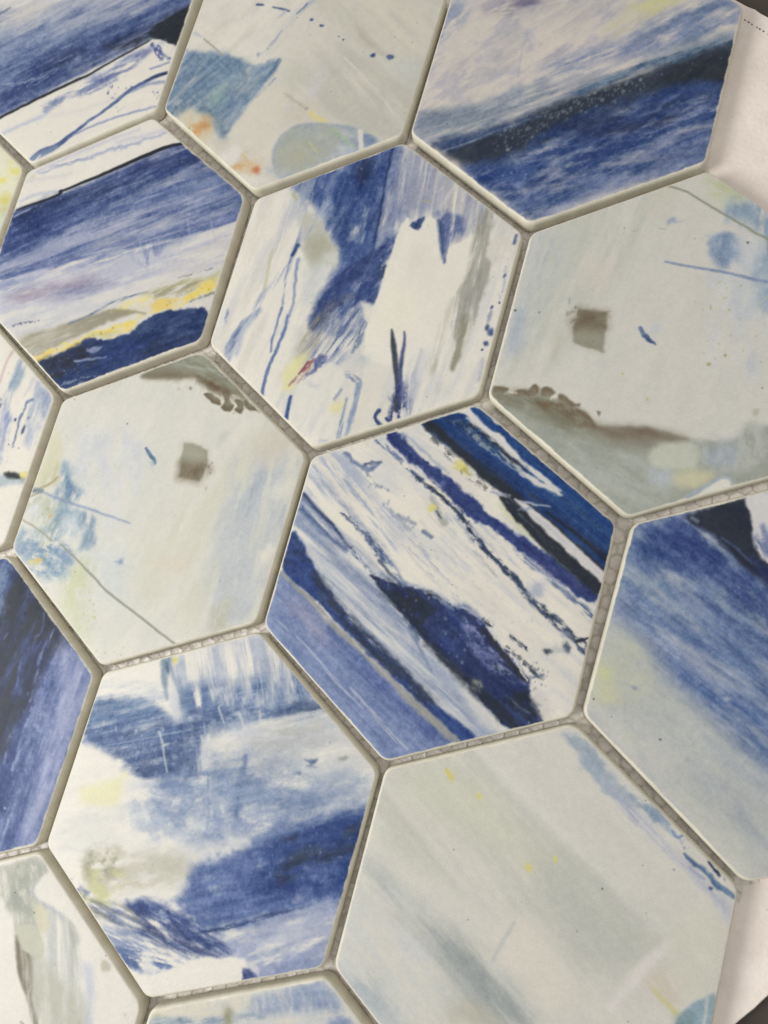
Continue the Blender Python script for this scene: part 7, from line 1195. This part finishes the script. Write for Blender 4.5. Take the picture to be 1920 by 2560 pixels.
  ('P',[(-34,-26.3),(-30.9,-22.4),(-23.3,-20.4),(-20.8,-24.9),(-22.5,-28.9),(-27.3,-31.4),(-32.7,-30.6)],(150,152,128),0.85,2.12,0.99,2.8,(28,4.23,2.82,1.1,0.7),()),
  ('P',[(-30.7,-29.2),(-21,-26.3),(-17.7,-28.5),(-20.4,-34.2),(-25.7,-35.5),(-30.3,-34.5)],(196,198,146),0.8,1.68,0.98,2.8,(4,3.49,2.1,1.2,0.65),()),
  ('P',[(-32.5,-37.4),(-26.4,-33.8),(-20,-35.4),(-26.9,-38.7)],(196,200,142),0.85,0.98,0.7,2.1,(12,2.79,1.4,1.2,0.65),()),
  ('P',[(-13.5,-18.2),(-3.7,-14.7),(2.7,-15),(1.2,-19.5),(-8.5,-23.1)],(184,184,172),0.6,2.73,0.95,3.4,0,()),
  ('P',[(-37.1,-34.3),(-32,-34.5),(-28.3,-35.2),(-31.5,-37.7),(-35,-36.3)],(120,130,160),0.8,0.85,0.99,2.1,(-5,2.83,1.41,1.4,0.6),()),
  ('B',[(-16,-30.9,4.1,1.4,20)],(214,214,206),0.8,1.3,1.03,5.5,0,()),
  ('B',[(-0.1,-24.6,3.4,1.9,3)],(210,212,206),0.8,1.3,1.01,5.4,0,()),
  ('P',[(-17.5,-35.5),(-8.9,-30.6),(-3.2,-28.8),(2.4,-25),(2.6,-19),(5.9,-13.2),(14.1,-8.2),(20.9,-1.8),(27.7,4.5),(39.7,12),(48.1,16.8),(50.2,7.4),(49.6,-1.7),(48.7,-10.2),(38.1,-16.7),(26.7,-23.6),(17.2,-30.4),(15.8,-34.8),(5.2,-35),(-7.4,-34.6)],(112,130,184),0.95,1.31,0.92,3.3,(3,9.16,3.27,0.9,0.75),()),
  ('P',[(48.1,16.8),(50.2,7.4),(49.6,-1.7),(48.7,-10.2),(38.1,-16.7),(26.7,-23.6),(16.9,-29.3),(8.1,-30.1),(1.2,-28.1),(2.9,-24.2),(2.6,-19),(5.9,-13.2),(14.1,-8.2),(20.9,-1.8),(27.7,4.5),(39.7,12)],(92,112,174),1,1.95,1.04,3.9,(33,7.79,3.25,0.7,0.86),()),
  ('P',[(48,14.9),(49.8,6.6),(49.1,-6.9),(37.4,-14.4),(25.9,-16.9),(21,-10.9),(23.8,-1.5),(32.9,6.3)],(54,76,148),0.97,2.56,1.15,3.8,(33,7.69,3.2,0.8,0.82),()),
  ('P',[(27.9,-11.6),(28.1,-5.8),(32.2,-0.4),(41.2,2.8),(47.7,6.5),(48,3.4),(41,-1.1),(34.9,-4.6),(31.9,-10.8)],(48,58,86),0.92,1.41,1.02,3.2,(33,5.12,1.92,0.9,0.75),()),
  ('B',[(28.6,1.6,3.3,1.4,28)],(48,60,98),0.9,1.2,0.65,2.6,0,()),
  ('B',[(46.1,9.7,3.8,1.5,42)],(52,62,90),0.85,1.2,0.95,5.1,0,()),
  ('P',[(34,-6.2),(43.7,-0.7),(47.4,-3.8),(44.9,-9.1),(36.5,-11.6)],(92,110,172),0.75,1.77,0.89,3.2,(33,3.79,2.53,1.2,0.6),()),
  ('D',[(19.1,-3.1),(46.6,12.5),(47.9,-9.9),(25.8,-20.7)],(140,154,192),0.7,0.26,0,0.1,0,(0.19,0.45,34)),
  ('S',[(18.3,-2.8),(25.4,2.4),(33.4,7.2)],(130,148,192),0.7,1.05,0.79,2.6,0,(1.05,1.18,0.66)),
  ('P',[(2.9,-15.6),(19.2,-5.7),(24.6,-17.3),(20.2,-26.1),(9.2,-29),(2.3,-27)],(104,122,180),0.75,2.64,1.05,4,(-59,5.27,2.64,1.3,0.55),()),
  ('P',[(7.2,-8.1),(16.2,-3.5),(14.1,-8.2),(9.5,-12.5),(3.2,-14.2)],(210,212,214),0.8,1.47,1.2,2.7,(20,3.34,2.41,1.3,0.6),()),
  ('P',[(16.3,-27.6),(34.6,-16.8),(48,-8),(48.6,-16.5),(47.6,-28.6),(29.1,-39.3),(23.3,-35),(18,-32.6)],(166,174,204),0.95,1.01,0.76,3.8,(36,10.1,3.16,0.9,0.75),()),
  ('P',[(23.6,-27.3),(39.5,-18.7),(47.1,-18.3),(37.7,-26.3),(27.7,-30.8)],(196,200,212),0.8,2.52,1.01,3.8,(37,7.56,3.15,1.2,0.5),()),
  ('P',[(29.9,-33),(38.4,-28.5),(46.9,-26.4),(46.3,-29),(30.9,-38.2)],(148,158,198),0.75,1.87,0.87,3.7,(37,5.6,2.49,1.2,0.6),()),
  ('S',[(7.9,-34),(16.8,-29),(22.8,-25.1),(31.7,-18.8),(40,-13.8)],(58,74,128),0.9,0.39,0.39,2.6,(36,7.72,1.03,0.9,0.7),(0.39,0.51,0.58,0.51,0.51)),
  ('P',[(-27.7,-39),(-18.1,-36),(-11.1,-37.4),(-2.2,-35.9),(7.7,-33.4),(18,-32.6),(21.4,-33.9),(19.3,-36.3),(8.8,-40.7),(-1.4,-42.1),(-10.8,-42.5),(-20.1,-41.4)],(92,108,164),0.93,0.93,0.93,3.3,(0,10.67,1.73,0.9,0.75),()),
  ('P',[(-29.6,-38.3),(-19.9,-35.7),(-12,-35.1),(-6.3,-37.5),(-13.5,-39.6),(-21.3,-40.6),(-25.3,-40.8)],(124,126,116),0.9,1.24,0.69,2.7,(-3,8.25,1.37,1,0.75),()),
  ('P',[(-16.2,-34.6),(-8.8,-30.9),(2,-30.4),(12.6,-32.2),(21.4,-33.9),(17.7,-35.9),(5.7,-36.1),(-4.9,-37)],(64,78,142),0.85,1.19,0.93,2.7,(-7,7.95,1.33,1.2,0.65),()),
  ('P',[(-10.6,-34.5),(0.8,-35.4),(11.8,-36.3),(16.4,-36.5),(5.5,-40.1),(-5.5,-39.8)],(72,80,124),0.75,1.19,0.79,2.6,(-5,7.94,1.06,1.3,0.6),()),
  ('P',[(-20.3,-42.9),(-9.8,-40.8),(-4,-43.8),(-12.1,-47.6),(-16.9,-45.5)],(148,162,198),0.85,1.35,0.81,3.4,(3,8.13,1.35,1.2,0.65),()),
  ('P',[(-15.5,-47),(-4.2,-43.2),(4.8,-42.3),(9.2,-41.8),(2,-47.2),(-2.1,-48.8),(-8.5,-50.7),(-12.3,-49)],(104,122,176),0.9,0.8,0.93,2,(9,5.32,1.33,1,0.7),()),
  ('S',[(-19.4,-43.2),(-11,-41.9),(-1.4,-42.1)],(196,204,214),0.7,0.41,0.41,2.7,(-2,5.4,0.54,1.4,0.5),(0.2,0.34,0.2)),
  ('S',[(-16.8,-39.5),(-5.7,-39.2),(5.5,-40.1)],(196,204,214),0.7,0.4,0.4,2.7,(-3,5.37,0.54,1.4,0.5),(0.2,0.34,0.2)),
  ('S',[(-2.7,-30.2),(4.6,-33.3)],(196,204,214),0.7,0.4,0.4,2.7,(-3,5.34,0.53,1.4,0.5),(0.2,0.33,0.2)),
  ('S',[(-8.1,-45.4),(-3.8,-44.3)],(196,204,214),0.7,0.4,0.4,2.7,(-2,5.35,0.53,1.4,0.5),(0.2,0.33,0.2)),
  ('S',[(-1.6,-31.1),(2.6,-34.1),(7,-35.6)],(52,64,116),0.7,0.4,0.4,2,0,(0.33,0.33,0.27)),
  ('Q',[(-7.9,-52.1),(-1.4,-50.5),(2.1,-47.5),(8.1,-42.9),(10.3,-40.4),(15.5,-38.1),(25.2,-34.1),(26.9,-34.9),(26.6,-39.3),(27.3,-40.3),(0.5,-55.8)],(226,224,216),1,0.45,0.52,1.9,0,()),
  ('P',[(-3.2,-49.9),(-4.8,-44.7),(-3.6,-43.6),(-1.3,-46.6),(1.5,-48.1)],(214,216,214),0.85,0.93,0.66,2,0,()),
  ('D',[(7.3,-40.7),(15.9,-37.3),(16.5,-38.9),(7.9,-42.3)],(224,222,214),0.9,0.19,0,0.1,0,(0.26,0.65,8)),
  ('Q',[(25.9,-37.1),(28.1,-36.3),(31.1,-37.6),(26.9,-40.3)],(70,82,140),0.95,0.38,0.44,1.3,0,()),
  ('P',[(26.1,-34.6),(29.6,-34.4),(31.2,-36.9),(28.9,-36.6)],(210,210,212),0.8,0.63,0.5,1.9,0,())],13),
 'pale_grey_wash': ((208, 207, 199), [
  ('P',[(-49,28),(-25.3,40.4),(-9.4,32.5),(5.5,25.6),(23.4,16.6),(33.1,8.4),(23.7,0.7),(4.3,2.8),(-18.8,4.1),(-38.2,7.4),(-48.7,10.7)],(192,194,184),0.9,3.19,0.76,5.7,(-30,31.85,3.82,0.8,0.75),()),
  ('P',[(-41.8,28.9),(-27.1,36.3),(-10.8,26.7),(3.5,17.2),(-5.2,14.8),(-22.6,18.8),(-38.1,20.4)],(204,206,190),0.75,5.25,0.92,5.9,0,()),
  ('P',[(-25.2,40),(-17,35.4),(-1.7,28.4),(16.6,19.2),(27.4,12.4),(19.9,12.8),(3,22.2),(-12.9,30)],(182,185,179),0.8,3.78,0.5,5.7,(-29,37.81,2.52,0.7,0.75),()),
  ('P',[(-24.6,40.6),(-21.5,42.2),(-2.6,32.1),(13.6,23.9),(27.9,15.7),(33.8,10.5),(27.7,10.7),(11.8,20.7),(-7.6,30.4)],(214,213,206),0.95,2.12,0.5,5.6,0,()),
  ('P',[(-1.5,13.5),(9.9,20.6),(27,14.1),(34.3,8.2),(27.2,-1.1),(16.9,-8),(8.9,-0.5),(2.4,5.3)],(188,190,183),0.8,4.81,0.84,5.4,(-28,18.05,3.61,0.7,0.8),()),
  ('P',[(-47.4,3.6),(-39,-0.3),(-26.2,-5),(-12.7,-9.1),(-1,-13.6),(7.4,-21.3),(-8.1,-27.4),(-23.1,-16.8),(-37.3,-9),(-48,-4.8)],(178,185,182),0.9,3.2,0.77,5.8,(-26,32.01,3.2,0.8,0.8),()),
  ('P',[(-28.1,-8.3),(-15.4,-9.5),(-5.3,-12.1),(6.2,-21.8),(-4.5,-26),(-17.7,-16.1)],(154,161,162),0.9,3.73,0.75,5.6,(-30,24.86,2.73,0.8,0.78),()),
  ('P',[(-45.2,1),(-35.8,-1.2),(-27.8,-4.3),(-32.7,-4.7),(-42.1,-2)],(176,184,184),0.7,2.65,0.53,5.3,0,()),
  ('P',[(-50.3,-7),(-36.8,-10.8),(-22.6,-18.6),(-10.5,-28.4),(-33,-37.2),(-45.6,-28.5),(-48.1,-27.5)],(200,204,202),0.85,3.24,0.91,5.8,(-28,19.45,3.89,0.8,0.7),()),
  ('P',[(-47.1,-23.2),(-39.1,-25.4),(-25.4,-34.2),(-34.2,-37.7),(-47.1,-28.4)],(176,184,190),0.8,3.24,0.91,5.2,(-28,12.97,3.24,1,0.65),()),
  ('P',[(-15,-26.5),(-9.5,-21.8),(-2.1,-25),(-13,-29.3)],(186,182,164),0.6,2.46,0.86,3.7,0,()),
  ('P',[(-32.7,-12.6),(-23.7,-14.5),(-24,-18.5),(-31.4,-17.3)],(206,206,210),0.6,2.57,0.77,3.9,0,()),
  ('P',[(-6.6,-1.2),(1.7,2.5),(9.8,-4.5),(17.7,-11.3),(9,-17.1),(-1.4,-11.8),(-6.9,-10.8)],(214,211,200),0.85,2.43,0.61,4.9,0,()),
  ('S',[(-3.7,0.5),(-5.2,-4.4),(-6.9,-10.8)],(176,182,186),0.7,0.56,0.25,3.7,0,(0.31,0.37,0.37)),
  ('S',[(-6,-11.7),(1.1,-16.5),(6.6,-20.5)],(184,190,194),0.5,0.97,0.36,3.6,0,(0.49,0.49,0.49)),
  ('S',[(24.6,-10.5),(28.1,-2.5),(31.6,3.9),(35.2,9.8)],(216,213,208),0.95,0.81,0.23,3.5,0,(0.93,1.39,1.39,0.93)),
  ('P',[(33.9,9.9),(39.1,19.7),(46.5,18.1),(46.5,9.2),(45.4,-0.1),(40.7,-3.1),(35.9,0.4),(36.1,5.3)],(208,208,196),0.85,1.37,0.46,3.4,0,()),
  ('P',[(30.9,-1.5),(35.3,3.2),(40.1,-2.7),(35.7,-4.4)],(204,196,182),0.8,1.49,0.46,3.4,0,()),
  ('S',[(36.1,2.3),(38.5,-0.9)],(216,212,206),0.8,0.51,0.23,2.3,0,(0.34,0.46)),
  ('S',[(32.9,-2.5),(36.9,-4.5),(40.2,-6.2)],(204,198,146),0.85,0.51,0.23,2.8,0,(0.34,0.68,0.74)),
  ('P',[(40.1,-8.5),(41.6,-4.5),(45.4,-0.1),(48.7,0.6),(52.2,-17.6),(40.5,-16.6)],(156,178,192),0.95,0.45,0.22,2.8,0,()),
  ('P',[(39.9,-7.5),(42.9,-5.2),(44.4,-6.8),(41.6,-10.3)],(130,156,160),0.7,1.35,0.45,2.8,0,()),
  ('S',[(46.2,0.2),(46.5,-6)],(206,208,206),0.8,0.34,0.17,2.2,0,(0.34,0.34)),
  ('B',[(-29.9,32.1,0.9,1.8,46)],(210,204,120),0.85,1.4,0.41,1.4,0,()),
  ('B',[(-20.7,29.1,0.8,1,37)],(210,204,120),0.85,1.4,0.4,1.3,0,()),
  ('B',[(-3.3,15.4,1,1.3,37)],(210,204,120),0.85,1.4,0.38,1.3,0,()),
  ('B',[(3.1,19.7,0.6,0.9,19)],(210,204,120),0.85,1.4,0.38,1.3,0,()),
  ('S',[(-31.3,33.3),(-29,31.3)],(206,198,104),0.7,0.34,0.27,1.4,0,(0.34,0.41)),
  ('P',[(-3.2,52),(-0.8,53),(3.3,52.6),(7.1,50.4),(10.4,47.5),(10.2,45.4),(13.1,43.7),(17.1,43.1),(21.4,40.6),(18.6,39),(13.9,40.1),(8,43.4),(3.5,46),(4.2,48.8),(-0.1,50.2)],(172,184,196),0.92,0.89,1.02,2.3,0,()),
  ('P',[(3.9,50.1),(9.8,47.3),(14.3,44.1),(10.7,43),(6.3,45.5),(3.2,47.2)],(166,180,196),0.8,1.14,0.76,2.5,0,()),
  ('P',[(10.7,43),(19.2,39.2),(27.7,34.4),(34.6,30.4),(42.7,25.8),(46.8,22.5),(44.5,22.3),(35.2,27.5),(26.3,32),(17.2,36.6)],(178,182,204),0.85,1.32,0.6,3,(-31,11.96,1.2,0.9,0.7),()),
  ('P',[(22.2,40.2),(25.8,40.7),(29.4,38.1),(27.1,37.3),(23.8,38.2)],(150,168,192),0.92,0.73,0.73,1.8,0,()),
  ('S',[(18.7,41.6),(22.7,40.4),(28.3,37.7),(31.2,35.5)],(160,176,196),0.85,0.73,0.85,1.8,(-27,3.65,0.97,1.2,0.65),(0.97,1.1,0.73,0.49)),
  ('S',[(30.3,36.5),(31.8,35.4),(32.9,36.1)],(128,146,186),0.9,0.24,0.36,1,0,(0.36,0.42,0.3)),
  ('D',[(28.5,36.5),(34.8,35.5),(36.6,32.4),(31.4,34.3)],(140,154,194),0.8,0.24,0,0.1,0,(0.18,0.48,8)),
  ('S',[(34.4,31.6),(37.6,30.2),(40.9,28.9),(43,27.2),(45.5,26.2)],(108,132,172),0.95,0.35,0.47,1.4,0,(0.35,0.64,0.7,0.7,0.58)),
  ('S',[(40.6,31.8),(42.3,30.6),(43.4,29.5)],(52,62,100),0.97,0.23,0.23,1.2,0,(0.47,0.7,0.35)),
  ('B',[(42,25.7,0.6,0.5,19)],(96,108,164),0.95,1.6,0.17,0.8,0,()),
  ('S',[(43,27.2),(45.5,26.5),(47.4,25.7)],(116,142,176),0.95,0.29,0.29,1.4,0,(0.58,0.58,0.52)),
  ('B',[(44.5,28.6,0.9,1,19)],(216,216,208),0.9,1.6,0.17,1.2,0,()),
  ('B',[(44.7,29,0.3,0.5,19)],(140,140,180),0.8,1.5,0.12,0.6,0,()),
  ('B',[(32.5,27.2,0.2,0.3,19)],(110,104,120),0.9,1.6,0.12,0.6,0,()),
  ('S',[(36.1,29.1),(40,27.4)],(150,160,200),0.7,0.47,0.35,1.8,0,(0.29,0.29)),
  ('P',[(43,24.1),(46.5,24.2),(47.5,19.1),(45.4,20.8)],(186,192,206),0.8,1.26,0.46,2.9,0,())],14),
 'grey_feather': ((222, 220, 212), [
  ('P',[(-10.7,47.9),(0,54.3),(4.5,51.2),(1.9,46.3),(2.4,42.9),(7.3,39.7),(9,33.2),(9.9,26.6),(5.6,26.3),(2,28.5),(-0.9,33.1),(-5.3,37.2),(-8.8,38.8),(-22.1,36.9),(-16,45)],(176,179,168),1,0.68,0.53,1.9,(-55,6.04,1.51,0.6,0.88),()),
  ('P',[(-6.7,50.5),(0.3,53.7),(4,51.3),(1.4,47.5),(1.6,42.6),(5,38.8),(-0.6,36.8),(-5.3,37.2),(-5.8,45)],(156,161,152),0.85,1.29,0.61,1.9,(-56,3.03,1.51,1.1,0.7),()),
  ('P',[(2.4,42.9),(8.6,43),(12.1,40),(11.6,35.6),(8.5,34.5)],(204,202,176),0.85,0.96,0.37,1.9,0,()),
  ('P',[(0.2,32.8),(7.2,35.4),(12.4,30.3),(11.2,26.7),(6.3,26.6),(2.6,29.1)],(192,194,178),0.9,0.52,0.3,1.8,0,()),
  ('P',[(9,43.1),(15.3,41.9),(20.8,39),(23.2,35.1),(28.5,23.5),(34.8,15.9),(21.6,10.6),(16.1,22.1),(12.5,31.1),(10.9,37.4)],(190,194,192),0.95,1.44,0.51,2.9,(-66,14.44,1.8,0.7,0.78),()),
  ('P',[(15,42.5),(19.9,40.1),(22.7,36.3),(21.7,34.5),(24,28.5),(27.8,23.2),(23.3,28.2),(20.2,33.9)],(178,180,174),0.85,0.79,0.36,2.2,(-62,7.21,0.72,1,0.7),()),
  ('S',[(1,45.2),(3.2,43.1),(7.1,42.4),(11.7,42),(15.8,40.7)],(190,196,208),0.85,0.45,0.22,1.9,0,(0.37,0.41,0.41,0.45,0.37)),
  ('S',[(3.9,49.2),(1.7,46.9),(1.1,44.9)],(200,206,212),0.9,0.34,0.19,1.5,0,(0.3,0.34,0.34)),
  ('P',[(26.3,31.4),(29.7,31.4),(32.9,25.2),(34.8,15.9),(32.6,15),(30,24)],(196,200,212),0.8,1.2,0.35,2.8,0,()),
  ('P',[(10.3,26.7),(14.5,28.3),(22.2,24.4),(28.8,22.9),(32.3,18.2),(31.9,14.7),(18.2,9.2),(13.6,17.6)],(184,186,174),0.95,1.78,0.43,2.9,(-66,10.7,2.14,0.6,0.8),()),
  ('P',[(0.9,30.5),(4,27.8),(9,26.6),(11.7,21),(13.3,16.1),(17.8,10.4),(15.9,9.7),(12.4,14),(7.7,18.8),(3.7,24.2)],(134,130,116),0.95,0.33,0.22,1.8,(-63,7.28,1.09,0.6,0.85),()),
  ('P',[(1.2,30.3),(4.2,27.5),(7,22.7),(10.9,16.6),(7.6,19.1),(3.9,24.3)],(116,110,96),0.7,0.74,0.18,1.8,0,()),
  ('P',[(8.4,26),(10.3,26.7),(14.7,18),(17.4,10.3),(14,14.4)],(176,178,168),0.7,0.8,0.29,2.2,0,()),
  ('S',[(0.2,54),(3.8,51.6),(1.4,46.5),(2.8,43),(8.1,42.1),(12.7,41.7),(18,39.4),(21.6,35.9),(24.2,30.3)],(166,170,162),0.7,0.96,0.3,2.2,(-56,5.93,0.74,0.9,0.7),(1.11,1.11,0.96,0.96,0.96,0.89,0.89,0.74,0.44)),
  ('P',[(4.3,50.4),(7.7,49.8),(16.6,45.2),(24.2,41.3),(22.3,39.6),(17.1,41.8),(11.3,42.9),(5.9,43.1),(3.1,44.5),(2.9,47.3)],(222,220,212),0.95,0.52,0.22,1.9,0,()),
  ('P',[(31.9,34.6),(34.3,34.9),(35.3,33.2),(32.9,31.9)],(184,184,168),0.85,0.49,0.35,1.1,0,()),
  ('B',[(44.2,23.8,0.5,0.6,22)],(196,188,176),0.8,1.4,0.51,2.7,0,()),
  ('S',[(11.9,8.7),(12.9,8.5)],(150,150,130),0.8,0.29,0.22,0.7,0,(0.36,0.36))],15),
 'pale_lake': ((206, 206, 200), [
  ('P',[(-49.1,27.6),(-23,42.5),(-19.5,40.5),(-29.9,33.5),(-43,27.9),(-48.1,25)],(212,208,190),0.9,1.03,0.52,2.6,(28,6.88,1.29,0.8,0.75),()),
  ('P',[(-28.5,38.2),(-16.2,45.2),(-14.1,41.8),(-21.3,37.3),(-27.5,35.3)],(198,200,196),0.8,1.26,0.51,2.1,(-66,2.53,1.1,1,0.6),()),
  ('P',[(-18.5,43.4),(-3.5,53),(-0.6,54.1),(6.6,50),(-0.4,46),(-12.7,40.4),(-21.1,36.6),(-19.5,40.5)],(160,172,198),0.92,1.24,0.58,2.5,(-63,4.96,1.07,0.7,0.8),()),
  ('P',[(-8.1,49.6),(-0.5,53.7),(4,51),(-0.8,47.1),(-5.9,45.5)],(148,162,194),0.7,1.23,0.57,2,(-63,3.28,0.82,1,0.7),()),
  ('P',[(-48,25.9),(-34.1,31.4),(-27.2,34.6),(-20.5,37.7),(-14.4,39.7),(-23.2,34.1),(-37.5,26.7),(-48.2,22.4)],(134,154,176),0.92,0.77,0.51,2.1,(27,5.12,1.02,0.8,0.8),()),
  ('B',[(-38.8,28.9,1.1,0.6,22)],(116,134,140),0.8,1.3,0.65,3.5,0,()),
  ('B',[(-24.6,35.4,1.4,2.5,22)],(140,140,108),0.85,1.2,0.51,1.7,0,()),
  ('B',[(-45.4,27.4,2.6,0.5,22)],(178,184,150),0.6,1.2,0.65,3.5,0,()),
  ('P',[(-13.5,40),(3.5,48),(10.7,46.9),(14.7,40.6),(-35.2,20.2),(-47.7,20.9),(-33.1,28.5)],(196,200,204),0.85,1.41,0.58,2.5,(29,6.62,1.66,1,0.65),()),
  ('P',[(4.1,46.2),(8.8,48.5),(11.7,44.9),(5.5,43.2)],(150,164,198),0.85,0.72,0.4,1.6,0,()),
  ('B',[(-8.2,41.1,4.9,0.8,28)],(214,210,196),0.7,1.2,0.62,3.3,0,())],16),
}
POSES = [
 (-1,-1,0.32,-0.08,0.0104,'ink_line_over_white',0,110),
 (0,-1,0.86,0.24,-0.0140,'steel_blue_block',0,115),
 (1,-1,0.19,0.63,-0.0036,'dark_sea_band',0,130),
 (-2,0,0.00,0.00,0.0000,'yellow_blots',0,70),
 (-1,0,-0.45,-0.41,0.0139,'yellow_shoreline',0,120),
 (0,0,0.29,-0.14,0.0005,'white_peak',0,135),
 (1,0,-0.09,0.37,0.0025,'brown_square_and_feather',0,145),
 (-2,1,0.00,0.00,0.0000,'black_dab',0,90),
 (-1,1,0.08,-0.57,0.0019,'brown_square_and_thread',0,140),
 (0,1,-0.54,-0.23,0.0097,'slanting_stripes',0,150),
 (1,1,-0.07,0.38,-0.0241,'blue_sky_wash',0,150),
 (-2,2,-0.02,-0.59,-0.0176,'night_sea',0,120),
 (-1,2,0.01,-0.40,-0.0100,'blue_storm',0,150),
 (0,2,-0.57,0.80,0.0070,'pale_grey_wash',0,165),
 (-2,3,0.00,0.00,0.0000,'grey_feather',0,110),
 (-1,3,0.00,0.00,0.0000,'pale_lake',0,110),
 (-3,3,0,0,0,'white_peak',60,45),
 (-3,4,0,0,0,'blue_sky_wash',120,45),
 (-3,2,0,0,0,'pale_grey_wash',60,45),
 (0,-2,0,0,0,'slanting_stripes',120,45),
 (-1,-2,0,0,0,'blue_storm',60,45),
 (-2,-1,0,0,0,'brown_square_and_thread',60,45),
]
LABELS = {
    'ink_line_over_white': 'tile with a thin black line between dark blue and white',
    'steel_blue_block': 'tile with a steel blue block and orange stains',
    'dark_sea_band': 'tile with a speckled near-black band over royal blue',
    'yellow_blots': 'pale tile with yellow blots',
    'yellow_shoreline': 'tile with a yellow and olive band above a navy base',
    'white_peak': 'tile with a white peak against blue',
    'brown_square_and_feather': 'cream tile with a brown square above a brown feathered edge',
    'black_dab': 'tile with a small black dab beside yellow',
    'brown_square_and_thread': 'cream tile with a brown square and a long thin grey line',
    'slanting_stripes': 'tile of slanting navy, white and lavender stripes',
    'blue_sky_wash': 'tile with a soft blue wash fading to grey',
    'night_sea': 'near-black and royal blue tile with pale streaks',
    'blue_storm': 'tile with stormy blue brushwork and a pale yellow patch',
    'pale_grey_wash': 'pale grey tile with a blue stain along one edge',
    'grey_feather': 'white tile with a long grey-green feather',
    'pale_lake': 'tile with a grey-blue band under cream',
}
CENTRES = []
for k, (i, j, dx, dy, rot, pname, turn, n) in enumerate(POSES):
    base, layers, seed = PRINTS[pname]
    t = make_tile(i, j, dx, dy, rot + math.radians(turn), base, layers, seed, n)
    if turn == 0 and pname in LABELS: t["label"] = LABELS[pname]
    CENTRES.append((AX * i + AY * j) * PITCH)

# ------------------------------------------------------------------ glued backing film with its moulded net, seen in the joints
def backing():
    st = .27
    C = np.array(CENTRES); lo = C.min(0) - 60; hi = C.max(0) + 60
    gx = np.arange(lo[0], hi[0], st); gy = np.arange(lo[1], hi[1], st)
    X, Y = np.meshgrid(gx, gy)
    dmin = np.full(X.shape, 1e9); second = np.full(X.shape, 1e9)
    N = [np.array([math.cos(math.radians(60 * k)), math.sin(math.radians(60 * k))]) for k in range(3)]
    for c in C:
        h = np.maximum.reduce([np.abs((X - c[0]) * q[0] + (Y - c[1]) * q[1]) for q in N])
        second = np.minimum(second, np.maximum(dmin, h)); dmin = np.minimum(dmin, h)
    keep = (dmin > 45.6) & (second < 54) & (dmin < 50.12)
    # net of round cells
    wx = X + 1.0 * (fbm(X / 14, Y / 14, 3, 2) - .5); wy = Y + 1.0 * (fbm(X / 14, Y / 14, 9, 2) - .5)
    a = math.radians(12); u = (wx * math.cos(a) + wy * math.sin(a)) / 4.4; v = (-wx * math.sin(a) + wy * math.cos(a)) / 4.0
    best = np.full(X.shape, 1e9); sec = np.full(X.shape, 1e9)
    row = np.floor(v)
    for dr in (-1, 0, 1, 2):
        r = row + dr; off = .5 * (np.mod(r, 2))
        cx0 = np.floor(u - off)
        for dc in (0, 1):
            cx = cx0 + dc + off
            d = np.hypot((u - cx) * 4.4, (v - r) * 4.0)
            sec = np.minimum(sec, np.maximum(best, d)); best = np.minimum(best, d)
    bd = (sec - best) * .5                                           # 0 on the cord between two cells
    cord = np.exp(-(bd / .22) ** 2)
    lump = fbm(X / 1.1, Y / 1.1, 21, 3) - .5
    Z = FILM + .28 * cord - .12 * np.clip(bd / 1.5, 0, 1) + .10 * lump
    idx = -np.ones(X.shape, np.int64)
    use = np.zeros(X.shape, bool); q = keep[:-1, :-1] & keep[1:, :-1] & keep[:-1, 1:] & keep[1:, 1:]
    use[:-1, :-1] |= q; use[1:, :-1] |= q; use[:-1, 1:] |= q; use[1:, 1:] |= q
    idx[use] = np.arange(use.sum())
    F = np.stack([idx[:-1, :-1][q], idx[:-1, 1:][q], idx[1:, 1:][q], idx[1:, :-1][q]], 1)
    V = np.column_stack([X[use] * MM, Y[use] * MM, (Z[use] - BOARD_TOP) * MM])
    o = mesh_obj("backing_mesh", V, F, FILM_MAT, SHEET)
    cd = cord[use][:, None]; lp = lump[use][:, None]
    col = np.array((214, 207, 197)) / 255. * (1 - cd * .5) + np.array((156, 148, 138)) / 255. * cd * .5 + lp * .08
    colour_attr(o.data, "tint", lin(np.clip(col, 0, 1)))
    o["kind"] = "stuff"
    o["label"] = "beige glued net showing in the joints between the tiles"
backing()
